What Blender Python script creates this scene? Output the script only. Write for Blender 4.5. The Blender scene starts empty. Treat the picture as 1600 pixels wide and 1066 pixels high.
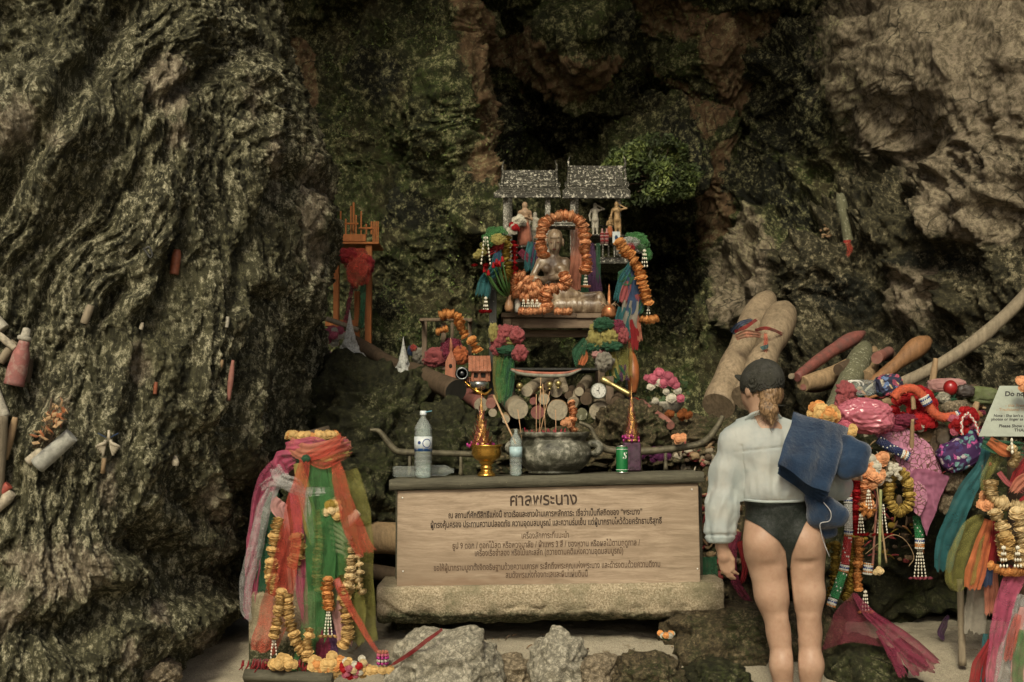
import bpy, math, random
import numpy as np
from mathutils import Vector, Matrix, Euler
sc = bpy.context.scene
COL = sc.collection
rnd = random.Random(7)
R = math.radians
# ---------------------------------------------------------------- camera
PITCH = math.atan(137/2222)
CAMZ = 1.0
cam = bpy.data.objects.new('camera', bpy.data.cameras.new('camera')); COL.objects.link(cam)
cam.location = (0, 0, CAMZ); cam.rotation_euler = (R(90)+PITCH, 0, 0)
cam.data.lens = 50; cam.data.sensor_width = 36; cam.data.clip_end = 500
cam.data.dof.use_dof = True; cam.data.dof.focus_distance = 6.6; cam.data.dof.aperture_fstop = 4.5
sc.camera = cam
# ---------------------------------------------------------------- world, sun, exposure
w = bpy.data.worlds.new('World'); sc.world = w; w.use_nodes = True
wt = w.node_tree; bg = wt.nodes['Background']
sky = wt.nodes.new('ShaderNodeTexSky'); sky.sky_type = 'NISHITA'; sky.sun_disc = False
SUN_EL, SUN_AZ = R(40), R(192)
sky.sun_elevation = SUN_EL; sky.sun_rotation = SUN_AZ; sky.dust_density = 6; sky.air_density = 1.0; sky.ozone_density = 0.4
wt.links.new(sky.outputs[0], bg.inputs[0]); bg.inputs[1].default_value = 0.09
sun = bpy.data.objects.new('sun', bpy.data.lights.new('sun', 'SUN')); COL.objects.link(sun)
sun.data.energy = 2.3; sun.data.angle = R(14); sun.data.color = (1.0, 0.93, 0.70)
sd = Vector((math.sin(SUN_AZ)*math.cos(SUN_EL), math.cos(SUN_AZ)*math.cos(SUN_EL), math.sin(SUN_EL)))
sun.rotation_euler = (-sd).to_track_quat('-Z', 'Y').to_euler()
vs = sc.view_settings
vs.view_transform = 'Standard'; vs.look = 'None'; vs.exposure = 0.37; vs.gamma = 1
sc.cycles.use_denoising = True
sc.cycles.max_bounces = 6; sc.cycles.transparent_max_bounces = 12
# ---------------------------------------------------------------- placing: a photo pixel at distance Y
F = 50/36*1600
def P(px, py, Y):
    u = (px-800)/F; v = (533-py)/F
    dy = math.cos(PITCH)-v*math.sin(PITCH); dz = math.sin(PITCH)+v*math.cos(PITCH)
    t = Y/dy
    return Vector((u*t, Y, CAMZ+dz*t))
def S(n, Y): return n*Y/F
# ---------------------------------------------------------------- numpy noise
_rs = np.random.RandomState(11)
_perm = _rs.permutation(256).astype(np.int32); _perm = np.concatenate([_perm, _perm, _perm])
_g = _rs.normal(size=(256, 3)).astype(np.float32); _g /= np.linalg.norm(_g, axis=1)[:, None]
def gn(p):
    p = np.asarray(p, np.float32); i = np.floor(p).astype(np.int32); f = p-i; i &= 255
    u = f*f*f*(f*(f*6-15)+10); out = 0
    for dx in (0, 1):
        a = _perm[i[:, 0]+dx]; wx = u[:, 0] if dx else 1-u[:, 0]
        for dy in (0, 1):
            b = _perm[a+i[:, 1]+dy]; wy = wx*(u[:, 1] if dy else 1-u[:, 1])
            for dz in (0, 1):
                g = _g[_perm[b+i[:, 2]+dz] & 255]
                wz = wy*(u[:, 2] if dz else 1-u[:, 2])
                out = out+wz*(g[:, 0]*(f[:, 0]-dx)+g[:, 1]*(f[:, 1]-dy)+g[:, 2]*(f[:, 2]-dz))
    return out*1.6
def fbm(p, o=4, lac=2.03, gain=.5):
    s = 0; a = 1
    for k in range(o): s = s+a*gn(p+k*17.3); p = p*lac; a *= gain
    return s
def ridged(p, o=4, lac=2.1, gain=.5):
    s = 0; a = 1; wgt = 1
    for k in range(o):
        n = 1-np.abs(gn(p+k*9.7)); n = n*n*wgt; wgt = np.clip(n*1.6, 0, 1); s = s+a*n; p = p*lac; a *= gain
    return s
# ---------------------------------------------------------------- meshes
def mesh_np(name, V, Fq, smooth=True):
    me = bpy.data.meshes.new(name); V = np.ascontiguousarray(V, np.float32); Fq = np.ascontiguousarray(Fq, np.int32)
    k = Fq.shape[1]; n = len(Fq)
    me.vertices.add(len(V)); me.vertices.foreach_set('co', V.ravel())
    me.loops.add(n*k); me.loops.foreach_set('vertex_index', Fq.ravel())
    me.polygons.add(n); me.polygons.foreach_set('loop_start', np.arange(0, n*k, k, dtype=np.int32))
    me.polygons.foreach_set('loop_total', np.full(n, k, np.int32))
    me.update(calc_edges=True)
    if smooth: me.polygons.foreach_set('use_smooth', np.ones(n, bool))
    return me
def grid_faces(nu, nv):
    i = np.arange(nu*nv).reshape(nv, nu)
    return np.stack([i[:-1, :-1], i[:-1, 1:], i[1:, 1:], i[1:, :-1]], -1).reshape(-1, 4)
def link(name, me, m=None, parent=None, loc=None):
    o = bpy.data.objects.new(name, me); COL.objects.link(o)
    if m is not None and me is not None and not me.materials: me.materials.append(m)
    if parent is not None: o.parent = parent
    if loc is not None: o.location = loc
    return o
def tag(o, label=None, cat=None, group=None, kind=None):
    if label: o['label'] = label
    if cat: o['category'] = cat
    if group: o['group'] = group
    if kind: o['kind'] = kind
    return o
def thing(name, label, cat, loc=(0, 0, 0), rot=(0, 0, 0), group=None):
    o = bpy.data.objects.new(name, None); COL.objects.link(o); o.location = loc; o.rotation_euler = rot
    o.empty_display_size = .05
    return tag(o, label, cat, group)
def copy_tree(o, parent=None):
    c = o.copy(); COL.objects.link(c)
    if parent is not None: c.parent = parent
    for ch in list(o.children): copy_tree(ch, c)
    return c
def vnoise(v, s=1.0):
    return np.array(v, np.float32)*s
class MB:
    """collects simple shapes, builds ONE mesh object"""
    def __init__(s): s.v = []; s.f = []; s.sm = []
    def add(s, vs, fs, smooth=True):
        b = len(s.v); s.v += [tuple(x) for x in vs]; s.f += [tuple(b+i for i in f) for f in fs]; s.sm += [smooth]*len(fs); return s
    def box(s, c, d, rot=None, bev=0.0, jit=0):
        x, y, z = (q/2 for q in d); M = (rot.to_matrix() if isinstance(rot, Euler) else (rot if rot else Matrix.Identity(3)))
        b = min(bev, x*.9, y*.9, z*.9); c = Vector(c)
        if b <= 0:
            vs = [Vector((sx*x, sy*y, sz*z)) for sz in (-1, 1) for sy in (-1, 1) for sx in (-1, 1)]
            fs = [(0, 2, 3, 1), (4, 5, 7, 6), (0, 1, 5, 4), (2, 6, 7, 3), (0, 4, 6, 2), (1, 3, 7, 5)]
        else:
            vs = []; idx = {}
            for sz in (-1, 1):
                for sy in (-1, 1):
                    for sx in (-1, 1):
                        for ax in range(3):
                            p = [sx*(x-b), sy*(y-b), sz*(z-b)]; p[ax] = (sx*x, sy*y, sz*z)[ax]
                            idx[(sx, sy, sz, ax)] = len(vs); vs.append(Vector(p))
            fs = []
            for ax in range(3):
                o1, o2 = [a for a in range(3) if a != ax]
                for sg in (-1, 1):
                    q = []
                    for (a, bb) in ((-1, -1), (1, -1), (1, 1), (-1, 1)):
                        k = [0, 0, 0]; k[ax] = sg; k[o1] = a; k[o2] = bb; q.append(idx[(*k, ax)])
                    if (sg > 0) != (ax == 1): fs.append(tuple(q))
                    else: fs.append(tuple(q[::-1]))
            for ax in range(3):
                o1, o2 = [a for a in range(3) if a != ax]
                for a in (-1, 1):
                    for bb in (-1, 1):
                        def K(sg, w):
                            k = [0, 0, 0]; k[ax] = sg; k[o1] = a; k[o2] = bb; return idx[(*k, w)]
                        fs.append((K(-1, o1), K(1, o1), K(1, o2), K(-1, o2)))
            for sx in (-1, 1):
                for sy in (-1, 1):
                    for sz in (-1, 1): fs.append(tuple(idx[(sx, sy, sz, a)] for a in range(3)))
        if jit: vs = [v+Vector([rnd.uniform(-jit, jit) for _ in range(3)]) for v in vs]
        return s.add([c+M @ v for v in vs], fs, False)
    def tube(s, pts, rad, n=10, cap=True, flat=1.0, wob=0):
        pts = [Vector(p) for p in pts]; m = len(pts)
        if not hasattr(rad, '__len__'): rad = [rad]*m
        vs = []; up = None
        for i, p in enumerate(pts):
            t = (pts[min(i+1, m-1)]-pts[max(i-1, 0)]).normalized()
            if up is None: up = Vector((0, 0, 1)) if abs(t.z) < .9 else Vector((0, 1, 0))
            a = t.cross(up)
            if a.length < 1e-5: a = t.orthogonal()
            a.normalize(); b = a.cross(t).normalized(); up = b
            for k in range(n):
                q = 2*math.pi*k/n; r = rad[i]*(1+(rnd.uniform(-wob, wob) if wob else 0))
                vs.append(p+a*math.cos(q)*r+b*math.sin(q)*r*flat)
        fs = [(i*n+k, i*n+(k+1) % n, (i+1)*n+(k+1) % n, (i+1)*n+k) for i in range(m-1) for k in range(n)]
        if cap:
            fs.append(tuple(range(n))[::-1]); fs.append(tuple(range((m-1)*n, m*n)))
        return s.add(vs, fs)
    def lathe(s, prof, c=(0, 0, 0), n=20, M=None, lobes=None):
        """prof: (r, z) from the bottom up"""
        c = Vector(c); vs = []
        for (r, z) in prof:
            for k in range(n):
                q = 2*math.pi*k/n; rr = r*(1+(lobes[1]*math.cos(lobes[0]*q) if lobes else 0))
                v = Vector((rr*math.cos(q), rr*math.sin(q), z)); vs.append(c+(M @ v if M else v))
        m = len(prof)
        fs = [(i*n+k, i*n+(k+1) % n, (i+1)*n+(k+1) % n, (i+1)*n+k) for i in range(m-1) for k in range(n)]
        if prof[0][0] > 1e-4 and abs(prof[0][1]-prof[1][1]) > 1e-6: fs.append(tuple(range(n))[::-1])
        if prof[-1][0] > 1e-4 and abs(prof[-1][1]-prof[-2][1]) > 1e-6: fs.append(tuple(range((m-1)*n, m*n)))
        return s.add(vs, fs)
    def ball(s, c, r, n=10, m=7, wob=0.0, M=None):
        if not hasattr(r, '__len__'): r = (r, r, r)
        c = Vector(c); vs = []
        for i in range(m+1):
            th = math.pi*i/m
            for k in range(n):
                q = 2*math.pi*k/n; f = 1+rnd.uniform(-wob, wob)
                v = Vector((r[0]*math.sin(th)*math.cos(q)*f, r[1]*math.sin(th)*math.sin(q)*f, -r[2]*math.cos(th)*f))
                vs.append(c+(M @ v if M else v))
        return s.add(vs, [(i*n+k, i*n+(k+1) % n, (i+1)*n+(k+1) % n, (i+1)*n+k) for i in range(m) for k in range(n)])
    def build(s, name, m, parent=None, loc=None, disp=None):
        me = bpy.data.meshes.new(name); me.from_pydata([tuple(v) for v in s.v], [], s.f)
        me.polygons.foreach_set('use_smooth', s.sm); me.update()
        return link(name, me, m, parent, loc)
# ---------------------------------------------------------------- signed-distance bodies (smooth one-piece meshes)
def cap(a, b, ra, rb=None, k=.02): return ('c', np.array(a, np.float32), np.array(b, np.float32), ra, ra if rb is None else rb, k)
def ell(c, r, k=.02, M=None): return ('e', np.array(c, np.float32), np.array(r, np.float32), M, 0, k)
def sdf_mesh(name, prims, h, cuts=(), warp=None, pad=.03):
    lo = np.full(3, 1e9); hi = -lo
    for q in prims:
        if q[0] == 'c': m_ = max(q[3], q[4]); lo = np.minimum(lo, np.minimum(q[1], q[2])-m_); hi = np.maximum(hi, np.maximum(q[1], q[2])+m_)
        else: m_ = max(q[2]) if q[3] is not None else q[2]; lo = np.minimum(lo, q[1]-m_); hi = np.maximum(hi, q[1]+m_)
    lo = lo-pad; hi = hi+pad; n = np.ceil((hi-lo)/h).astype(int)+1
    ax = [(lo[i]+np.arange(n[i])*h).astype(np.float32) for i in range(3)]
    D = np.full(n, .05, np.float32)
    def ev(q, sub):
        X = ax[0][sub[0]][:, None, None]; Y = ax[1][sub[1]][None, :, None]; Z = ax[2][sub[2]][None, None, :]
        if q[0] == 'c':
            a, b = q[1], q[2]; ab = b-a; L = float(ab@ab)+1e-12
            t = np.clip(((X-a[0])*ab[0]+(Y-a[1])*ab[1]+(Z-a[2])*ab[2])/L, 0, 1)
            return np.sqrt((X-a[0]-t*ab[0])**2+(Y-a[1]-t*ab[1])**2+(Z-a[2]-t*ab[2])**2)-(q[3]+(q[4]-q[3])*t)
        x, y, z = X-q[1][0], Y-q[1][1], Z-q[1][2]
        if q[3] is not None:
            M = np.array(q[3].transposed() if hasattr(q[3], 'transposed') else q[3], np.float32)
            x, y, z = (M[0, 0]*x+M[0, 1]*y+M[0, 2]*z, M[1, 0]*x+M[1, 1]*y+M[1, 2]*z, M[2, 0]*x+M[2, 1]*y+M[2, 2]*z)
        r = q[2]; k0 = np.sqrt((x/r[0])**2+(y/r[1])**2+(z/r[2])**2); k1 = np.sqrt((x/r[0]**2)**2+(y/r[1]**2)**2+(z/r[2]**2)**2)
        return k0*(k0-1)/(k1+1e-6)
    def bb(q, m):
        if q[0] == 'c': r_ = max(q[3], q[4])+m; l_ = np.minimum(q[1], q[2])-r_; h_ = np.maximum(q[1], q[2])+r_
        else: r_ = (max(q[2]) if q[3] is not None else q[2])+m; l_ = q[1]-r_; h_ = q[1]+r_
        i0 = np.clip(np.floor((l_-lo)/h).astype(int), 0, n); i1 = np.clip(np.ceil((h_-lo)/h).astype(int)+1, 0, n)
        return tuple(slice(i0[i], i1[i]) for i in range(3))
    for q in prims:
        s = bb(q, .05+q[5]); d = ev(q, s); o = D[s]; k = q[5]
        e = np.maximum(k-np.abs(d-o), 0)/k; D[s] = np.minimum(d, o)-e*e*k*.25
    for q in cuts:
        s = bb(q, .05); d = -ev(q, s); o = D[s]; k = q[5]
        e = np.maximum(k-np.abs(d-o), 0)/k; D[s] = np.maximum(d, o)+e*e*k*.25
    # surface nets
    sg = D < 0
    c = np.zeros(tuple(n-1), np.int8)
    for dx in (0, 1):
        for dy in (0, 1):
            for dz in (0, 1): c += sg[dx:n[0]-1+dx, dy:n[1]-1+dy, dz:n[2]-1+dz]
    act = (c > 0) & (c < 8); I = np.argwhere(act); idx = np.full(act.shape, -1, np.int32); idx[act] = np.arange(len(I))
    acc = np.zeros((len(I), 3), np.float32); cnt = np.zeros(len(I), np.float32)
    for axis in range(3):
        o1, o2 = [a for a in range(3) if a != axis]
        for a in (0, 1):
            for b in (0, 1):
                A = I.copy(); A[:, o1] += a; A[:, o2] += b; B = A.copy(); B[:, axis] += 1
                da = D[tuple(A.T)]; db = D[tuple(B.T)]; m = (da < 0) != (db < 0)
                t = np.where(m, da/(da-db+1e-12), 0); p = A.astype(np.float32); p[:, axis] += t
                acc[m] += p[m]; cnt[m] += 1
    V = lo+h*acc/cnt[:, None]; Fs = []
    for axis in range(3):
        o1, o2 = (axis+1) % 3, (axis+2) % 3
        sl = [slice(None)]*3; sl[axis] = slice(0, n[axis]-1); s2 = list(sl); s2[axis] = slice(1, n[axis])
        m = sg[tuple(sl)] != sg[tuple(s2)]; E = np.argwhere(m)
        E = E[(E[:, o1] > 0) & (E[:, o2] > 0)]
        E = E[(E[:, o1] < n[o1]-1) & (E[:, o2] < n[o2]-1)]
        q = []
        for (a, b) in ((1, 1), (0, 1), (0, 0), (1, 0)):
            T = E.copy(); T[:, o1] -= a; T[:, o2] -= b; q.append(idx[tuple(T.T)])
        q = np.stack(q, 1); ins = sg[tuple(E.T)]; q[~ins] = q[~ins][:, ::-1]; Fs.append(q[:, ::-1] if False else q)
    Fq = np.concatenate(Fs)
    if warp is not None: V = warp(V.astype(np.float32))
    return mesh_np(name, V, Fq)
# ---------------------------------------------------------------- materials
MATS = {}
def mat(name):
    m = bpy.data.materials.new(name); m.use_nodes = True; nt = m.node_tree
    b = nt.nodes['Principled BSDF']; b.inputs['Specular IOR Level'].default_value = .3
    return m, nt, b
def N(nt, t, **kw):
    n = nt.nodes.new(t)
    for k, v in kw.items():
        if k.startswith('i_'):
            k = k[2:]; k = int(k) if k.isdigit() else k.replace('_', ' ')
            n.inputs[k].default_value = v
        else: setattr(n, k, v)
    return n
def ramp(nt, src, stops, interp='LINEAR'):
    r = nt.nodes.new('ShaderNodeValToRGB'); cr = r.color_ramp; cr.interpolation = interp
    while len(cr.elements) < len(stops): cr.elements.new(.5)
    for e, (p, c) in zip(cr.elements, stops):
        e.position = p; c = (c, c, c) if not hasattr(c, '__len__') else c; e.color = (*c, 1)
    nt.links.new(src, r.inputs[0]); return r.outputs[0]
def mix(nt, f, a, b, mode='MIX'):
    m = nt.nodes.new('ShaderNodeMix'); m.data_type = 'RGBA'; m.blend_type = mode
    for s, v in ((m.inputs[0], f), (m.inputs[6], a), (m.inputs[7], b)):
        if hasattr(v, 'is_linked') or isinstance(v, bpy.types.NodeSocket): nt.links.new(v, s)
        elif hasattr(v, '__len__'): s.default_value = (*v, 1)
        else: s.default_value = v
    return m.outputs[2]
def coords(nt, scale=(1, 1, 1), rot=(0, 0, 0), warp=0, wscale=2, gen='Object'):
    tc = nt.nodes.new('ShaderNodeTexCoord'); out = tc.outputs[gen]
    if warp:
        nz = N(nt, 'ShaderNodeTexNoise', i_Scale=wscale, i_Detail=3.0); nt.links.new(out, nz.inputs['Vector'])
        sb = N(nt, 'ShaderNodeVectorMath', operation='MULTIPLY_ADD'); nt.links.new(nz.outputs['Color'], sb.inputs[0])
        sb.inputs[1].default_value = (warp,)*3; nt.links.new(out, sb.inputs[2]); out = sb.outputs[0]
    mp = nt.nodes.new('ShaderNodeMapping'); mp.inputs['Rotation'].default_value = rot; mp.inputs['Scale'].default_value = scale
    nt.links.new(out, mp.inputs[0]); return mp.outputs[0]
def noise(nt, vec, scale, detail=5, rough=.55, typ='FBM', out='Fac', dist=0):
    n = N(nt, 'ShaderNodeTexNoise', i_Scale=float(scale), i_Detail=float(detail), i_Roughness=rough, noise_type=typ, i_Distortion=float(dist))
    if vec is not None: nt.links.new(vec, n.inputs['Vector'])
    return n.outputs[out]
def bump(nt, b, src, strength=.5, dist=.02, prev=None):
    n = nt.nodes.new('ShaderNodeBump'); n.inputs['Strength'].default_value = strength; n.inputs['Distance'].default_value = dist
    nt.links.new(src, n.inputs['Height'])
    if prev is not None: nt.links.new(prev, n.inputs['Normal'])
    nt.links.new(n.outputs[0], b.inputs['Normal']); return n.outputs[0]
def simple(name, col, rough=.6, var=.25, vs=30, metal=0, bmp=.15, spec=.3, dark=None, trans=0, sss=0, gen='Object'):
    """a base colour with blotchy wear and fine relief"""
    if name in MATS: return MATS[name]
    m, nt, b = mat(name); v = coords(nt, gen=gen)
    n1 = noise(nt, v, vs, 5, .65)
    d = dark if dark else tuple(c*(1-var*1.6) for c in col); l = tuple(min(1, c*(1+var)) for c in col)
    cc = ramp(nt, n1, [(.3, d), (.5, col), (.72, l)])
    if not metal and rough > .3 and not sss: cc = mix(nt, ramp(nt, noise(nt, v, max(4, vs*.35), 6, .75), [(.46, 0), (.66, .6)]), cc, tuple(.45*c+.035 for c in col)); cc = mix(nt, ramp(nt, noise(nt, v, vs*3, 4, .8), [(.60, 0), (.68, .5)]), cc, (.16, .14, .10))
    nt.links.new(cc, b.inputs['Base Color'])
    b.inputs['Roughness'].default_value = rough; b.inputs['Metallic'].default_value = metal; b.inputs['Specular IOR Level'].default_value = spec
    if sss: b.inputs['Subsurface Weight'].default_value = sss; b.inputs['Subsurface Radius'].default_value = (.012, .006, .004)
    if bmp: bump(nt, b, noise(nt, v, vs*6, 4, .6), bmp, .004)
    if trans: b.inputs['Alpha'].default_value = 1-trans
    MATS[name] = m; return m
def cloth(name, col, alpha=1.0, sheen=.2, fold=40, tl=.35):
    """thin fabric: diffuse + translucent, weave relief, optional see-through"""
    if name in MATS: return MATS[name]
    m, nt, b = mat(name); v = coords(nt)
    n1 = noise(nt, v, 18, 4, .6); c = ramp(nt, n1, [(.25, tuple(x*.72 for x in col)), (.6, col), (.85, tuple(min(1, x*1.2+.01) for x in col))])
    nt.links.new(c, b.inputs['Base Color']); b.inputs['Roughness'].default_value = .7; b.inputs['Sheen Weight'].default_value = sheen
    b.inputs['Specular IOR Level'].default_value = .25
    bump(nt, b, noise(nt, coords(nt, (1, 1, .3)), 120, 3, .6), .15, .002)
    t = N(nt, 'ShaderNodeBsdfTranslucent'); nt.links.new(c, t.inputs[0])
    ms = N(nt, 'ShaderNodeMixShader'); ms.inputs[0].default_value = tl
    nt.links.new(b.outputs[0], ms.inputs[1]); nt.links.new(t.outputs[0], ms.inputs[2]); last = ms.outputs[0]
    if alpha < 1:
        tr = N(nt, 'ShaderNodeBsdfTransparent'); m2 = N(nt, 'ShaderNodeMixShader')
        fr = ramp(nt, noise(nt, v, 25, 3, .6), [(.3, max(0, alpha-.15)), (.7, min(1, alpha+.12))])
        nt.links.new(fr, m2.inputs[0]); nt.links.new(tr.outputs[0], m2.inputs[1]); nt.links.new(last, m2.inputs[2]); last = m2.outputs[0]
    nt.links.new(last, nt.nodes['Material Output'].inputs['Surface']); MATS[name] = m; return m
# ================================================================ SETTING: rock, cave, sand
def rock_mat(name, rot, stretch, cols, lich=.5, sc1=3.0, fine=60, moss=None, brown=None, bs=.5, attr=False):
    """weathered limestone. cols: dark, mid, light lichen; stretch: scale along the flow"""
    m, nt, b = mat(name)
    v = coords(nt, (1, 1, stretch), rot, .09, 2.2); vf = coords(nt, (1, 1, min(1, stretch**.5)), rot, .02, 9); v0 = coords(nt)
    big = noise(nt, v0, sc1*.6, 5, .6); md = noise(nt, v, sc1*5, 8, .74); gr = noise(nt, vf, fine*.55, 8, .82); fn = noise(nt, v0, fine*2.2, 5, .8)
    base = mix(nt, ramp(nt, md, [(.40, 0), (.60, 1)]), cols[0], cols[1])
    base = mix(nt, ramp(nt, gr, [(.48, 0), (.60, .75)]), base, tuple(c*2.1 for c in cols[1]))
    if brown:
        base = mix(nt, ramp(nt, noise(nt, v0, 2.2, 6, .7), [(.50, 0), (.60, .6)]), base, brown)
    if moss:
        mn = ramp(nt, noise(nt, v0, 2.6, 7, .7), [(.46, 0), (.58, 1)]); mf = ramp(nt, noise(nt, v0, 40, 5, .75), [(.42, 0), (.56, 1)])
        base = mix(nt, mix(nt, 1.0, mn, mf, 'MULTIPLY'), base, moss)
    if attr:                                                     # mineral stains, pale stone, and shade of hollows painted as dark patches
        at = N(nt, 'ShaderNodeAttribute', attribute_name='stain_and_shade'); sp = N(nt, 'ShaderNodeSeparateColor'); nt.links.new(at.outputs['Color'], sp.inputs[0])
        def brk(ch, lo, hi):
            q = N(nt, 'ShaderNodeMath', operation='MULTIPLY_ADD'); nt.links.new(noise(nt, v0, 9, 8, .75), q.inputs[0]); q.inputs[1].default_value = 1.1; nt.links.new(sp.outputs[ch], q.inputs[2]); return ramp(nt, q.outputs[0], [(lo, 0), (hi, 1)])
        base = mix(nt, brk(0, .92, 1.0), base, mix(nt, ramp(nt, md, [(.4, 0), (.6, 1)]), (.075, .048, .024), (.19, .120, .065)))
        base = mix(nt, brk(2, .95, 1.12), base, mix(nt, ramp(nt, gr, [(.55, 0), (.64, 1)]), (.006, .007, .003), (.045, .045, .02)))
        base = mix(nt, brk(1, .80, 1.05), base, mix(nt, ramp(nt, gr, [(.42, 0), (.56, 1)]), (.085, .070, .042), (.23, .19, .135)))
    ms = N(nt, 'ShaderNodeMath', operation='MULTIPLY_ADD'); nt.links.new(big, ms.inputs[0]); ms.inputs[1].default_value = .75; nt.links.new(md, ms.inputs[2])
    mk = ramp(nt, ms.outputs[0], [(.92-lich*.2, 0), (1.10-lich*.2, 1)])
    fk = ramp(nt, gr, [(.50, 0), (.57, 1)]); fk = mix(nt, 1.0, fk, ramp(nt, fn, [(.42, .15), (.58, 1)]), 'MULTIPLY')
    base = mix(nt, mix(nt, 1.0, mk, fk, 'MULTIPLY'), base, cols[2])
    base = mix(nt, mix(nt, 1.0, fk, ramp(nt, fn, [(.60, 0), (.66, .8)]), 'MULTIPLY'), base, cols[2])
    nt.links.new(base, b.inputs['Base Color'])
    nt.links.new(ramp(nt, gr, [(.3, .55), (.7, .95)]), b.inputs['Roughness']); b.inputs['Specular IOR Level'].default_value = .22
    vk = N(nt, 'ShaderNodeTexVoronoi', i_Scale=float(sc1*3.2), feature='DISTANCE_TO_EDGE'); nt.links.new(coords(nt, (1, 1, min(1, stretch*1.6)), rot, .06, 7), vk.inputs['Vector'])
    base = mix(nt, mix(nt, 1.0, ramp(nt, vk.outputs['Distance'], [(.012, .8), (.05, 0)]), ramp(nt, noise(nt, v0, 4, 4, .6), [(.45, 0), (.6, 1)]), 'MULTIPLY'), base, cols[0]); nt.links.new(base, b.inputs['Base Color'])
    p = bump(nt, b, md, bs, .05); p = bump(nt, b, gr, bs*1.4, .022, p)
    vo = N(nt, 'ShaderNodeTexVoronoi', i_Scale=float(fine*.5), feature='DISTANCE_TO_EDGE'); nt.links.new(coords(nt, (1, 1, stretch), rot, .025, 6), vo.inputs['Vector'])
    p = bump(nt, b, ramp(nt, vo.outputs['Distance'], [(0, 0), (.12, 1)]), bs*.45, .010, p)
    bump(nt, b, fn, bs*1.2, .008, p)
    return m
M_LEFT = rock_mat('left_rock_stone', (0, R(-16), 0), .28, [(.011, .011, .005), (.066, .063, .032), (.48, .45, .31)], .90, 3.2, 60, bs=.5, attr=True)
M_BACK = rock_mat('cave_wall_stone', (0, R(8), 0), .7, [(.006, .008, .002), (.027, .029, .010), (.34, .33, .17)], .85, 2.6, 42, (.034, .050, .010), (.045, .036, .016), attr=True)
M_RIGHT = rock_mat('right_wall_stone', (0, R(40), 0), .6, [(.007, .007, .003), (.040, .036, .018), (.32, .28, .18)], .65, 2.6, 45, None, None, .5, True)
M_MOUND = rock_mat('mound_stone', (0, 0, 0), 1, [(.007, .008, .003), (.024, .024, .010), (.20, .19, .11)], .15, 3.0, 50, (.035, .042, .012))
M_STONE = rock_mat('pale_boulder_stone', (0, 0, 0), 1, [(.15, .14, .105), (.30, .28, .215), (.55, .51, .41)], .6, 6.0, 90)
M_STONE2 = rock_mat('brown_boulder_stone', (0, 0, 0), 1, [(.020, .017, .009), (.085, .066, .036), (.28, .23, .14)], .35, 6.0, 90, (.045, .05, .018))

def seg_dist(px, pz, line):
    d = np.full(px.shape, 1e9, np.float32)
    for (a, b) in zip(line[:-1], line[1:]):
        ax, az = a; bx, bz = b; L = (bx-ax)**2+(bz-az)**2+1e-9
        t = np.clip(((px-ax)*(bx-ax)+(pz-az)*(bz-az))/L, 0, 1)
        d = np.minimum(d, np.hypot(px-ax-t*(bx-ax), pz-az-t*(bz-az)))
    return d
def to_xz(pl, Y): return [(P(x, y, Y).x, P(x, y, Y).z) for x, y in pl]

def topx2(x, y, z):
    z = z-CAMZ; dp = y*math.cos(PITCH)+z*math.sin(PITCH); return 800+F*x/dp, 533-F*(-y*math.sin(PITCH)+z*math.cos(PITCH))/dp
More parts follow.
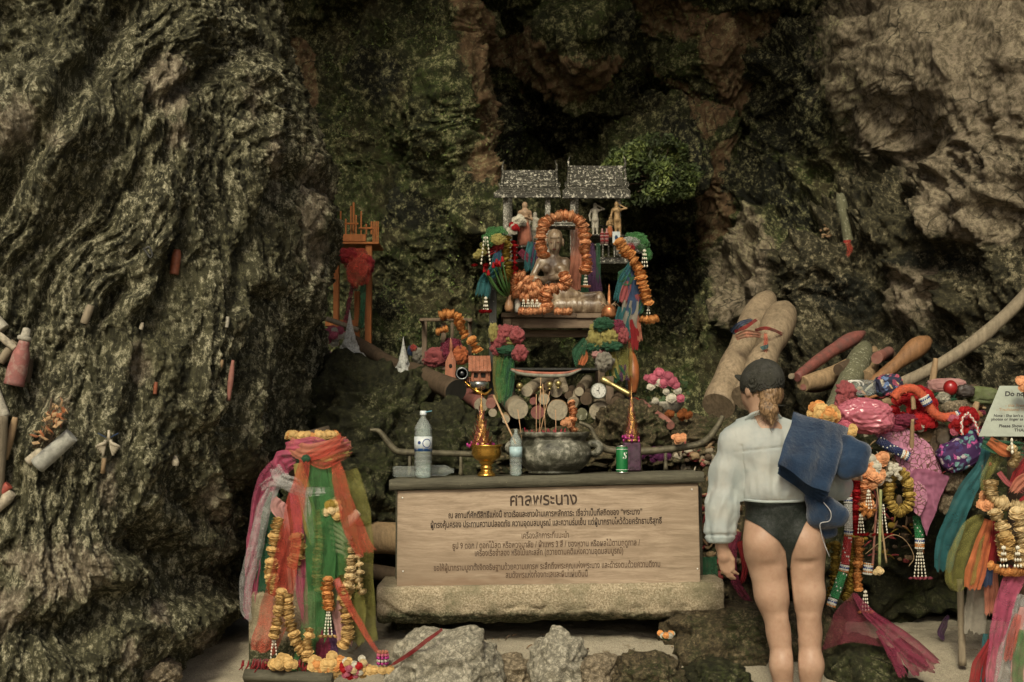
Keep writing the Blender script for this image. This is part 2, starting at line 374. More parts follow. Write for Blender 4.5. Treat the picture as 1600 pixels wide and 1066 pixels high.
# ---- left rock: a great leaning buttress of folded limestone
def left_rock():
    sil = [(400, -260), (415, -60), (430, 20), (452, 90), (487, 160), (508, 240), (512, 330), (510, 400), (502, 480), (498, 560), (495, 640), (492, 700), (462, 750), (416, 810), (378, 880), (364, 950), (356, 1020), (350, 1090)]
    sz = np.array([P(x, y, 7.0).z for x, y in sil])[::-1]; sx = np.array([P(x, y, 7.0).x for x, y in sil])[::-1]
    nu, nv = 640, 700
    z = np.linspace(-.6, 3.7, nv); t = np.linspace(-.75, math.pi*.98, nu)
    xr = np.interp(z, sz, sx)-.075-.05*np.clip(1.2-z, 0, 1); cx = -2.35
    rx = xr-cx
    cy = 7.15+.10*np.clip(z-1, 0, 3); ry = 1.45+.10*np.clip(1.0-z, 0, 2)-.10*np.clip(z-2.2, 0, 2)**1.5
    T, Z = np.meshgrid(t, z); RX = rx[:, None]; RY = ry[:, None]; CY = cy[:, None]
    ct, st = np.cos(T), np.sin(T); p = .8
    X = cx+RX*np.sign(ct)*np.abs(ct)**p; Y = CY-RY*np.sign(st)*np.abs(st)**p
    nx = ct/RX; ny = -st/RY; L = np.hypot(nx, ny); nx /= L; ny /= L
    X = X.ravel(); Y = Y.ravel(); Zf = Z.ravel(); nx = nx.ravel(); ny = ny.ravel()
    pos = np.stack([X, Y, Zf], 1).astype(np.float32)
    wp = np.stack([gn(pos*1.1), gn(pos*1.1+31), gn(pos*1.1+57)], 1)*.24+np.stack([gn(pos*4+7), gn(pos*4+31), gn(pos*4+57)], 1)*.05
    q = pos+wp
    a = R(16); s_ = q[:, 0]*math.cos(a)-q[:, 2]*math.sin(a); l_ = q[:, 0]*math.sin(a)+q[:, 2]*math.cos(a)
    st1 = np.stack([s_*2.0, q[:, 1]*2.0, l_*.42], 1)
    d = .075*(ridged(st1, 3)-1.0)
    d += .05*fbm(pos*1.5+5, 2)
    st2 = np.stack([s_*10, q[:, 1]*7, l_*1.15], 1); r2 = ridged(st2, 4); d += .050*(r2-1); d -= .040*np.clip(ridged(np.stack([s_*5.5+9, q[:, 1]*5, l_*.9], 1), 2)-1.15, 0, 1)*2
    st3 = np.stack([s_*30, q[:, 1]*30, l_*9], 1); d += .016*ridged(st3, 2)
    d += .012*fbm(pos*38, 3, gain=.7)
    px = X+wp[:, 0]*.15; pz = Zf
    for ln, dep, wd in (([(190, 20), (165, 110), (120, 200), (60, 290), (15, 370)], .22, .06), ([(350, 0), (345, 60), (310, 120), (250, 170)], .12, .04),
                        ([(475, 150), (455, 200), (422, 250), (395, 330), (372, 400), (350, 470)], .14, .035), ([(265, 180), (268, 240), (230, 300)], .10, .04),
                        ([(395, 450), (375, 520), (352, 640), (345, 760), (330, 860)], .20, .045), ([(230, 400), (205, 500), (190, 600)], .10, .03),
                        ([(455, 420), (430, 520), (415, 640), (400, 740)], .14, .04), ([(90, 960), (130, 975), (170, 930)], .18, .06), ([(220, 850), (250, 880), (240, 930)], .20, .07),
                        ([(60, 170), (100, 260), (40, 420), (20, 520)], .08, .04), ([(300, 330), (270, 460), (240, 560), (235, 640)], .08, .03), ([(300, 680), (285, 780), (300, 850)], .14, .05)):
        ds = seg_dist(px, pz, to_xz(ln, 6.1)); dep *= .6; d -= dep*np.exp(-(ds/wd)**2)
        d += dep*.25*np.exp(-((ds-wd*2.2)/(wd*1.3))**2)
    for (bx, by, br, bh) in ((60, 190, .28, .22), (100, 900, .22, .07), (150, 890, .12, .05), (330, 960, .13, .12), (250, 985, .10, .1), (190, 1010, .14, .1), (80, 1050, .2, .12)):
        c_ = P(bx, by, 5.9); ds = np.hypot(X-c_.x, Zf-c_.z); d += bh*np.exp(-(ds/br)**2)*(ny < 0)
    edge = np.clip((Zf+.6)/.3, 0, 1)
    X = X+nx*d; Y = Y+ny*d; Zf = Zf+.3*.05*fbm(pos*6, 2)
    me = mesh_np('left_rock', np.stack([X, Y, Zf], 1), grid_faces(nu, nv))
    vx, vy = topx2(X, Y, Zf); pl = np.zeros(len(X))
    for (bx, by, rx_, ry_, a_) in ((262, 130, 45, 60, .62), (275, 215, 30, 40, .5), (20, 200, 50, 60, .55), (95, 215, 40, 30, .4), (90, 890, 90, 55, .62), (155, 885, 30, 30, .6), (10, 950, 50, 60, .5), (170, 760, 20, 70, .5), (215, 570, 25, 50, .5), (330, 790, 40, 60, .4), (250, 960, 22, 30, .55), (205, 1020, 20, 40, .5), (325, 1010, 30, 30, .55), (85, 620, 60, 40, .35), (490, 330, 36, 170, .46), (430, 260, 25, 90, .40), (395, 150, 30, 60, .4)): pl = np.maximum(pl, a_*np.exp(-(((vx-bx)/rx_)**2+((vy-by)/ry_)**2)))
    ca = me.color_attributes.new('stain_and_shade', 'FLOAT_COLOR', 'POINT'); ca.data.foreach_set('color', np.stack([pl*0, pl, pl*0, pl*0+1], 1).astype(np.float32).ravel())
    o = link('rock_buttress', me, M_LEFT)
    return tag(o, 'huge dark folded limestone buttress filling the left of the cave mouth', 'rock face'), me
LR, LRme = left_rock()

# ---- cave wall: back wall and right flank, one sheet of real depth
def idw(X, Z, pts, c=.22):
    """smooth surface through the guide points (multiquadric)"""
    Q = [P(x, y, Y) for x, y, Y in pts]; qx = np.array([p.x for p in Q]); qz = np.array([p.z for p in Q]); qy = np.array([p.y for p in Q])
    A = np.sqrt((qx[:, None]-qx)**2+(qz[:, None]-qz)**2+c*c); m_ = qy.mean()
    wv = np.linalg.solve(A+np.eye(len(qx))*-.02, qy-m_); out = np.full(X.shape, m_)
    for k in range(len(qx)): out += wv[k]*np.sqrt((X-qx[k])**2+(Z-qz[k])**2+c*c)
    return np.clip(out, 5.5, 12.6)
WALLPTS = [(420, 0, 10.6), (420, 300, 10.6), (420, 600, 10.4), (560, 0, 10.6), (560, 200, 10.4), (560, 400, 10.0), (560, 560, 9.6), (660, 60, 10.2), (660, 250, 10.2), (660, 430, 9.9), (660, 560, 9.6),
           (715, 0, 9.6), (730, 120, 9.6), (735, 220, 9.5), (735, 330, 9.4), (765, 430, 9.7), (740, 560, 9.6), (770, 80, 11.3), (800, 200, 11.9), (820, 300, 11.2), (900, 30, 9.9), (860, 110, 10.8), (900, 230, 11.5), (880, 400, 11.3), (900, 520, 11.3),
           (1000, 60, 10.9), (1000, 160, 11.4), (1010, 260, 10.3), (1060, 290, 10.3), (1020, 380, 11.3), (1060, 440, 11.6), (1050, 540, 11.2), (1090, 60, 10.6), (1100, 200, 10.7), (1110, 330, 10.7), (1200, 40, 10.8), (1200, 180, 10.9), (1180, 300, 10.3),
           (1290, 60, 10.3), (1300, 220, 9.9), (1160, 400, 9.9), (1130, 480, 10.1), (1120, 620, 9.8), (1240, 380, 9.1), (1250, 520, 8.9), (1200, 620, 9.0),
           (1350, 20, 9.0), (1380, 150, 8.7), (1450, 40, 8.5), (1520, 200, 8.2), (1600, 60, 7.9), (1600, 350, 7.8), (1440, 330, 8.6), (1380, 420, 8.8), (1340, 520, 8.7), (1450, 520, 8.4), (1600, 560, 7.9), (1400, 640, 8.3), (1600, 760, 7.8),
           (800, 700, 9.6), (1000, 700, 9.4), (600, 750, 9.0), (1300, 760, 8.4), (1450, 900, 8.6), (600, 950, 9.4), (1000, 950, 9.4), (1800, 300, 7.0), (1900, 700, 6.6), (2200, 300, 6.0), (2200, 900, 6.0), (200, 300, 10.6), (0, 300, 10.8), (-400, 500, 10), (-900, 500, 8.5)]
def cave_wall():
    xs = np.concatenate([np.linspace(-7, -2.1, 40)[:-1], np.linspace(-2.1, 3.75, 700), np.linspace(3.75, 6.5, 60)[1:]])
    zs = np.concatenate([np.linspace(-.5, 4.35, 560), np.linspace(4.35, 7.5, 40)[1:]])
    nu, nv = len(xs), len(zs); X, Z = np.meshgrid(xs, zs); X = X.ravel(); Z = Z.ravel()
    Xc = np.clip(X, -5.5, 6)
    wx = np.stack([Xc, Z*0, Z], 1).astype(np.float32)
    wr = gn(wx*1.4)*.10; wz = gn(wx*1.4+40)*.10
    Y = idw(Xc+wr, np.clip(Z, -.3, 4.3)+wz, WALLPTS)
    Y = Y-np.clip(Z-4.2, 0, 9)*1.7           # the roof leans out overhead
    pos = np.stack([X, Y, Z], 1).astype(np.float32)
    wp = np.stack([gn(pos*1.6), gn(pos*1.6+31), gn(pos*1.6+57)], 1)*.16
    q = pos+wp
    right = np.clip((X-1.35-.25*np.clip(1.5-Z, 0, 2))/.5, 0, 1)
    d = .20*(ridged(q*np.array([1.3, 1.3, .9], np.float32), 4)-1.0)
    a = R(-38); s_ = q[:, 0]*math.cos(a)-q[:, 2]*math.sin(a); l_ = q[:, 0]*math.sin(a)+q[:, 2]*math.cos(a)
    dr = .13*(ridged(np.stack([l_*1.6, q[:, 1]*1.2, s_*4.2], 1), 4)-1)
    d = d*(1-right*.5)+dr*right+right*.09*(ridged(q*np.array([3.2, 3, 3.2], np.float32)+4, 3)-1)*(1-.6*np.exp(-(((X-2.9)/.9)**2+((Z-3.3)/.7)**2)))
    d += .05*ridged(q*5.5, 3)+.022*ridged(q*17, 2)+.012*fbm(q*45, 2)
    # smooth pale face high on the right
    c_ = P(1480, 90, 8.5); sm = np.exp(-(((X-c_.x)/.75)**2+((Z-c_.z)/.55)**2)**2)
    Y2 = Y-d*(1-.58*sm)
    gz, gx = np.gradient(Y.reshape(nv, nu), zs, xs); gx = np.clip(gx.ravel(), -1.5, 1.5); gz = np.clip(gz.ravel(), -1.5, 1.5); gl_ = np.sqrt(1+gx*gx+gz*gz); dd_ = Y-Y2
    V = np.stack([X+wp[:, 0]*.5+dd_*gx/gl_, Y-dd_/gl_, Z+wp[:, 2]*.5+dd_*gz/gl_], 1)
    me = mesh_np('cave_wall', V, grid_faces(nu, nv))
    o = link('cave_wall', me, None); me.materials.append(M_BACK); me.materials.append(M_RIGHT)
    # which stone: the right flank in front of an irregular seam
    i = grid_faces(nu, nv)[:, 0]; cpx = X[i]/Y[i]*F+800; cpy = 670-(Z[i]-1)/Y[i]*F
    seam = np.interp(cpy, [0, 60, 200, 330, 420, 560, 700, 1100], [1345, 1350, 1330, 1300, 1180, 1140, 1110, 1100])+gn(np.stack([X[i]*3, Y[i]*0, Z[i]*3], 1))*35+gn(np.stack([X[i]*14, Y[i]*0, Z[i]*14], 1))*14
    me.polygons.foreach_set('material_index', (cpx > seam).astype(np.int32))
    vpx = X/np.maximum(Y, 1)*F+800; vpy = 670-(Z-1)/np.maximum(Y, 1)*F; st = np.zeros(len(X))
    for ln, wd in (([(722, -20), (716, 60), (735, 120), (748, 200), (742, 290)], 20), ([(770, 75), (850, 62), (930, 88)], 26), ([(830, 110), (905, 105)], 22), ([(905, 90), (960, 85)], 14), ([(1045, 100), (1080, 150), (1095, 200)], 22), ([(1030, 10), (1130, 25), (1210, 20)], 30), ([(1130, 60), (1150, 130)], 26), ([(1120, 260), (1110, 330), (1080, 380)], 26), ([(460, 60), (470, 150)], 18), ([(860, 200), (900, 215)], 14)):
        d_ = seg_dist(vpx, vpy, ln); st = np.maximum(st, np.clip(1-d_/(wd*1.7), 0, 1))
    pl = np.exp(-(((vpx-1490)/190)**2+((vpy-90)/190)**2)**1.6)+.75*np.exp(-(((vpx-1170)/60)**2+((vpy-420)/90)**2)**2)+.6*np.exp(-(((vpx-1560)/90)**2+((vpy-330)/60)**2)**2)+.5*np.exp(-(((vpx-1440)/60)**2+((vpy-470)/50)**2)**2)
    dk = np.zeros(len(X))  # dark patches: shade of the wall's hollows, put into the colour
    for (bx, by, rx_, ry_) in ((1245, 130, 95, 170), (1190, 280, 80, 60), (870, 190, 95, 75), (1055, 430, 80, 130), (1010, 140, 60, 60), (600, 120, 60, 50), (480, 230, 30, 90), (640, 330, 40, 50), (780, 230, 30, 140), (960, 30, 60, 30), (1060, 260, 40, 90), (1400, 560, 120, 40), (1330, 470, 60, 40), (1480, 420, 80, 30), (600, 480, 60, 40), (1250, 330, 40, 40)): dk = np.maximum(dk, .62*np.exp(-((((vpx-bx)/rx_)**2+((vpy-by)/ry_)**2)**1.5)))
    ca = me.color_attributes.new('stain_and_shade', 'FLOAT_COLOR', 'POINT'); ca.data.foreach_set('color', np.stack([st, pl, dk, st*0+1], 1).astype(np.float32).ravel())
    tag(o, kind='structure'); return o
WALL = cave_wall()

# ---- sand
def sand():
    m, nt, b = mat('beach_sand'); v = coords(nt)
    c = mix(nt, ramp(nt, noise(nt, v, 3, 5, .6), [(.35, 0), (.65, 1)]), (.15, .13, .095), (.235, .205, .15))
    c = mix(nt, ramp(nt, noise(nt, v, 180, 3, .7), [(.35, 0), (.6, 1)]), c, (.30, .27, .20))
    c = mix(nt, ramp(nt, noise(nt, v, 14, 5, .7), [(.60, 0), (.70, .8)]), c, (.13, .10, .06))
    nt.links.new(c, b.inputs['Base Color']); b.inputs['Roughness'].default_value = .95; b.inputs['Specular IOR Level'].default_value = .1
    p = bump(nt, b, noise(nt, v, 30, 5, .65), .5, .02); bump(nt, b, noise(nt, v, 400, 2, .7), .4, .004, p)
    xs = np.concatenate([np.linspace(-60, -3, 40)[:-1], np.linspace(-3, 3.5, 360), np.linspace(3.5, 60, 40)[1:]])
    ys = np.concatenate([np.linspace(-60, 4.5, 50)[:-1], np.linspace(4.5, 9.5, 300), np.linspace(9.5, 30, 20)[1:]])
    X, Y = np.meshgrid(xs, ys); X = X.ravel(); Y = Y.ravel()
    Z = np.interp(Y, [-60, 0, 5.0, 6.0, 6.2, 6.4, 6.75, 8, 30], [-1.6, -.62, -.42, -.35, -.30, -.13, 0, .04, .1])
    q = np.stack([X*1.0, Y*1.0, X*0], 1).astype(np.float32); near = np.exp(-((np.abs(X)/8)**4))
    Z = Z+near*(.018*fbm(q*4, 3)+.006*fbm(q*22, 2))
    me = mesh_np('sand', np.stack([X, Y, Z], 1), grid_faces(len(xs), len(ys)))
    o = link('sand_ground', me, m); tag(o, kind='structure')
    return o
sand()
# ================================================================ OBJECT HELPERS
def catmull(pts, n):
    pts = [Vector(p) for p in pts]
    if len(pts) < 2: return pts
    Q = [pts[0]*2-pts[1]]+pts+[pts[-1]*2-pts[-2]]; out = []
    for i in range(n):
        u = i/(n-1)*(len(pts)-1); k = min(int(u), len(pts)-2); t = u-k; a, b, c, d = Q[k:k+4]
        out.append(.5*((2*b)+(c-a)*t+(2*a-5*b+4*c-d)*t*t+(3*b-a-3*c+d)*t**3))
    return out
def lerpl(L, n):
    return list(np.interp(np.linspace(0, len(L)-1, n), range(len(L)), L))
def PP(L, Y=None): return [P(p[0], p[1], p[2] if len(p) > 2 else Y) for p in L]
_seed = [0]
def ribbon_mesh(path, widths, Y, n=None, k=13, pleat=2.5, amp=.25, crump=.006, sag=0, wdir=None):
    """sheer strip: path in pixels (+distance), widths in pixels"""
    pts = PP(path, Y); L = sum((pts[i+1]-pts[i]).length for i in range(len(pts)-1)); n = n or max(10, int(L/.012))
    C = catmull(pts, n); Wd = [S(q, Y)/2 for q in lerpl(widths, n)]; _seed[0] += 3.7; sd_ = _seed[0]
    ph = rnd.uniform(0, 6.28); V = []
    for i, c in enumerate(C):
        t = (C[min(i+1, n-1)]-C[max(i-1, 0)]).normalized(); side = t.cross(Vector((0, 1, 0)))
        if side.length < .2: side = Vector((1, 0, 0))
        side.normalize(); out = side.cross(t).normalized()
        if out.y > 0: out = -out
        for j in range(k):
            u = j/(k-1)*2-1; a = amp*Wd[i]
            f = (math.sin(u*math.pi*pleat+ph+1.7*math.sin(i*.055+ph*2)+.5*math.sin(i*.17))*(.75+.45*math.sin(i*.08+ph*3))+.45*math.sin(u*8.3+ph*1.7+i*.11))*.85
            V.append(c+side*(u*Wd[i]*(1+.10*math.sin(i*.13+ph*2+u*1.3)+.04*math.sin(i*.41)))+out*(a*f))
    V = np.array([tuple(v) for v in V], np.float32); G = V.reshape(n, k, 3); dirn = G[-1]-G[-2]; jit = np.array([rnd.uniform(-1.2, 1.0) for _ in range(k)])
    for r_ in range(1, min(4, n)): G[-r_] += dirn*(jit*(1.3-.3*r_))[:, None]
    q = V*14+sd_; V[:, 1] += crump*gn(q)+crump*.5*gn(q*2.5); V[:, 0] += crump*.7*gn(q+50); V[:, 2] += crump*.4*gn(q+90)
    return mesh_np('ribbon', V, grid_faces(k, n))
def ribbon(name, path, widths, m, Y, parent=None, **kw):
    return link(name, ribbon_mesh(path, widths, Y, **kw), m, parent)
def blob_mesh(c, r, seed, rough=.18, nu=72, nv=48, facet=.12, fine=.02, freq=1.4, M=None, pw=.85):
    th = np.linspace(0, math.pi, nv); ph = np.linspace(0, 2*math.pi, nu); PH, TH = np.meshgrid(ph, th)
    x = (np.sin(TH)*np.cos(PH)).ravel(); y = (np.sin(TH)*np.sin(PH)).ravel(); z = -np.cos(TH).ravel()
    d = np.stack([x, y, z], 1).astype(np.float32); s = np.sign(d)*np.abs(d)**pw
    f = 1+rough*fbm(d*freq+seed*7.1, 3)+facet*(ridged(d*freq*1.7+seed*3.3, 3)-1)+fine*fbm(d*9+seed, 3)
    V = s*f[:, None]*np.array(r, np.float32)
    if M is not None: V = V@np.array(M.to_matrix().transposed() if isinstance(M, Euler) else M, np.float32)
    V[:nu] = V[:nu].mean(0); V[-nu:] = V[-nu:].mean(0)
    idx = np.arange(nu*nv).reshape(nv, nu); V.reshape(nv, nu, 3)[:, -1] = V.reshape(nv, nu, 3)[:, 0]
    return mesh_np('blob', V+np.array(c, np.float32), grid_faces(nu, nv))
def rockblob(name, px, py, Y, rpx, rpy, rd, seed, m, label, cat='rock', rot=0, group=None, **kw):
    c = P(px, py, Y)
    o = link(name, blob_mesh((0, 0, 0), (S(rpx, Y), rd, S(rpy, Y)), seed, M=Euler((0, R(rot), 0)), **kw), m, loc=c)
    return tag(o, label, cat, group)
def warp_noise(f, a, seed=0, f2=0, a2=0):
    def w_(V):
        d = np.stack([gn(V*f+seed), gn(V*f+seed+30), gn(V*f+seed+60)], 1)*a
        if a2: d = d+np.stack([gn(V*f2+seed), gn(V*f2+seed+30), gn(V*f2+seed+60)], 1)*a2
        return V+d
    return w_
def wood_mat(name, col, rough=.65, grain=12, along=(1, 1, .08), flecks=None, knots=True, contrast=.5, spec=.25, gen='Object', rot=(0, 0, 0)):
    if name in MATS: return MATS[name]
    m, nt, b = mat(name); v = coords(nt, along, rot, .03, 4, gen=gen); v0 = coords(nt, gen=gen)
    g = noise(nt, v, grain*6, 6, .7); d = tuple(c*(1-contrast) for c in col); l = tuple(min(1, c*(1+contrast*.7)) for c in col)
    c = ramp(nt, g, [(.28, d), (.5, col), (.75, l)])
    c = mix(nt, ramp(nt, noise(nt, v0, 6, 5, .65), [(.4, 0), (.75, .55)]), c, d)
    if flecks:
        c = mix(nt, ramp(nt, noise(nt, v0, flecks[1], 3, .7), [(flecks[2], 0), (flecks[2]+.05, 1)]), c, flecks[0])
    nt.links.new(c, b.inputs['Base Color']); b.inputs['Roughness'].default_value = rough; b.inputs['Specular IOR Level'].default_value = spec
    c2 = ramp(nt, noise(nt, v0, 30, 6, .8), [(.52, 0), (.66, .45)]); c = mix(nt, c2, c, tuple(q*.5 for q in col)); nt.links.new(c, b.inputs['Base Color'])
    p = bump(nt, b, g, .6, .008); bump(nt, b, noise(nt, v0, 60, 5, .7), .35, .005, p)
    MATS[name] = m; return m
def frame_of(d):
    d = Vector(d).normalized(); return d.to_track_quat('Z', 'Y').to_matrix()
def stick_mesh(a, b, prof, n=16, m=14, wob=.04, bend=0, cut=True, flatr=1):
    """irregular round timber from a to b; prof: radii along it"""
    a = Vector(a); b = Vector(b); L = (b-a).length; Mx = frame_of(b-a); _seed[0] += 1.9
    rr = lerpl(prof, m); V = []
    bd = Vector((rnd.uniform(-1, 1), rnd.uniform(-1, 1), 0)).normalized()*bend
    for i in range(m):
        t = i/(m-1)
        for k in range(n):
            q = 2*math.pi*k/n; V.append(Vector((rr[i]*math.cos(q), rr[i]*math.sin(q)*flatr, t*L))+bd*(4*t*(1-t)))
    A = np.array([tuple(v) for v in V], np.float32); r0 = max(prof)
    nn = gn(A/np.array([r0*1.6, r0*1.6, r0*5], np.float32)+_seed[0]); A[:, :2] *= (1+wob*2.2*nn)[:, None]
    A = A@np.array(Mx.transposed(), np.float32)
    me = bpy.data.meshes.new('log'); fs = [(i*n+k, i*n+(k+1) % n, (i+1)*n+(k+1) % n, (i+1)*n+k) for i in range(m-1) for k in range(n)]
    vs = [tuple(v) for v in A]
    fs.append(tuple(range(n))[::-1]); fs.append(tuple(range((m-1)*n, m*n)))
    me.from_pydata(vs, [], fs); sm = [True]*(len(fs)-2)+[False, False]; me.polygons.foreach_set('use_smooth', sm); me.update(); return me
def carved_prof(r, tip=1.12):
    return [r*.95, r*.97, r, r, r*.98, r, r, r*.97, r*1.0, r*.95, r*tip, r*(tip+.04), r*tip, r*.9, r*.68, r*.3]
def log_px(name, a, b, rpx, m, label, cat='log', group=None, prof=None, n=18, mm=16, endm=None, parent=None, **kw):
    """a, b: (px, py, Y); rpx radius in pixels at a"""
    A = P(*a); B = P(*b); r = S(rpx, a[2]); pf = [q*r for q in (prof or [1, 1])]
    me = stick_mesh(Vector((0, 0, 0)), B-A, pf, n, mm, **kw)
    if endm: me.materials.append(m); me.materials.append(endm); me.polygons[len(me.polygons)-2].material_index = 1; me.polygons[len(me.polygons)-1].material_index = 1
    o = link(name, me, m, parent, A)
    return tag(o, label, cat, group) if parent is None else o
SURF = []
def reg_surface(o):
    me = o.data; n = len(me.vertices); V = np.empty(n*3, np.float32); me.vertices.foreach_get('co', V); V = V.reshape(-1, 3)+np.array(o.location, np.float32)
    x, y = topx(V); k = (x > -60) & (x < 1660) & (y > -60) & (y < 1130); SURF.append((x[k], y[k], V[k, 1]))
def surfY(px, py, r=7, only=None):
    best = 99
    for i, (x, y, Y) in enumerate(SURF):
        if only is not None and i != only: continue
        k = (np.abs(x-px) < r) & (np.abs(y-py) < r)
        if k.any(): best = min(best, float(np.percentile(Y[k], 25)))
    return best if best < 90 else 8.0
# ---- flowers and garlands (unit pieces share their meshes)
def flower_mesh(layers=4, petals=9, seed=1, flat=.6):
    r_ = random.Random(seed); mb = MB()
    for L in range(layers):
        el = -.25+L*(1.45/layers); rad = 1-.13*L
        for k in range(petals-L):
            q = 2*math.pi*(k+.5*(L % 2)+r_.uniform(-.2, .2))/(petals-L)
            d = Vector((math.cos(q)*math.cos(el), math.sin(q)*math.cos(el), math.sin(el)*flat*1.4)); sd_ = Vector((-math.sin(q), math.cos(q), 0))
            w_ = .40+r_.uniform(-.05, .08); tip = d*rad*(1+r_.uniform(-.08, .1))
            a = d*rad*.30; mid = d*rad*.72+Vector((0, 0, -.05))
            mb.add([a-sd_*w_*.4, a+sd_*w_*.4, mid+sd_*w_*.95, mid-sd_*w_*.95, tip+sd_*w_*.55+Vector((0, 0, .13)), tip-sd_*w_*.55+Vector((0, 0, .05))], [(0, 1, 2, 3), (3, 2, 4, 5)])
    mb.ball((0, 0, .05), (.74, .74, .50), 9, 6, .13)
    me = bpy.data.meshes.new('flower'); me.from_pydata([tuple(v) for v in mb.v], [], mb.f); me.polygons.foreach_set('use_smooth', mb.sm); me.update(); return me
def petal_mat(name, col, dark=None):
    if name in MATS: return MATS[name]
    m, nt, b = mat(name); v = coords(nt); oi = N(nt, 'ShaderNodeObjectInfo')
    dk = dark or tuple(c*.62 for c in col)
    c = ramp(nt, oi.outputs['Random'], [(0, tuple(x*.70 for x in col)), (.5, col), (1, tuple(min(1, x*1.15) for x in col))])
    c = mix(nt, ramp(nt, noise(nt, v, 2.2, 3, .6), [(.40, 0), (.70, .8)]), c, dk)
    c = mix(nt, ramp(nt, noise(nt, v, 7, 2, .6), [(.55, 0), (.75, .6)]), c, tuple(x*.5+.02 for x in col))
    nt.links.new(c, b.inputs['Base Color']); b.inputs['Roughness'].default_value = .75; b.inputs['Specular IOR Level'].default_value = .15
    t = N(nt, 'ShaderNodeBsdfTranslucent'); nt.links.new(c, t.inputs[0]); ms = N(nt, 'ShaderNodeMixShader'); ms.inputs[0].default_value = .22
    nt.links.new(b.outputs[0], ms.inputs[1]); nt.links.new(t.outputs[0], ms.inputs[2]); nt.links.new(ms.outputs[0], nt.nodes['Material Output'].inputs['Surface'])
    MATS[name] = m; return m
ORANGE = petal_mat('marigold_orange_petals', (.64, .30, .10)); YELLOW = petal_mat('marigold_yellow_petals', (.62, .42, .17)); PEACH = petal_mat('peach_silk_petals', (.70, .35, .175))
CREAM = petal_mat('cream_marigold_petals', (.62, .48, .26)); REDP = petal_mat('red_petals', (.34, .012, .015)); PINKP = petal_mat('pink_petals', (.46, .12, .17)); WHITEP = petal_mat('white_petals', (.55, .52, .42)); OLIVEP = petal_mat('dry_olive_petals', (.30, .21, .04))
_FM = {}
def fmesh(m):
    if m.name not in _FM:
        L = []
        for s_ in range(3):
            me = flower_mesh(4, 9, s_+1); me.materials.append(m); L.append(me)
        _FM[m.name] = L
    return _FM[m.name]
def put_flower(root, p, r, m, axis=None, sq=.75, name='flower'):
    """p relative to the root's own place"""
    o = bpy.data.objects.new(name, rnd.choice(fmesh(m))); COL.objects.link(o); o.parent = root; o.location = p
    ax = Vector(axis) if axis is not None else Vector((rnd.uniform(-.5, .5), -1, rnd.uniform(-.2, .6)))
    ax = ax+Vector([rnd.uniform(-.22, .22) for _ in range(3)])
    e = ax.to_track_quat('Z', 'Y').to_euler(); o.rotation_euler = e; s_ = r*rnd.uniform(.88, 1.14); o.scale = (s_, s_, s_*sq)
    return o
BEADW = simple('white_jasmine_buds', (.60, .57, .46), .5, .12, 90)
def tassel(root, p, L, m_bud=BEADW, strands=3, spread=.35, end=None, w=.006, name='tassel'):
    """strands of small buds hanging below p (relative to the root)"""
    mb = MB(); n = max(4, int(L/(w*1.9)))
    for s_ in range(strands):
        ox = (s_-(strands-1)/2)*spread*L/max(1, strands-1) if strands > 1 else 0
        for i in range(n):
            t = i/(n-1); c = Vector(p)+Vector((ox*(.35+.65*t), rnd.uniform(-.003, .003), -L*t))
            mb.lathe([(w*.2, w*.9), (w*.55, w*.3), (w*.62, -.2*w), (w*.25, -w*.95)], c, 6)
    mb.tube([Vector(p)+Vector((0, 0, .01)), Vector(p)+Vector((0, 0, -L*.3))], w*.2, 4)
    o = mb.build(name, m_bud, root)
    if end is not None:
        for s_ in range(max(3, strands+1)):
            ox = (s_-strands/2)*spread*L/max(1, strands-1)*1.25 if strands > 1 else 0
            put_flower(root, Vector(p)+Vector((ox, -.004, -L-w*1.2)), w*2.1, end, (rnd.uniform(-.3, .3), -.4, -1), .9)
    return o
def garland(name, path, Y, rpx, m, label, group=None, step=.62, alt=None, tas=None, cat='garland', every=None):
    pts = PP(path, Y); base = pts[0].copy(); L = sum((pts[i+1]-pts[i]).length for i in range(len(pts)-1)); r = S(rpx, Y)
    n = max(3, int(L/(r*step))+1); C = catmull(pts, n); t_ = thing(name, label, cat, base, group=group)
    sp = MB(); sp.tube([c-base for c in C], r*.30, 6); sp.build('string', m, t_)
    for i, c in enumerate(C):
        ax = (C[min(i+1, n-1)]-C[max(i-1, 0)]).normalized(); mm = m
        if alt and i % alt[1] == 0: mm = alt[0]
        j = Vector([rnd.uniform(-.12, .12)*r for _ in range(3)])
        put_flower(t_, c-base+j, r*(1.05 if mm is m else .95), mm, ax*rnd.choice((1, -1))+Vector((0, -.35, 0)), .80)
    if tas:
        tassel(t_, C[-1]-base+Vector((0, 0, -r*.7)), S(tas[0], Y), strands=tas[1], end=tas[2], w=S(tas[3] if len(tas) > 3 else 2.0, Y))
    return t_
def flower_heap(name, px, py, Y, rx, ry, n, rpx, mats, label, cat='flowers', rd=.04, group=None, top=False):
    c = P(px, py, Y); t_ = thing(name, label, cat, c, group=group)
    for i in range(n):
        a = rnd.uniform(0, 6.28); q = math.sqrt((i+.5)/n)
        p = Vector((math.cos(a)*q*S(rx, Y), -rd*(1-q*q)+rnd.uniform(-.01, .01), math.sin(a)*q*S(ry, Y)))
        put_flower(t_, p, S(rpx, Y), mats[i % len(mats)], (p.x*6, -1, p.z*8+.2), .8)
    return t_
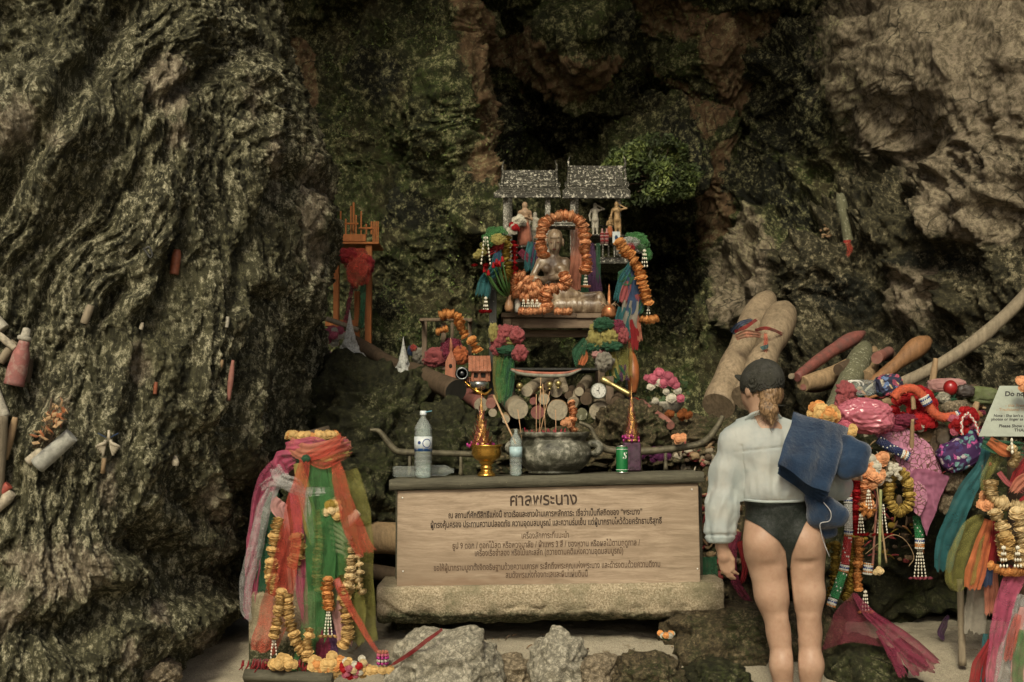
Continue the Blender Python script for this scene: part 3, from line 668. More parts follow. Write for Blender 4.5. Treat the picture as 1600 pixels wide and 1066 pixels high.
def clip_mesh(me, gf):
    """keep the side of the mesh where gf(vertices) > 0, cutting faces cleanly"""
    n = len(me.vertices); V = np.empty(n*3, np.float32); me.vertices.foreach_get('co', V); V = V.reshape(-1, 3); g = gf(V)
    nv = [tuple(v) for v in V]; cache = {}; fs = []
    for p in me.polygons:
        vi = list(p.vertices); gg = [g[i] for i in vi]
        if all(x <= 0 for x in gg): continue
        if all(x > 0 for x in gg): fs.append(tuple(vi)); continue
        out = []
        for a in range(len(vi)):
            i, j = vi[a], vi[(a+1) % len(vi)]
            if g[i] > 0: out.append(i)
            if (g[i] > 0) != (g[j] > 0):
                k = (min(i, j), max(i, j))
                if k not in cache:
                    t = g[k[0]]/(g[k[0]]-g[k[1]]); cache[k] = len(nv); nv.append(tuple(V[k[0]]+(V[k[1]]-V[k[0]])*t))
                out.append(cache[k])
        if len(out) > 2: fs.append(tuple(out))
    used = sorted({i for f in fs for i in f}); mp = {o: k for k, o in enumerate(used)}
    m2 = bpy.data.meshes.new(me.name); m2.from_pydata([nv[i] for i in used], [], [tuple(mp[i] for i in f) for f in fs])
    m2.polygons.foreach_set('use_smooth', [True]*len(fs)); m2.update(); return m2
def topx(V):
    """vertices -> photo pixel coordinates, for tracing a hem on a body where it stands"""
    x = V[:, 0]; y = V[:, 1]; z = V[:, 2]-CAMZ; dp = y*math.cos(PITCH)+z*math.sin(PITCH); up = -y*math.sin(PITCH)+z*math.cos(PITCH)
    return 800+F*x/dp, 533-F*up/dp
def thick_sheet(corners, th, nx=26, nz=26, noise_a=.004, seed=0, bulge=0):
    """a folded cloth layer: 4 corners (around), real thickness, rounded rim"""
    c = [Vector(q) for q in corners]; nrm = (c[1]-c[0]).cross(c[3]-c[0]).normalized()
    if nrm.y > 0: nrm = -nrm
    V = []; 
    for sgn in (1, -1):
        for j in range(nz):
            for i in range(nx):
                u, v = i/(nx-1), j/(nz-1); p = c[0]*(1-u)*(1-v)+c[1]*u*(1-v)+c[2]*u*v+c[3]*(1-u)*v
                e = min(u, 1-u, v, 1-v)*6; rim = math.sqrt(max(0, 1-(1-min(e, 1))**2)); V.append(p+nrm*(sgn*th*.5*rim+bulge*4*u*(1-u)))
    V = np.array([tuple(v) for v in V], np.float32); V += (np.stack([gn(V*9+seed), gn(V*9+seed+20), gn(V*9+seed+40)], 1)*noise_a)
    g = grid_faces(nx, nz); n = nx*nz; F2 = np.concatenate([g, g[:, ::-1]+n])
    me = mesh_np('layer', V, F2); return me
def text_obj(body, size, loc, rot, m, parent=None, align='CENTER', name='lettering', ext=.0006, w_=None, shear=0, bold=0):
    cu = bpy.data.curves.new(name, 'FONT'); cu.body = body; cu.size = size; cu.align_x = align; cu.align_y = 'CENTER'; cu.extrude = ext; cu.shear = shear; cu.offset = bold; cu.resolution_u = 3
    o = bpy.data.objects.new(name, cu); COL.objects.link(o)
    bpy.context.view_layer.update(); me = bpy.data.meshes.new_from_object(o.evaluated_get(bpy.context.evaluated_depsgraph_get()))
    bpy.data.objects.remove(o)
    if w_ and len(me.vertices):
        n = len(me.vertices); V = np.empty(n*3, np.float32); me.vertices.foreach_get('co', V); V = V.reshape(-1, 3)
        k = w_/(V[:, 0].max()-V[:, 0].min()); V[:, 0] *= k; me.vertices.foreach_set('co', V.ravel())
    me.materials.clear()
    t = link(name, me, m, parent, loc); t.rotation_euler = rot; return t
# ================================================================ PERSON at the altar, seen from behind
PY = 6.2
def Q(x, y, d=0.0): return P(x, y, PY+d)
def person():
    root = thing('person', 'standing person seen from behind in a sheer white shirt, black swim bottoms and dark cap', 'person', P(1240, 1153, PY))
    base = root.location.copy()
    SKIN, nt, b = mat('pale_skin'); v = coords(nt); c = ramp(nt, noise(nt, v, 9, 5, .65), [(.3, (.255, .155, .10)), (.55, (.335, .215, .145)), (.75, (.39, .26, .18))]); c = mix(nt, ramp(nt, noise(nt, v, 45, 4, .7), [(.52, 0), (.70, .35)]), c, (.27, .145, .10)); nt.links.new(c, b.inputs['Base Color'])
    b.inputs['Roughness'].default_value = .48; b.inputs['Subsurface Weight'].default_value = .08; b.inputs['Subsurface Radius'].default_value = (.012, .006, .004); p = bump(nt, b, noise(nt, v, 16, 4, .6), .12, .02); bump(nt, b, noise(nt, v, 300, 3, .7), .10, .002, p)
    k = .03
    B = []
    # torso and pelvis
    B += [cap(Q(1188, 612), Q(1194, 668, -.01), .052, .060, .03), cap(Q(1150, 688, -.01), Q(1248, 682, -.01), .052, .052, .06), ell(Q(1203, 712, .01), (.135, .092, .15), .06), cap(Q(1208, 740, .01), Q(1213, 790, .01), .105, .115, .05),
          ell(Q(1184, 760, .0), (.06, .09, .1), .05), ell(Q(1236, 760, .0), (.06, .09, .1), .05),
          ell(Q(1222, 822, .01), (.160, .108, .105), .05)]
    B += [ell(Q(1192, 848, -.040), (.085, .088, .090), .045), ell(Q(1257, 846, -.040), (.083, .088, .090), .045)]
    # legs
    for (hx, hy, kx, ky, ax, ay, cx, s_) in ((1196, 870, 1217, 990, 1224, 1128, 1223, -1), (1258, 868, 1265, 988, 1266, 1126, 1267, 1)):
        B += [cap(Q(hx, hy, -.005), Q((hx+kx)/2+s_*1, (hy+ky)/2, -.004), .087, .066, .04), cap(Q((hx+kx)/2+s_*1, (hy+ky)/2, -.004), Q(kx, ky, .0), .066, .045, .04),
              cap(Q(kx, ky, .0), Q(cx, 1040, -.020), .045, .049, .04), cap(Q(cx, 1040, -.020), Q(ax, ay, .012), .049, .029, .04),
              cap(Q(kx-4, ky-22, -.030), Q(kx-5, ky+14, -.026), .016, .012, .03), cap(Q(kx+5, ky-22, -.030), Q(kx+5, ky+14, -.026), .016, .012, .03),
              cap(Q(ax, ay, .01), Q(ax, ay+13, -.030), .030, .032, .03), cap(Q(ax, ay+14, -.025), Q(ax+s_*4, ay+18, .15), .030, .026, .03), cap(Q(ax, ay+16, .12), Q(ax+s_*6, ay+20, .185), .034, .018, .02)]
        for i in range(5):
            B.append(cap(Q(ax+s_*3+(i-2)*5.2*s_*-1, ay+19, .165), Q(ax+s_*4+(i-2)*5.6*s_*-1, ay+21, .205-.006*abs(i-1)), .011, .009, .006))
    # left arm hanging, right arm bent forward under the towel
    B += [cap(Q(1143, 690), Q(1127, 768, -.005), .044, .037, .04), cap(Q(1127, 768, -.005), Q(1126, 808, .0), .038, .036, .03), cap(Q(1126, 808, .0), Q(1127, 853, .01), .036, .0235, .03),
          cap(Q(1250, 688), Q(1276, 755, -.02), .044, .037, .04), cap(Q(1276, 755, -.02), Q(1322, 745, .10), .037, .026, .03)]
    # left hand: palm, four fingers slightly curled, thumb
    B += [cap(Q(1128, 853, .01), Q(1131, 868, .015), .023, .027, .02), ell(Q(1132, 872, .015), (.026, .015, .030), .015)]
    K = [(1125, 884, .02), (1130, 887, .018), (1135.5, 888, .016), (1140, 885, .014)]
    for i, (x, y, d) in enumerate(K):
        L = (11, 13, 12, 9)[i]
        B += [cap(Q(x, y-5, d), Q(x+3.0, y+L*.5, d+.004), .0095, .0086, .007), cap(Q(x+3.0, y+L*.5, d+.004), Q(x+7.5, y+L*1.0, d+.012), .0086, .0078, .004), cap(Q(x+7.5, y+L*1.0, d+.012), Q(x+13, y+L*1.35, d+.024), .0078, .0066, .004)]
    B += [cap(Q(1137, 862, .012), Q(1144.5, 874, .010), .0125, .0102, .012), cap(Q(1144.5, 874, .010), Q(1146.5, 887, .018), .0102, .0076, .005)]
    # right hand gripping the towel edge
    B += [ell(Q(1330, 742, .12), (.026, .03, .022), .015)]
    for i in range(4): B += [cap(Q(1334, 733+i*5, .10), Q(1343, 733+i*5, .09), .0095, .0085, .006), cap(Q(1343, 733+i*5, .09), Q(1346, 735+i*5, .065), .0085, .0072, .004)]
    B += [cap(Q(1330, 734, .10), Q(1338, 727, .08), .012, .009, .01)]
    # head turned to the left, looking over the altar
    hc = Q(1190, 602, .0); f = Vector((-.52, .85, .10)).normalized(); rt = Vector((.853, .522, 0)); upv = Vector((0, 0, 1)); Mh = Matrix((rt, f, upv)).transposed()
    def H(r, fw, u): return hc+rt*r+f*fw+upv*u
    B += [ell(hc, (.073, .092, .098), .03, Mh), ell(H(0, .045, -.055), (.052, .055, .058), .04, Mh), cap(H(0, .09, .005), H(0, .106, -.022), .008, .013, .012), ell(H(0, .088, -.052), (.024, .012, .010), .008, Mh),
          ell(H(-.076, .0, -.02), (.010, .02, .032), .008, Mh), ell(H(.076, .0, -.02), (.010, .02, .032), .008, Mh), ell(H(0, .075, .018), (.05, .018, .012), .02, Mh), ell(H(0, .086, -.088), (.02, .016, .014), .015, Mh)]
    cuts = [ell(H(-.028, .098, .0), (.014, .010, .009), .006, Mh), ell(H(.028, .098, .0), (.014, .010, .009), .006, Mh)]
    # clefts: between the buttocks and under them
    cuts += [cap(Q(1226, 832, -.135), Q(1231.5, 884, -.105), .010, .016, .03), cap(Q(1196, 887, -.112), Q(1227, 885, -.094), .008, .012, .022), cap(Q(1238, 884, -.094), Q(1281, 880, -.106), .012, .008, .022)]
    for d_ in np.arange(-.115, .12, .0065): cuts += [cap(Q(1232, 889, d_), Q(1239, 960, d_), .0032, .0042, .010), cap(Q(1239, 960, d_), Q(1242, 995, d_), .0042, .008, .012), cap(Q(1242, 995, d_), Q(1245.5, 1120, d_), .005, .006, .012)]
    body = sdf_mesh('body', B, .0055, cuts)
    def rel(me):
        me.transform(Matrix.Translation(-base)); return me
    n = len(body.vertices); V = np.empty(n*3, np.float32); body.vertices.foreach_get('co', V); V = V.reshape(-1, 3); NR = np.empty(n*3, np.float32); body.vertex_normals.foreach_get('vector', NR); NR = NR.reshape(-1, 3)
    # swim bottoms: the body's own surface, 4 mm proud, cut along the hems
    sub = mesh_np('bikini', V+NR*.0045, np.array([p.vertices[:] for p in body.polygons if 780 < topx(V[list(p.vertices)[:1]])[1][0] < 905 and V[p.vertices[0]][2] > .3 and V[p.vertices[0]][0] > .985], np.int32))
    def gk(W):
        x, y = topx(W); back = W[:, 1] < PY+.02
        yl = np.interp(x, [1140, 1160, 1189, 1218, 1231.5, 1236, 1248, 1257, 1266, 1285], [803, 808, 823, 846, 868, 868, 839, 820, 804, 795])
        yl = np.maximum(yl, 893-np.maximum(np.abs(x-1232.5)-1.5, 0)*9)
        yf = np.interp(x, [1150, 1165, 1200, 1222, 1240, 1262, 1285], [795, 800, 842, 890, 890, 838, 795])
        return np.minimum(np.where(back, yl, yf)-y, y-783)/100
    bk = clip_mesh(sub, gk); BLK = simple('black_swim_fabric', (.012, .016, .013), .45, .3, 200, bmp=.3, spec=.12)
    link('swim_bottoms', rel(bk), BLK, root)
    link('body', rel(body), SKIN, root)
    mb = MB(); wp_ = [Q(1161, 786, -.03), Q(1180, 787, -.10), Q(1212, 788, -.125), Q(1245, 787, -.10), Q(1263, 785, -.03)]
    # shirt
    SH = [cap(Q(1146, 691, -.01), Q(1250, 684, -.01), .062, .062, .05), ell(Q(1203, 715, .0), (.163, .118, .155), .06), cap(Q(1180, 750, -.005), Q(1184, 772, -.005), .070, .072, .06), cap(Q(1236, 748, -.005), Q(1238, 772, -.005), .076, .074, .06), ell(Q(1211, 764, .0), (.150, .128, .085), .05),
          cap(Q(1170, 668, .0), Q(1188, 656, .02), .058, .050, .05), cap(Q(1230, 664, .0), Q(1202, 656, .02), .058, .050, .05),
          cap(Q(1146, 692), Q(1134, 735, -.005), .055, .060, .05), cap(Q(1134, 735, -.005), Q(1129, 790, -.003), .060, .068, .04), cap(Q(1129, 790, -.003), Q(1125, 828, .0), .068, .070, .04), cap(Q(1124.5, 838, .0), Q(1124, 843, .0), .052, .048, .03),
          cap(Q(1252, 690), Q(1280, 752, -.02), .056, .062, .05), cap(Q(1280, 755, -.02), Q(1312, 762, .06), .062, .060, .04)]
    def wr(V):
        x, y = topx(V); d = .0075*gn(V*np.array([9, 9, 3.2], np.float32))+.0042*gn(V*np.array([26, 22, 7], np.float32)+9)+.0022*gn(V*np.array([48, 48, 20], np.float32))+.006*(ridged(V*np.array([11, 11, 6], np.float32)+2, 2)-1)
        arm = np.clip((1156-x)/12, 0, 1)
        lean = x+.22*(y-760)
        d += arm*.0030*np.sin(lean*.36+5*gn(V*5+3))*np.clip((y-690)/60, 0, 1)
        d += (1-arm)*.0024*np.sin(x*.33+5*gn(V*6))*np.clip((y-712)/50, 0, 1)
        d -= .006*np.exp(-((y-(706-(x-1150)*.10))/1.6)**2)*(1-arm)*(V[:, 1] < PY)        # yoke seam
        d -= .010*np.exp(-(((x-1157)-(y-700)*.04)/2.6)**2)*((y > 695) & (y < 782))     # sleeve seam
        d -= .010*np.exp(-((y-836)/2.0)**2)*arm
        c_ = np.array(Q(1205, 730)); r_ = V-c_; r_[:, 2] *= .1
        aw = V-np.stack([np.interp(y, [690, 830], [Q(1146, 690).x, Q(1126, 830).x]), np.full(len(V), PY), V[:, 2]], 1)
        nn = np.where(arm[:, None] > .5, aw, r_); nn /= np.linalg.norm(nn, axis=1)[:, None]+1e-6
        return V+nn*d[:, None]
    sh = sdf_mesh('shirt', SH, .006, (), wr)
    def gs(W):
        x, y = topx(W); lo = np.where(x < 1156, 847+.4*np.sin(x*.4), 783+1.0*np.sin(x*.30))
        return np.minimum(lo-y, y-(641+np.abs(x-1192)*.35))/100
    sh = clip_mesh(sh, gs)
    m, nt, b = mat('sheer_white_cotton'); v = coords(nt)
    c = mix(nt, ramp(nt, noise(nt, v, 7, 4, .6), [(.3, 0), (.7, 1)]), (.40, .48, .49), (.60, .65, .61)); nt.links.new(c, b.inputs['Base Color']); b.inputs['Roughness'].default_value = .6; b.inputs['Sheen Weight'].default_value = .2
    bump(nt, b, noise(nt, coords(nt, (1, 1, .35)), 60, 5, .65), .35, .008)
    tl = N(nt, 'ShaderNodeBsdfTranslucent'); nt.links.new(c, tl.inputs[0]); tr = N(nt, 'ShaderNodeBsdfTransparent'); m1 = N(nt, 'ShaderNodeMixShader'); m1.inputs[0].default_value = .3; m2 = N(nt, 'ShaderNodeMixShader'); m2.inputs[0].default_value = .70
    nt.links.new(b.outputs[0], m1.inputs[1]); nt.links.new(tl.outputs[0], m1.inputs[2]); nt.links.new(tr.outputs[0], m2.inputs[1]); nt.links.new(m1.outputs[0], m2.inputs[2]); nt.links.new(m2.outputs[0], nt.nodes['Material Output'].inputs['Surface'])
    SHM = m
    so = link('shirt', rel(sh), SHM, root)
    def RL(L): return [p-base for p in L]
    cb = MB(); cb.tube(RL(catmull([Q(1168, 656, -.04), Q(1176, 648, -.065), Q(1192, 644, -.075), Q(1208, 646, -.065), Q(1218, 654, -.03), Q(1210, 652, .05), Q(1190, 652, .09), Q(1172, 656, .05)], 40)), .017, 8, flat=.45); cb.build('collar', SHM, so)
    hb = MB(); hb.tube(RL(catmull([Q(1160, 781, -.02), Q(1172, 782, -.085), Q(1195, 784, -.122), Q(1220, 784, -.127), Q(1248, 783, -.10), Q(1264, 780, -.03)], 30)), .006, 6); hb.build('hem', SHM, so)
    cf = MB(); cf.lathe([(.047, -.014), (.052, -.010), (.054, 0), (.051, .012), (.046, .014)], Q(1124, 843, .0)-base, 28, lobes=(9, .04)); cf.build('cuff', SHM, so)
    # bra straps of a dark top under the shirt
    st_ = MB(); st_.tube(RL(catmull([Q(1160, 735, -.03), Q(1174, 734, -.068), Q(1205, 732, -.083), Q(1235, 732, -.068), Q(1250, 733, -.03)], 24)), .009, 6, flat=.4)
    st_.build('swim_top', BLK, root)
    # hair
    HM, nt, b = mat('light_brown_hair'); v = coords(nt, (1, 1, .15), (0, 0, 0), .03, 12)
    nt.links.new(ramp(nt, noise(nt, v, 160, 4, .6), [(.3, (.035, .02, .01)), (.5, (.14, .085, .042)), (.72, (.32, .21, .115))]), b.inputs['Base Color']); b.inputs['Roughness'].default_value = .45
    bump(nt, b, noise(nt, v, 220, 3, .6), .6, .004)
    hs = [ell(hc+Vector((0, 0, .004)), (.080, .097, .100), .02, Mh), ell(H(.0, -.075, -.045), (.050, .030, .045), .03, Mh), cap(Q(1196, 634, -.09), Q(1206, 640, -.10), .030, .030, .02), ell(Q(1200, 643, -.10), (.036, .03, .028), .02), cap(Q(1204, 648, -.10), Q(1206, 662, -.11), .022, .010, .015)]
    hcut = [ell(H(0, .095, -.04), (.09, .07, .12), .02, Mh)]
    def hw(V):
        return V+np.stack([gn(V*np.array([60, 60, 22], np.float32))*.005, gn(V*70+9)*.004, gn(V*50+20)*.003], 1)
    ho = link('hair', rel(sdf_mesh('hair', hs, .0045, hcut, hw)), HM, root)
    sb = MB()
    for i in range(46):
        a = rnd.uniform(0, 6.28); s0 = Q(1200+rnd.uniform(-12, 12), 636+rnd.uniform(-8, 6), -.10); p = [s0-base]
        for j in range(5):
            s0 = s0+Vector((math.cos(a)*.008+rnd.uniform(-.006, .006), rnd.uniform(-.008, .006), -.010+rnd.uniform(-.006, .005))); a += rnd.uniform(-1.5, 1.5); p.append(s0-base)
        sb.tube(catmull(p, 9), lerpl([.0016, .0007], 9), 4, cap=False)
    sb.tube(RL(catmull([Q(1206, 655, -.11), Q(1208, 664, -.115), Q(1204, 671, -.12), Q(1207, 677, -.12)], 12)), lerpl([.0022, .0006], 12), 4)
    sb.build('loose_strand', HM, ho)
    # cap
    CP = simple('dark_washed_cap_cotton', (.030, .030, .024), .85, .3, 60, bmp=.3, spec=.15)
    co = [ell(H(0, -.004, .012), (.089, .107, .104), .01, Mh)]
    ccut = [ell(H(0, -.004, .006), (.084, .102, .100), .004, Mh), cap(H(-.03, -.16, -.030), H(.03, -.16, -.030), .045, .045, .004), cap(H(-.2, .3, -.075), H(-.2, -.3, -.045), .0, .0, .001)]
    cm = sdf_mesh('cap', co, .0042, ccut[:1])
    def gc(W):
        r = W-np.array(hc); a = r@np.array(rt); b_ = r@np.array(f); u = r[:, 2]
        g = u+.052-.040*b_/.1; arch = np.where(b_ < 0, ((a/.030)**2+((u+.058)/.030)**2-1)*.03, 1)
        return np.minimum(g, arch)
    cm = clip_mesh(cm, gc); ho2 = link('cap', rel(cm), CP, root)
    bm_ = MB(); rows = []; nn = 15
    for j in range(8):
        t = j/7
        for i in range(nn):
            a = (i/(nn-1)-.5)*2; fw = .088*math.sqrt(max(0, 1-(a*.95)**2)); rows.append(H(a*.078, fw+t*.072*math.cos(a*1.35), .016+.020*t-.018*a*a)-base)
    m_ = len(rows); rows2 = [p-Vector((0, 0, .005)) for p in rows]
    fs = [(j*nn+i, j*nn+i+1, (j+1)*nn+i+1, (j+1)*nn+i) for j in range(7) for i in range(nn-1)]
    bm_.add(rows+rows2, fs+[tuple(m_+q for q in f_)[::-1] for f_ in fs]+[(7*nn+i, 7*nn+i+1, m_+7*nn+i+1, m_+7*nn+i) for i in range(nn-1)]); bm_.build('cap_bill', CP, ho2)
    s2 = MB(); s2.tube([H(.092*math.sin(q)*.92, -.108*math.cos(q), -.080)-base for q in np.linspace(-.5, .5, 12)], .007, 6, flat=.4); s2.build('cap_strap', CP, ho2)
    s3 = MB(); s3.ball(H(0, -.004, .117)-base, (.008, .008, .004), 8, 5); s3.build('cap_button', CP, ho2)
    return root
person()
# ---------------------------------------------------------------- towel over the right shoulder and arm
def towel():
    TM, nt, b = mat('navy_terry_cloth'); v = coords(nt)
    nt.links.new(ramp(nt, noise(nt, v, 12, 5, .6), [(.35, (.006, .017, .040)), (.6, (.013, .031, .064))]), b.inputs['Base Color']); b.inputs['Roughness'].default_value = .95; b.inputs['Sheen Weight'].default_value = .35; b.inputs['Specular IOR Level'].default_value = .1
    p = bump(nt, b, noise(nt, v, 420, 2, .7), .6, .004); bump(nt, b, noise(nt, v, 24, 4, .6), .4, .02, p)
    c0 = P(1280, 710, 6.05); t = thing('bath_towel', 'navy blue towel folded over the right shoulder of the person', 'towel', c0)
    for i in range(5):
        o_ = i*4.4; y0 = 6.02+i*.024
        cs = [P(1240, 644, y0+.12), P(1327, 668+o_*.2, y0+.12), P(1294-o_*.5, 774+o_*.9-6, y0-.05), P(1212+i*.4, 728+o_*.9-6, y0-.06)]
        me = thick_sheet([q-c0 for q in cs], .019, 34, 34, .008, 2.0+i*.12, .0)
        n_ = len(me.vertices); V = np.empty(n_*3, np.float32); me.vertices.foreach_get('co', V); V = V.reshape(-1, 3)
        x_, y_ = topx(V+np.array(c0)); dn = np.clip((y_-650)/120, 0, 1); uu = np.clip((x_-1212)/90, 0, 1)
        V[:, 2] -= .020*np.sin(uu*math.pi)*dn*dn; V[:, 1] -= .030*np.sin(np.clip((y_-644)/125, 0, 1)*math.pi); V[:, 1] += .05*np.clip((x_-1300)/28, 0, 1)**2
        V[:, 1] += .006*np.sin(x_*.12+y_*.05); me.vertices.foreach_set('co', V.ravel()); me.update(); link('folded_layer', me, TM, t)
    def sd(nm, prims, a, sd_):
        def wv(V): return V+np.stack([gn(V*13+sd_)*a, gn(V*13+sd_+9)*a, gn(V*np.array([22, 22, 6], np.float32)+sd_)*a*.6], 1)
        me = sdf_mesh(nm, prims, .006, (), wv); me.transform(Matrix.Translation(-c0)); link(nm, me, TM, t)
    q = lambda x, y, d=0: P(x, y, 6.06+d)
    sd('rolled_end', [cap(q(1322, 690, .05), q(1318, 720, .0), .030, .034, .03), cap(q(1332, 694, .04), q(1344, 704, .02), .03, .038, .03), cap(q(1346, 706, .01), q(1340, 730, -.01), .036, .03, .03), cap(q(1338, 728, .0), q(1322, 740, .0), .035, .025, .03), cap(q(1318, 738, .0), q(1306, 730, .02), .025, .03, .03)], .011, 3)
    sd('hanging_end', [cap(q(1268, 778, .05), q(1282, 805, .04), .036, .050, .03), cap(q(1290, 792, .03), q(1316, 802, .03), .045, .034, .04), cap(q(1278, 808, .05), q(1308, 812, .04), .042, .036, .03), cap(q(1284, 815, .09), q(1286, 832, .09), .035, .030, .02), cap(q(1296, 815, .09), q(1298, 832, .09), .03, .026, .02)], .009, 8)
    mb = MB(); mb.tube([x-c0 for x in catmull([q(1286, 784, -.02), q(1298, 800, -.035), q(1296, 814, -.03), q(1282, 818, -.02), q(1283, 832, -.01), q(1288, 850, .0), q(1296, 870, .0)], 26)], .0022, 5); mb.build('cord', simple('grey_cord', (.3, .3, .3)), t)
towel()
# ================================================================ ALTAR: slab, board, top plank and what stands on it
AY = 6.75
def slab():
    m, nt, b = mat('rough_concrete'); v = coords(nt)
    c = ramp(nt, noise(nt, v, 120, 4, .75), [(.3, (.11, .09, .055)), (.5, (.28, .23, .15)), (.68, (.46, .40, .29))])
    c = mix(nt, ramp(nt, noise(nt, v, 5, 6, .7), [(.45, 0), (.62, .75)]), c, (.13, .12, .07))
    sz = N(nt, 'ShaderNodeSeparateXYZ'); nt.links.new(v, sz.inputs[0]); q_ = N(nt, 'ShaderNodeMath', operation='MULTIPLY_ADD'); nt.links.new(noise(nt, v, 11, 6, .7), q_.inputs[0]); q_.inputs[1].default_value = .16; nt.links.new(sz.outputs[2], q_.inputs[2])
    c = mix(nt, ramp(nt, q_.outputs[0], [(.200, 1), (.235, 0)]), c, mix(nt, ramp(nt, noise(nt, v, 60, 4, .7), [(.5, 0), (.62, 1)]), (.030, .032, .014), (.16, .15, .09)))  # mottled darker tone towards the bottom, broken up by noise
    nt.links.new(c, b.inputs['Base Color']); b.inputs['Roughness'].default_value = .95
    p = bump(nt, b, noise(nt, v, 130, 3, .7), .8, .006); bump(nt, b, noise(nt, v, 18, 5, .7), .5, .02, p)
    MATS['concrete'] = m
    nx, nz = 180, 46; a = P(580, 917, AY-.03); d = P(1140, 908, AY-.10); h = .20; w_ = .60
    prof = []                                                    # around the section: top back -> top front -> bottom -> back
    L = [(w_, 0), (.05, 0), (.012, -.006), (0, -.03), (0, -h*.5), (.004, -h*.72), (.03, -h*.85), (.08, -h*.97), (.25, -h*1.02), (w_, -h)]
    L = [(np.interp(t, range(len(L)), [q[0] for q in L]), np.interp(t, range(len(L)), [q[1] for q in L])) for t in np.linspace(0, len(L)-1, nz)]
    V = []
    for (y, z) in L:
        for i in range(nx):
            t = i/(nx-1); p = a.lerp(d, t); e = min(t, 1-t)*nx/2.5; ins = .03*max(0, 1-e); V.append((p.x+(ins if t < .5 else -ins), p.y+y+ins, p.z+z*(1-.04*max(0, 1-e))))
    V = np.array(V, np.float32); low = np.clip(-(V[:, 2]-np.interp(V[:, 0], [a.x, d.x], [a.z, d.z]))/h-.45, 0, 1)
    V[:, 2] += low*(.030*fbm(V*np.array([7, 7, 7], np.float32), 4)+.02); V[:, 1] += low*.10*np.abs(fbm(V*6+5, 4)); V += (fbm(V*30, 2)*.003)[:, None]
    # a crack near the left end
    dd = seg_dist(V[:, 0], V[:, 2], to_xz([(580, 941), (600, 943), (622, 958), (650, 966)], AY-.03)); V[:, 1] += .02*np.exp(-(dd/.008)**2)
    dd = seg_dist(V[:, 0], V[:, 2], to_xz([(790, 952), (815, 946), (845, 952), (858, 944)], AY-.05)); V[:, 1] += .012*np.exp(-(dd/.006)**2)
    me = mesh_np('slab', V, grid_faces(nx, nz)); t = thing('concrete_bench', 'broken concrete slab bench with darker crumbling underside, carrying the lettered board', 'bench', (0, 0, 0))
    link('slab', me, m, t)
    mb = MB(); mb.box(P(660, 984, 7.15)+Vector((0, 0, .03)), (.22, .25, .22), bev=.02); mb.box(P(1060, 980, 7.1)+Vector((0, 0, .03)), (.22, .25, .22), bev=.02)
    for k in range(2):
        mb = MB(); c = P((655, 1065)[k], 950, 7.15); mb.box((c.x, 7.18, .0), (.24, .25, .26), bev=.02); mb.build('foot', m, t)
slab()
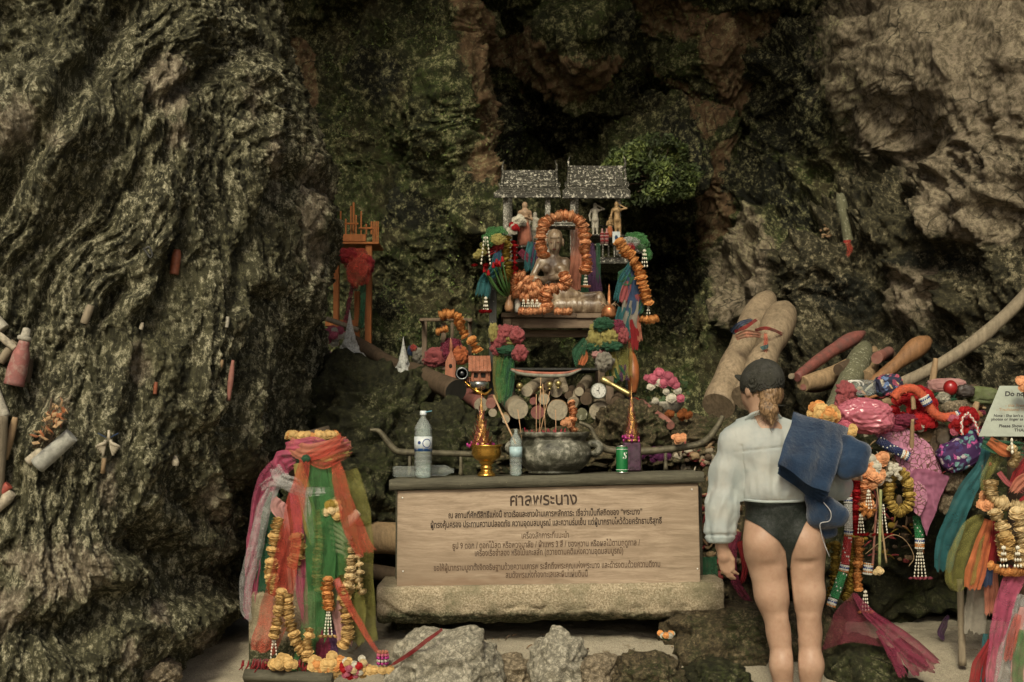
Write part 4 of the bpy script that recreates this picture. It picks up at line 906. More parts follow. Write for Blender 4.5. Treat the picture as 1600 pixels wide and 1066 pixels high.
def board():
    m, nt, b = mat('sign_board_wood'); v = coords(nt, (.10, 1, 1), (0, 0, 0), .04, 3); v0 = coords(nt)
    g = noise(nt, v, 55, 6, .72); c = ramp(nt, g, [(.3, (.17, .125, .082)), (.5, (.29, .222, .155)), (.72, (.40, .32, .23))])
    c = mix(nt, ramp(nt, noise(nt, v, 9, 5, .65), [(.42, 0), (.66, .75)]), c, (.19, .14, .092))
    c = mix(nt, ramp(nt, noise(nt, coords(nt, (.22, 1, 1), (0, 0, 0), .1, 4), 4.5, 4, .6), [(.60, 0), (.70, .6)]), c, (.16, .10, .06))
    nt.links.new(c, b.inputs['Base Color']); b.inputs['Roughness'].default_value = .6; bump(nt, b, g, .25, .004)
    c4 = [P(621, 767, AY), P(1091, 755, AY-.07), P(1094.5, 911, AY-.07), P(619.5, 917, AY)]
    ctr = (c4[0]+c4[1]+c4[2]+c4[3])/4; ctr.z -= .001
    t = thing('sign_board', 'long pale wooden board with dark Thai lettering standing on the concrete bench', 'sign', ctr)
    ux = ((c4[1]-c4[0])+(c4[2]-c4[3])).normalized(); uy = ((c4[0]-c4[3])+(c4[1]-c4[2])).normalized(); un = ux.cross(uy).normalized(); uy = un.cross(ux)
    mb = MB(); f = [q-ctr for q in c4]; bk = [q-un*.022 for q in f]; e = .003
    fr = [q+(Vector((0, 0, 0))-q).normalized()*e+un*0 for q in f]; f2 = [q-un*e for q in f]
    mb.add(fr+f2+bk, [(3, 2, 1, 0)[::-1] if False else (0, 3, 2, 1), (0, 1, 5, 4), (1, 2, 6, 5), (2, 3, 7, 6), (3, 0, 4, 7), (4, 5, 9, 8), (5, 6, 10, 9), (6, 7, 11, 10), (7, 4, 8, 11), (8, 9, 10, 11)], False)
    mb.build('panel', m, t)
    LT = simple('burnt_lettering', (.035, .020, .012), .8, .2, 20, bmp=0); LT2 = simple('faded_burnt_lettering', (.085, .052, .032), .8, .2, 20, bmp=0)
    rot = Matrix((ux, uy, un)).transposed().to_euler()
    def at(px, py):
        a = (px-621)/470; bb = (py-(767-12*a))/((917-6*a)-(767-12*a)); p = c4[0].lerp(c4[1], a).lerp(c4[3].lerp(c4[2], a), bb); return p-ctr+un*.0012
    rows = [('ศาลพระนาง', 798, 902, 781, .082, LT, .0012), ('ณ สถานที่ศักดิ์สิทธิ์แห่งนี้ ชาวเรือและชาวบ้านเคารพสักการะ เชื่อว่าเป็นที่สถิตของ “พระนาง”', 702, 1003, 803, .040, LT, .0008),
            ('ผู้ทรงคุ้มครอง ประทานความปลอดภัย ความอุดมสมบูรณ์ และความร่มเย็น แด่ผู้มากราบไหว้ด้วยศรัทธาบริสุทธิ์', 674, 1033, 817.5, .040, LT, .0008),
            ('เครื่องสักการะที่แนะนำ', 816, 889, 837, .040, LT2, .0004), ('ธูป 9 ดอก / ดอกไม้สด หรือพวงมาลัย / ผ้าแพร 3 สี / ของหวาน หรือผลไม้ตามฤดูกาล /', 708, 999, 851, .040, LT2, .0006),
            ('เครื่องเรือจำลอง หรือไม้แกะสลัก (ถวายตามคติแห่งความอุดมสมบูรณ์)', 743, 973, 863, .040, LT2, .0006),
            ('ขอให้ผู้มากราบบูชาตั้งจิตอธิษฐานด้วยความเคารพ ระลึกถึงพระคุณแห่งพระนาง และดำรงตนด้วยความดีงาม', 679, 1030, 885, .040, LT2, .0006),
            ('สมดังพรแห่งท้องทะเลและผืนแผ่นดินนี้', 791, 918, 898, .040, LT2, .0006)]
    for (s_, x0, x1, y, sz, mm, bo) in rows:
        text_obj(s_, sz, at((x0+x1)/2, y), rot, mm, t, w_=S(x1-x0, AY-.03), bold=bo)
    SC = simple('steel_screw', (.7, .7, .66), .3, .05, metal=.6)
    for (x, y) in ((629, 778), (631, 893), (1081, 765), (1087, 889)):
        mb = MB(); mb.ball(at(x, y), (.004, .002, .004), 8, 5); mb.build('screw', SC, t)
board()
GREYW = wood_mat('weathered_grey_wood', (.085, .080, .055), .8, 10, (.08, 1, 1), flecks=((.22, .2, .14), 60, .66))
def plank_top():
    a = P(608, 750, AY-.02); b_ = P(1100, 738, AY-.09); n = 60; V = []; th = S(16, AY)
    t = thing('altar_table', 'dark weathered plank table top behind the lettered board', 'table', (0, 0, 0))
    for k, (y0, y1) in enumerate(((0, .125), (.129, .25), (.254, .38), (.384, .50))):
        V = []
        for (y, z) in ((y1, 0), (y0, 0), (y0, -th), (y1, -th), (y1, 0)):
            for i in range(n): p = a.lerp(b_, i/(n-1)); V.append((p.x+(.01*(k % 2)), p.y+y, p.z+z-.001*k))
        V = np.array(V, np.float32); q = V*np.array([12, 40, 40], np.float32); V[:, 2] += .0022*gn(q); V[:, 1] += .0025*gn(q+20)
        me = mesh_np('plank', V, grid_faces(n, 5), False); o = link('plank', me, GREYW, t)
        mb = MB()
    for (x, y) in ((630, 7.0), (1085, 6.95)):
        p = P(x, 760, y); q = P(x, 905, y); mb = MB(); mb.box(((p.x+q.x)/2, y, (p.z+q.z)/2), (.07, .07, p.z-q.z-.004), bev=.006); mb.build('leg', GREYW, t)
plank_top()
TY = 6.88
def topz(px): return P(608, 750, AY-.02).lerp(P(1100, 738, AY-.09), (px-608)/492).z+.002
def on_top(px, Y=TY):
    p = P(px, 745, Y); return Vector((p.x, Y, topz(px)))
def glass_mat(name='clear_plastic', col=(.95, 1, 1), rough=.03):
    m, nt, b = mat(name); b.inputs['Base Color'].default_value = (*col, 1); b.inputs['Transmission Weight'].default_value = 1; b.inputs['Roughness'].default_value = rough; b.inputs['IOR'].default_value = 1.2
    b.inputs['Specular IOR Level'].default_value = .8
    tr = N(nt, 'ShaderNodeBsdfTransparent'); tr.inputs[0].default_value = (*[c*.97 for c in col], 1); ms = N(nt, 'ShaderNodeMixShader')
    lw = N(nt, 'ShaderNodeLayerWeight', i_Blend=.12); gl = N(nt, 'ShaderNodeBsdfGlossy'); gl.inputs['Roughness'].default_value = rough+.05
    m2 = N(nt, 'ShaderNodeMixShader'); m2.inputs[0].default_value = .22
    nt.links.new(lw.outputs['Fresnel'], ms.inputs[0]); nt.links.new(tr.outputs[0], ms.inputs[1]); nt.links.new(gl.outputs[0], ms.inputs[2])
    df = N(nt, 'ShaderNodeBsdfDiffuse'); df.inputs[0].default_value = (.75, .78, .74, 1)
    nt.links.new(ms.outputs[0], m2.inputs[1]); nt.links.new(df.outputs[0], m2.inputs[2]); m2.inputs[0].default_value = .10
    nt.links.new(m2.outputs[0], nt.nodes['Material Output'].inputs['Surface']); MATS[name] = m; return m
GL = glass_mat()
def bottle(px, Y, H, r, label, capcol, lab, straw=False, ribs=True):
    t = thing('water_bottle', label, 'bottle', on_top(px, Y), group='water bottles on the altar table'); mb = MB(); pr = []
    for i in range(60):
        z = i/59*H; u = z/H
        if u < .03: rr = r*(.8+.2*u/.03)
        elif u < .72: rr = r*(1-(.055*(1+math.sin(u*75))*.5 if (ribs and not (.40 < u < .62)) else 0))
        elif u < .90: rr = r*(1-.68*((u-.72)/.18)**1.5)
        else: rr = r*.30
        pr.append((rr, z))
    mb.lathe(pr, n=26); mb.lathe([(q*.97, z) for q, z in pr][::-1], n=26); mb.build('bottle_body', GL, t)
    c = MB(); c.lathe([(r*.36, H*.945), (r*.38, H*.95), (r*.38, H*1.0), (r*.33, H*1.008), (0, H*1.008)], n=18)
    if not straw: c.build('bottle_cap', capcol, t)
    l = MB(); l.lathe([(r*1.015, H*(.40)), (r*1.015, H*.62)], n=32); l.build('label_band', lab, t)
    return t
CW = simple('white_cap_plastic', (.6, .66, .68), .4, .1)
def label_mat(name, a, c, top=False):
    m, nt, b = mat(name); v = coords(nt, gen='Object'); sp = N(nt, 'ShaderNodeSeparateXYZ'); nt.links.new(v, sp.inputs[0])
    z = ramp(nt, sp.outputs[2], [(.0, a), (.139, a), (.140, c), (.2, c)], 'CONSTANT'); z = mix(nt, ramp(nt, noise(nt, v, 60, 2, .5), [(.5, 0), (.55, .35)]), z, (.6, .62, .6))
    nt.links.new(z, b.inputs['Base Color']); b.inputs['Roughness'].default_value = .35; return m
t = bottle(661, 6.83, .318, .0425, 'large water bottle with blue and white label at the left end of the altar', CW, label_mat('blue_white_label', (.03, .10, .30), (.40, .45, .47)))
BL = simple('light_blue_plastic', (.12, .32, .42), .4, .1)
mb = MB(); mb.box((.022, -.006, .316), (.040, .012, .004), bev=.001, rot=Euler((0, R(-12), 0))); mb.build('cap_flap', BL, t)
DB = simple('deep_blue_print', (.015, .04, .16), .4, .1)
for (a0, z0, rr) in ((R(-62), .165, .022), (R(-112), .168, .008)):
    mb = MB(); n_ = 24
    for (r0, r1) in (((rr*.82, rr),) if rr > .01 else ((0, rr), )):
        vs = []; 
        for k in range(n_):
            q = 2*math.pi*k/n_
            for r_ in (r0, r1):
                aa = a0+r_*math.cos(q)/.043; vs.append((.0436*math.cos(aa), .0436*math.sin(aa), z0+r_*math.sin(q)))
        mb.add(vs, [(2*k, 2*k+1, (2*k+3) % (2*n_), (2*k+2) % (2*n_)) for k in range(n_)])
    mb.build('label_print', DB, t)
t = bottle(806, 6.80, .222, .0300, 'small open water bottle with a stick in its neck beside the stone burner', CW, simple('pale_blue_label', (.30, .42, .44), .4, .2), straw=True)
st = P(771, 618, 6.93); A_ = on_top(806, 6.80)+Vector((0, 0, .15))
mb = MB(); mb.tube([Vector((0, 0, 0)), st-A_], .0045, 6)
o = mb.build('wooden_stick', simple('pale_bamboo', (.42, .27, .15), .6, .2), None, A_); tag(o, 'thin wooden stick standing in the neck of the small water bottle', 'stick')
# two more small bottles lying
for i, (x, Y) in enumerate(((636, 6.98), (686, 7.0))):
    c = on_top(x, Y)+Vector((0, 0, .028)); mb = MB(); Mx = frame_of((1, .25*(-1)**i, 0)); mb.lathe([(0, -.07), (.024, -.068), (.027, -.05), (.025, -.01), (.027, .03), (.012, .062), (.011, .075), (0, .075)], (0, 0, 0), 16, Mx)
    o = mb.build('bottle_body', GL, None, c); o.name = 'plastic_cup'; tag(o, ('crumpled clear plastic bottle lying left behind the large bottle', 'clear plastic tub lying just right of the large bottle')[i], 'bottle')
GOLD = simple('polished_gold', (.60, .34, .07), .24, .15, 14, metal=.9, bmp=.2, spec=.5, dark=(.30, .15, .03))
def gold_bowl():
    t = thing('gold_offering_bowl', 'footed gold offering bowl on the altar holding a pink and gold paper spire', 'bowl', on_top(760, 6.86)); k = S(1, 6.86)
    pr = [(14, 0), (14, 2), (12.5, 4), (9, 8), (8, 10), (9.6, 12), (9.6, 14), (8, 16), (8.5, 18), (12, 20), (11, 22), (14, 24), (20, 28), (23, 34), (22.5, 41), (23, 45), (25, 47), (25, 48.5), (23, 48.5), (21, 43), (15, 36), (0, 34)]
    mb = MB(); mb.lathe([(a*k, z*k) for a, z in pr], n=48, lobes=(14, .012)); mb.build('bowl', GOLD, t)
gold_bowl()
FOIL = simple('pink_gold_foil', (.50, .20, .15), .22, .5, 60, metal=.75, bmp=.9, spec=.8, dark=(.26, .055, .075)); FOILG = simple('gold_foil', (.62, .36, .13), .25, .3, 50, metal=.8, bmp=.8, spec=.8)
PURP = simple('magenta_foil', (.32, .035, .17), .35, .4, 40, metal=.4, bmp=.6)
def spire(name, px, Y, z0, H, W, label, mats, fringe=True):
    """folded foil spire: stacked tapering tiers with pointed leaves"""
    t = thing(name, label, 'spire ornament', Vector((P(px, 700, Y).x, Y, z0))); k = H
    mb = MB(); pr = []; 
    for i in range(46):
        u = i/45; base = W*(1-u)**1.9*(.62)+W*.03*(1-u); pr.append((base*(1+.16*math.sin(i*2.4)), u*H))
    pr.append((0, H*1.01)); mb.lathe(pr, n=12, lobes=(6, .12)); mb.build('spire_core', mats[1], t)
    for tier in range(9):
        u = .03+tier*.072; r = W*(.98-tier*.095)*.72; n = max(5, 11-tier)
        for q in range(n):
            a = 2*math.pi*(q+.5*(tier % 2))/n; d = Vector((math.cos(a), math.sin(a), 0)); s_ = Vector((-math.sin(a), math.cos(a), 0)); p = Vector((0, 0, u*H)); hh = H*(.125-.005*tier); ww = W*.20*(1-.07*tier)
            l = MB(); l.add([p+d*r*.8-s_*ww, p+d*r*.8+s_*ww, p+d*r*1.08+s_*ww*.7+Vector((0, 0, hh*.5)), p+d*r*1.08-s_*ww*.7+Vector((0, 0, hh*.5)), p+d*r*(1.22+.2*rnd.random())+Vector((0, 0, hh))], [(0, 1, 2, 3), (3, 2, 4)], False)
            l.build('foil_leaf', mats[0] if (q+tier) % 3 else mats[1], t)
    if fringe:
        for q in range(26):
            a = rnd.uniform(0, 6.28); r = W*rnd.uniform(.5, 1.0); l = MB(); p = Vector((math.cos(a)*r, math.sin(a)*r, rnd.uniform(0, .03))); l.ball(p, (.006, .006, .009), 5, 4, .3); l.build('paper_bud', mats[2], t)
    return t
spire('paper_spire', 752, 6.86, on_top(760).z+S(42, 6.86), S(100, 6.86), S(22, 6.86), 'pink and gold foil paper spire standing in the gold bowl', (FOIL, FOILG, PURP))
spire('paper_spire', 987, 7.05, on_top(987).z+S(46, 7.05), S(100, 7.05), S(15, 7.05), 'pink and gold foil paper spire behind the green drink can', (FOIL, FOILG, PURP))
mb = MB(); mb.box((0, 0, 0), (.085, .085, S(44, 7.05)), bev=.006); o = mb.build('spire_stand', simple('violet_box_paper', (.055, .025, .045), .7, .5, 40), None, on_top(987, 7.05)+Vector((0, 0, S(22.5, 7.05)))); tag(o, 'small dark violet box under the right foil spire', 'box')
def can():
    t = thing('drink_can', 'green soft drink can with white lettering on the right of the altar', 'can', on_top(972, 6.76)); r = S(9.3, 6.76); H = S(44, 6.76)
    G = simple('green_can_lacquer', (.012, .16, .045), .3, .12, 10, metal=.3, bmp=0, spec=.6); AL = simple('bare_aluminium', (.6, .6, .55), .25, .08, metal=.9, bmp=0)
    mb = MB(); mb.lathe([(r*.98, H*.05), (r, H*.08), (r, H*.90), (r*.97, H*.92)], n=32); mb.build('can_body', G, t)
    mb = MB(); mb.lathe([(r*.8, 0), (r*.86, .001), (r*.98, H*.05)], n=32); mb.build('base_rim', AL, t)
    mb = MB(); mb.lathe([(r*.97, H*.92), (r*.86, H*.965), (r*.88, H*.975), (r*.82, H*.975), (r*.80, H*.955), (0, H*.955)], n=32); mb.build('lid', AL, t)
    mb = MB(); mb.box((0, -.002, H*.975), (.010, .018, .001)); mb.build('pull_tab', AL, t)
    WH = simple('white_print', (.7, .72, .66), .4, .05, bmp=0)
    mb = MB(); 
    for z in (H*.12, H*.84): mb.lathe([(r*1.006, z), (r*1.006, z+.0022)], n=32)
    mb.build('label_stripe', WH, t)
    for s_, sz, a0 in (('S', .045, 24),):
        o = text_obj(s_, sz, (0, 0, 0), (0, 0, 0), WH, None, ext=0, bold=.001, shear=.2); me = o.data; n = len(me.vertices); V = np.empty(n*3, np.float32); me.vertices.foreach_get('co', V); V = V.reshape(-1, 3)
        aa = R(-90+a0*.9)+V[:, 0]/r; W_ = np.stack([np.cos(aa)*r*1.012, np.sin(aa)*r*1.012, V[:, 1]+H*.62], 1); me.vertices.foreach_set('co', W_.ravel()); me.update(); o.parent = t; o.location = (0, 0, 0)
can()
def burner():
    m, nt, b = mat('worn_burner_stone'); v = coords(nt)
    c = ramp(nt, noise(nt, v, 16, 6, .7), [(.34, (.020, .020, .012)), (.5, (.10, .10, .075)), (.64, (.34, .33, .27))]); c = mix(nt, ramp(nt, noise(nt, coords(nt, (1, 1, 2.5)), 5, 4, .6), [(.46, 0), (.58, .85)]), c, (.014, .014, .008))
    nt.links.new(c, b.inputs['Base Color']); b.inputs['Roughness'].default_value = .42; p = bump(nt, b, noise(nt, v, 60, 5, .7), .5, .008)
    Y = 6.98; base = on_top(866, Y); k = S(1, Y); t = thing('incense_burner', 'wide mottled stone incense burner full of ash in the middle of the altar', 'incense burner', base)
    pr = [(38, 0), (41, 1.5), (40, 5), (44, 8), (53, 16), (58, 28), (57, 40), (52, 48), (49, 52), (50, 55), (54, 58), (55, 61.5), (54.5, 64), (50, 64.5), (48, 61), (46, 57), (0, 56)]
    pr = [(np.interp(q, range(len(pr)), [a for a, _ in pr])*k, np.interp(q, range(len(pr)), [z for _, z in pr])*k) for q in np.linspace(0, len(pr)-1, 60)]
    mb = MB(); mb.lathe(pr, n=72); o = mb.build('burner_bowl', m, t); me = o.data; n = len(me.vertices); V = np.empty(n*3, np.float32); me.vertices.foreach_get('co', V); V = V.reshape(-1, 3)
    V *= (1+.018*fbm(V*22, 3))[:, None]; me.vertices.foreach_set('co', V.ravel())
    for sx in (-1, 1):
        h = MB(); h.tube(catmull([(sx*50*k, 0, 44*k), (sx*62*k, -.01, 47*k), (sx*70*k, -.01, 42*k), (sx*68*k, -.01, 34*k), (sx*58*k, 0, 30*k)], 16), lerpl([5*k, 6.5*k, 7*k, 6.5*k, 4*k], 16), 10); h.build('handle', m, t)
    mb = MB(); mb.lathe([(47*k, 57*k), (35*k, 59*k), (0, 60.5*k)], n=40); mb.build('ash', simple('incense_ash', (.24, .21, .17), .95, .4, 90, bmp=.8), t)
    RS = simple('red_incense_stub', (.34, .02, .045), .7, .3, 40, dark=(.15, .01, .02)); n = 0
    for i in range(46):
        a = rnd.uniform(0, 6.28); q = math.sqrt(rnd.random())*40*k; p = Vector((q*math.cos(a)-6*k, q*math.sin(a)*.9, 57*k)); d = Vector((rnd.uniform(-.4, .4), rnd.uniform(-.4, .4), 1)).normalized()
        s_ = MB(); s_.tube([p, p+d*rnd.uniform(.012, .048)], .0016, 5); o = s_.build('incense_stub', RS, t)
    IN = simple('burning_incense_stick', (.42, .26, .14), .8, .2, 60); tall = [((843, 683), (845, 590)), ((838, 683), (838, 616)), ((842, 683), (859, 612)), ((869, 682), (868, 640)), ((815, 685), (809, 640)), ((853, 684), (848, 600))]
    for i, (a, e) in enumerate(tall):
        A = P(a[0], a[1], Y-.06)-base; B_ = P(e[0], e[1], Y-.02)-base; A.z = 56*k; s_ = MB(); s_.tube([A, B_], .0020, 6); s_.build('incense_stick', IN, t)
    s_ = MB(); s_.ball(P(845, 606, Y-.02)-base, .011, 10, 8); s_.build('brass_ball', simple('brass', (.45, .33, .14), .3, .2, metal=.8), t)
burner()
# curved candle rails on legs
RUST = simple('greenish_patinated_iron', (.095, .085, .055), .6, .45, 30, metal=.25, bmp=.6, dark=(.035, .03, .02))
def rail(pts, Y, rp, legs, label):
    t = thing('curved_rail', label, 'rail', P(*pts[0], Y), group='curved iron rails behind the altar'); base = t.location; n = 50
    C = catmull([P(x, y, Y) for x, y in pts], n); mb = MB(); mb.tube([c-base for c in C], lerpl([S(r, Y) for r in rp], n), 12, flat=.9); o = mb.build('rail_bar', RUST, t)
    for x in legs:
        p = P(x, 710, Y); zb = topz(x)-.0; y0 = min(C, key=lambda c: abs(c.x-p.x)); mb = MB(); mb.lathe([(.013, zb-base.z), (.010, zb-base.z+.02), (.008, zb-base.z+.06), (.009, y0.z-base.z)], (p.x-base.x, 0, 0), 10); mb.build('leg', RUST, t)
rail([(578, 672), (592, 674), (604, 688), (616, 702), (632, 707), (680, 708), (740, 710)], 7.05, [2.5, 4.5, 5.5, 6, 6, 5.5, 5.5], (720, 640), 'left curved iron rail rising past the large water bottle')
rail([(905, 660), (922, 668), (930, 684), (940, 698), (960, 704), (1010, 705), (1075, 698), (1100, 690), (1116, 674), (1130, 650)], 7.05, [3, 3.6, 5, 6.4, 6.6, 6.4, 6, 6, 5.5, 4], (1000, 1040), 'right curved iron rail with legs behind the green drink can')
# orange garland strand hanging by the burner
garland('marigold_garland', [(892, 628), (896, 645), (893, 662), (897, 676)], 7.35, 6.5, PEACH, 'short orange garland hanging in front of the log ends above the burner')
flower_heap('loose_marigolds', 1061, 684, 7.0, 8, 6, 6, 5.5, (PEACH,), 'small orange blossom lying on the right iron rail')
flower_heap('loose_marigolds', 883, 660, 7.3, 8, 5, 5, 5, (PEACH,), 'orange blossoms on the stones left of the hanging strand')
# ================================================================ LEFT PEDESTAL wrapped in sheer cloths
C_RED = cloth('sheer_red', (.50, .075, .045), .52); C_GREEN = cloth('sheer_green', (.06, .20, .06), .60); C_DKG = cloth('deep_green_cloth', (.02, .085, .04), .9); C_PINK = cloth('sheer_pink', (.55, .11, .20), .62)
C_WHITE = cloth('sheer_white', (.52, .52, .50), .40); C_YEL = cloth('sheer_yellow', (.48, .40, .12), .60); C_OLIVE = cloth('sheer_olive', (.24, .23, .06), .52); C_SALM = cloth('sheer_salmon', (.50, .19, .12), .8); C_TEAL = cloth('teal_cloth', (.02, .11, .12), .9)
C_MAG = cloth('magenta_cloth', (.17, .018, .045), .82); C_ORANGE = cloth('sheer_orange', (.55, .16, .06), .75); C_DRED = cloth('dark_red_cloth', (.25, .012, .016), .93); C_BLUE = cloth('royal_blue_cloth', (.03, .06, .13), .95); C_LPINK = cloth('pale_pink_cloth', (.52, .28, .26), .85); C_PURP = cloth('violet_cloth', (.07, .028, .075), .9)
C_GREY = cloth('grey_sheer', (.28, .26, .21), .85); C_LILAC = cloth('orchid_pink_cloth', (.33, .12, .20), 1.0); C_CYAN = cloth('pale_blue_cloth', (.25, .33, .38), .8)
def pedestal():
    Y = 6.5; t = thing('ribboned_pedestal', 'carved pedestal on the left wrapped in red, green, pink and yellow sheer cloths', 'pedestal', P(470, 1045, Y)); b = t.location.copy()
    STN = MATS['concrete']
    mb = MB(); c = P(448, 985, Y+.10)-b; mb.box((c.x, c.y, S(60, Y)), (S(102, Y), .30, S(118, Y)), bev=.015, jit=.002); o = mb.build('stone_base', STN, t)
    PALE = wood_mat('pale_carved_wood', (.45, .38, .26), .7, 10, contrast=.45)
    DK = wood_mat('dark_post_wood', (.06, .045, .03), .8, 10)
    def tb(nm, pts, rp, m, n=24, k=14, dy=0, **kw):
        g = MB(); q = catmull([P(x, y, Y+d)-b for x, y, d in pts], n); g.tube(q, lerpl([S(r, Y) for r in rp], n), k, **kw); return g.build(nm, m, t)
    tb('post', [(482, 1010, .12), (484, 860, .12), (486, 700, .12), (486, 682, .12)], [40, 36, 34, 34], DK, 20, 20, wob=.04)
    # wooden hand with fingers
    tb('carved_hand', [(560, 800, -.10), (548, 812, -.11), (535, 825, -.11)], [6, 8, 6], PALE, 10)
    for i in range(6): tb('carved_finger', [(512+i*1.5, 812+i*9.5, -.13), (532+i, 825+i*8, -.135), (549-i, 842+i*7.0, -.13)], [2.8, 3.1, 2.4], PALE, 10, 8)
    for i in range(3): tb('carved_peg', [(452+i*8, 888, .02), (454+i*8, 925, .0)], [3.2, 3.8], PALE, 8, 8)
    tb('shell_string', [(432, 905, .02), (424, 890, .02), (428, 880, .03)], [5, 6, 5], PALE, 8, 8, wob=.2)
    # garland ring on the top
    top = P(488, 682, Y+.10)-b
    for i in range(26):
        a = 2*math.pi*i/26; put_flower(t, top+Vector((S(38, Y)*math.cos(a), S(24, Y)*math.sin(a), rnd.uniform(-.004, .004)+ .006)), S(8.5, Y), YELLOW if i % 5 else ORANGE, (math.cos(a), math.sin(a)-.3, .8), .85)
    rb = lambda nm, path, wd, m, **kw: _rb(nm, path, wd, m, **kw)
    def _rb(nm, path, wd, m, **kw):
        o = ribbon(nm, path, wd, m, Y, None, **kw); o.data.transform(Matrix.Translation(-b)); o.parent = t; return o
    # wrapped collar
    rb('cloth_wrap', [(450, 692, 6.46), (470, 706, 6.38), (498, 706, 6.37), (530, 698, 6.42), (546, 690, 6.50)], [22, 26, 26, 26, 20], C_SALM, pleat=3, amp=.16)
    rb('cloth_wrap', [(444, 706, 6.50), (458, 716, 6.44), (480, 722, 6.40), (500, 722, 6.40)], [12, 16, 14, 12], C_DKG, pleat=2)
    rb('cloth_wrap', [(446, 698, 6.44), (465, 696, 6.40), (490, 690, 6.40), (520, 700, 6.42), (542, 690, 6.48)], [12, 18, 16, 16, 12], C_PINK, pleat=2)
    rb('cloth_wrap', [(478, 716, 6.36), (505, 722, 6.34), (530, 708, 6.36), (548, 704, 6.46)], [10, 24, 26, 16], C_RED, pleat=3, amp=.2)
    rb('cloth_wrap', [(476, 716, 6.35), (500, 706, 6.34), (524, 690, 6.37), (534, 680, 6.42)], [12, 18, 16, 8], C_RED, pleat=2, amp=.2)
    rb('cloth_wrap', [(500, 720, 6.35), (520, 716, 6.35), (548, 708, 6.42)], [6, 10, 8], C_YEL, pleat=2)
    kn = MB(); kn.ball(P(478, 717, 6.345)-b, (.022, .014, .018), 14, 10, .10); kn.build('knot', C_DKG, t)
    # ribbons hanging: back ones first
    rb('hanging_cloth', [(445, 720, 6.50), (420, 745, 6.47), (405, 800, 6.46), (398, 870, 6.46), (392, 945, 6.46), (386, 968, 6.47)], [20, 34, 30, 26, 22, 10], C_PINK, pleat=2.5, amp=.3)
    rb('hanging_cloth', [(452, 742, 6.44), (432, 758, 6.42), (412, 800, 6.40), (398, 860, 6.40), (384, 910, 6.41), (384, 950, 6.42), (392, 970, 6.43)], [10, 16, 22, 26, 20, 18, 6], C_WHITE, pleat=2)
    rb('hanging_cloth', [(430, 770, 6.46), (420, 810, 6.44), (412, 870, 6.45), (410, 925, 6.46)], [16, 24, 22, 22], C_DKG, pleat=2)
    rb('hanging_cloth', [(455, 735, 6.46), (440, 720, 6.44), (460, 715, 6.42)], [28, 34, 20], C_PINK, pleat=2)
    rb('cross_band', [(407, 762, 6.44), (430, 752, 6.38), (470, 768, 6.345), (510, 768, 6.35), (545, 776, 6.44)], [12, 16, 14, 14, 10], C_WHITE, pleat=1.5, amp=.2)
    rb('cross_band', [(430, 730, 6.42), (440, 748, 6.36), (465, 760, 6.35), (480, 800, 6.34), (490, 855, 6.35)], [18, 22, 16, 14, 4], C_WHITE, pleat=1.5)
    rb('hanging_cloth', [(466, 724, 6.37), (476, 770, 6.36), (484, 820, 6.36), (488, 850, 6.37)], [14, 22, 22, 6], C_YEL, pleat=2)
    rb('hanging_cloth', [(545, 735, 6.48), (556, 780, 6.46), (566, 850, 6.46), (568, 930, 6.46), (566, 1004, 6.47)], [30, 34, 34, 36, 44], C_OLIVE, pleat=3, amp=.15)
    rb('hanging_cloth', [(520, 728, 6.40), (530, 760, 6.38), (545, 850, 6.38), (548, 940, 6.38), (545, 1005, 6.40)], [20, 30, 34, 40, 46], C_OLIVE, pleat=2.5, amp=.15)
    rb('hanging_cloth', [(492, 720, 6.36), (500, 780, 6.34), (502, 850, 6.33), (498, 930, 6.34), (492, 985, 6.36), (466, 1062, 6.36)], [20, 36, 44, 50, 40, 26], C_GREEN, pleat=3.5, amp=.20)
    rb('hanging_cloth', [(510, 726, 6.37), (520, 780, 6.35), (526, 850, 6.34), (520, 900, 6.36)], [14, 38, 44, 40], C_GREEN, pleat=2.5, amp=.15)
    rb('hanging_cloth', [(476, 718, 6.34), (464, 780, 6.325), (452, 850, 6.315), (430, 950, 6.31), (412, 1018, 6.30)], [16, 26, 34, 46, 40], C_RED, pleat=3, amp=.22)
    rb('hanging_cloth', [(524, 722, 6.35), (538, 780, 6.33), (556, 830, 6.33), (572, 866, 6.34)], [16, 26, 32, 30], C_RED, pleat=2.5, amp=.22)
    rb('hanging_cloth', [(524, 905, 6.33), (548, 950, 6.31), (578, 1000, 6.28), (606, 1040, 6.27)], [14, 12, 8, 5], C_RED, pleat=1.5)
    rb('hanging_cloth', [(458, 770, 6.37), (468, 840, 6.37), (472, 920, 6.38), (478, 985, 6.40)], [14, 16, 18, 8], C_PINK, pleat=1.5)
    rb('hanging_cloth', [(524, 905, 6.38), (530, 950, 6.36), (540, 1010, 6.36)], [14, 22, 24], C_LPINK, pleat=1.5)
    rb('hanging_cloth', [(508, 980, 6.36), (506, 1030, 6.35)], [22, 30], C_MAG, pleat=2); rb('hanging_cloth', [(520, 985, 6.355), (522, 1030, 6.35)], [10, 14], C_PURP, pleat=1)
    rb('bow_loop', [(440, 782, 6.40), (434, 792, 6.39), (442, 812, 6.39), (448, 850, 6.40)], [22, 26, 18, 8], C_LPINK, pleat=2, amp=.4)
    # red fringed hem on the sand
    for i in range(60):
        a = rnd.uniform(0, 1); x = 374+a*110; g = MB(); s0 = P(x, 1020+8*math.sin(a*3), 6.28+rnd.uniform(-.03, .05))-b; s0.z = max(s0.z, S(6, Y)); e = s0+Vector((rnd.uniform(-.03, .02), rnd.uniform(-.03, .02), -rnd.uniform(.02, .06))); s0.z = min(s0.z, .05); e.z = min(max(e.z, -.02), .03)
        g.tube([s0+Vector((0, .02, .02)), s0, e], [.003, .0045, .002], 5); g.build('fringe_thread', C_DRED, t)
    return t
pedestal()
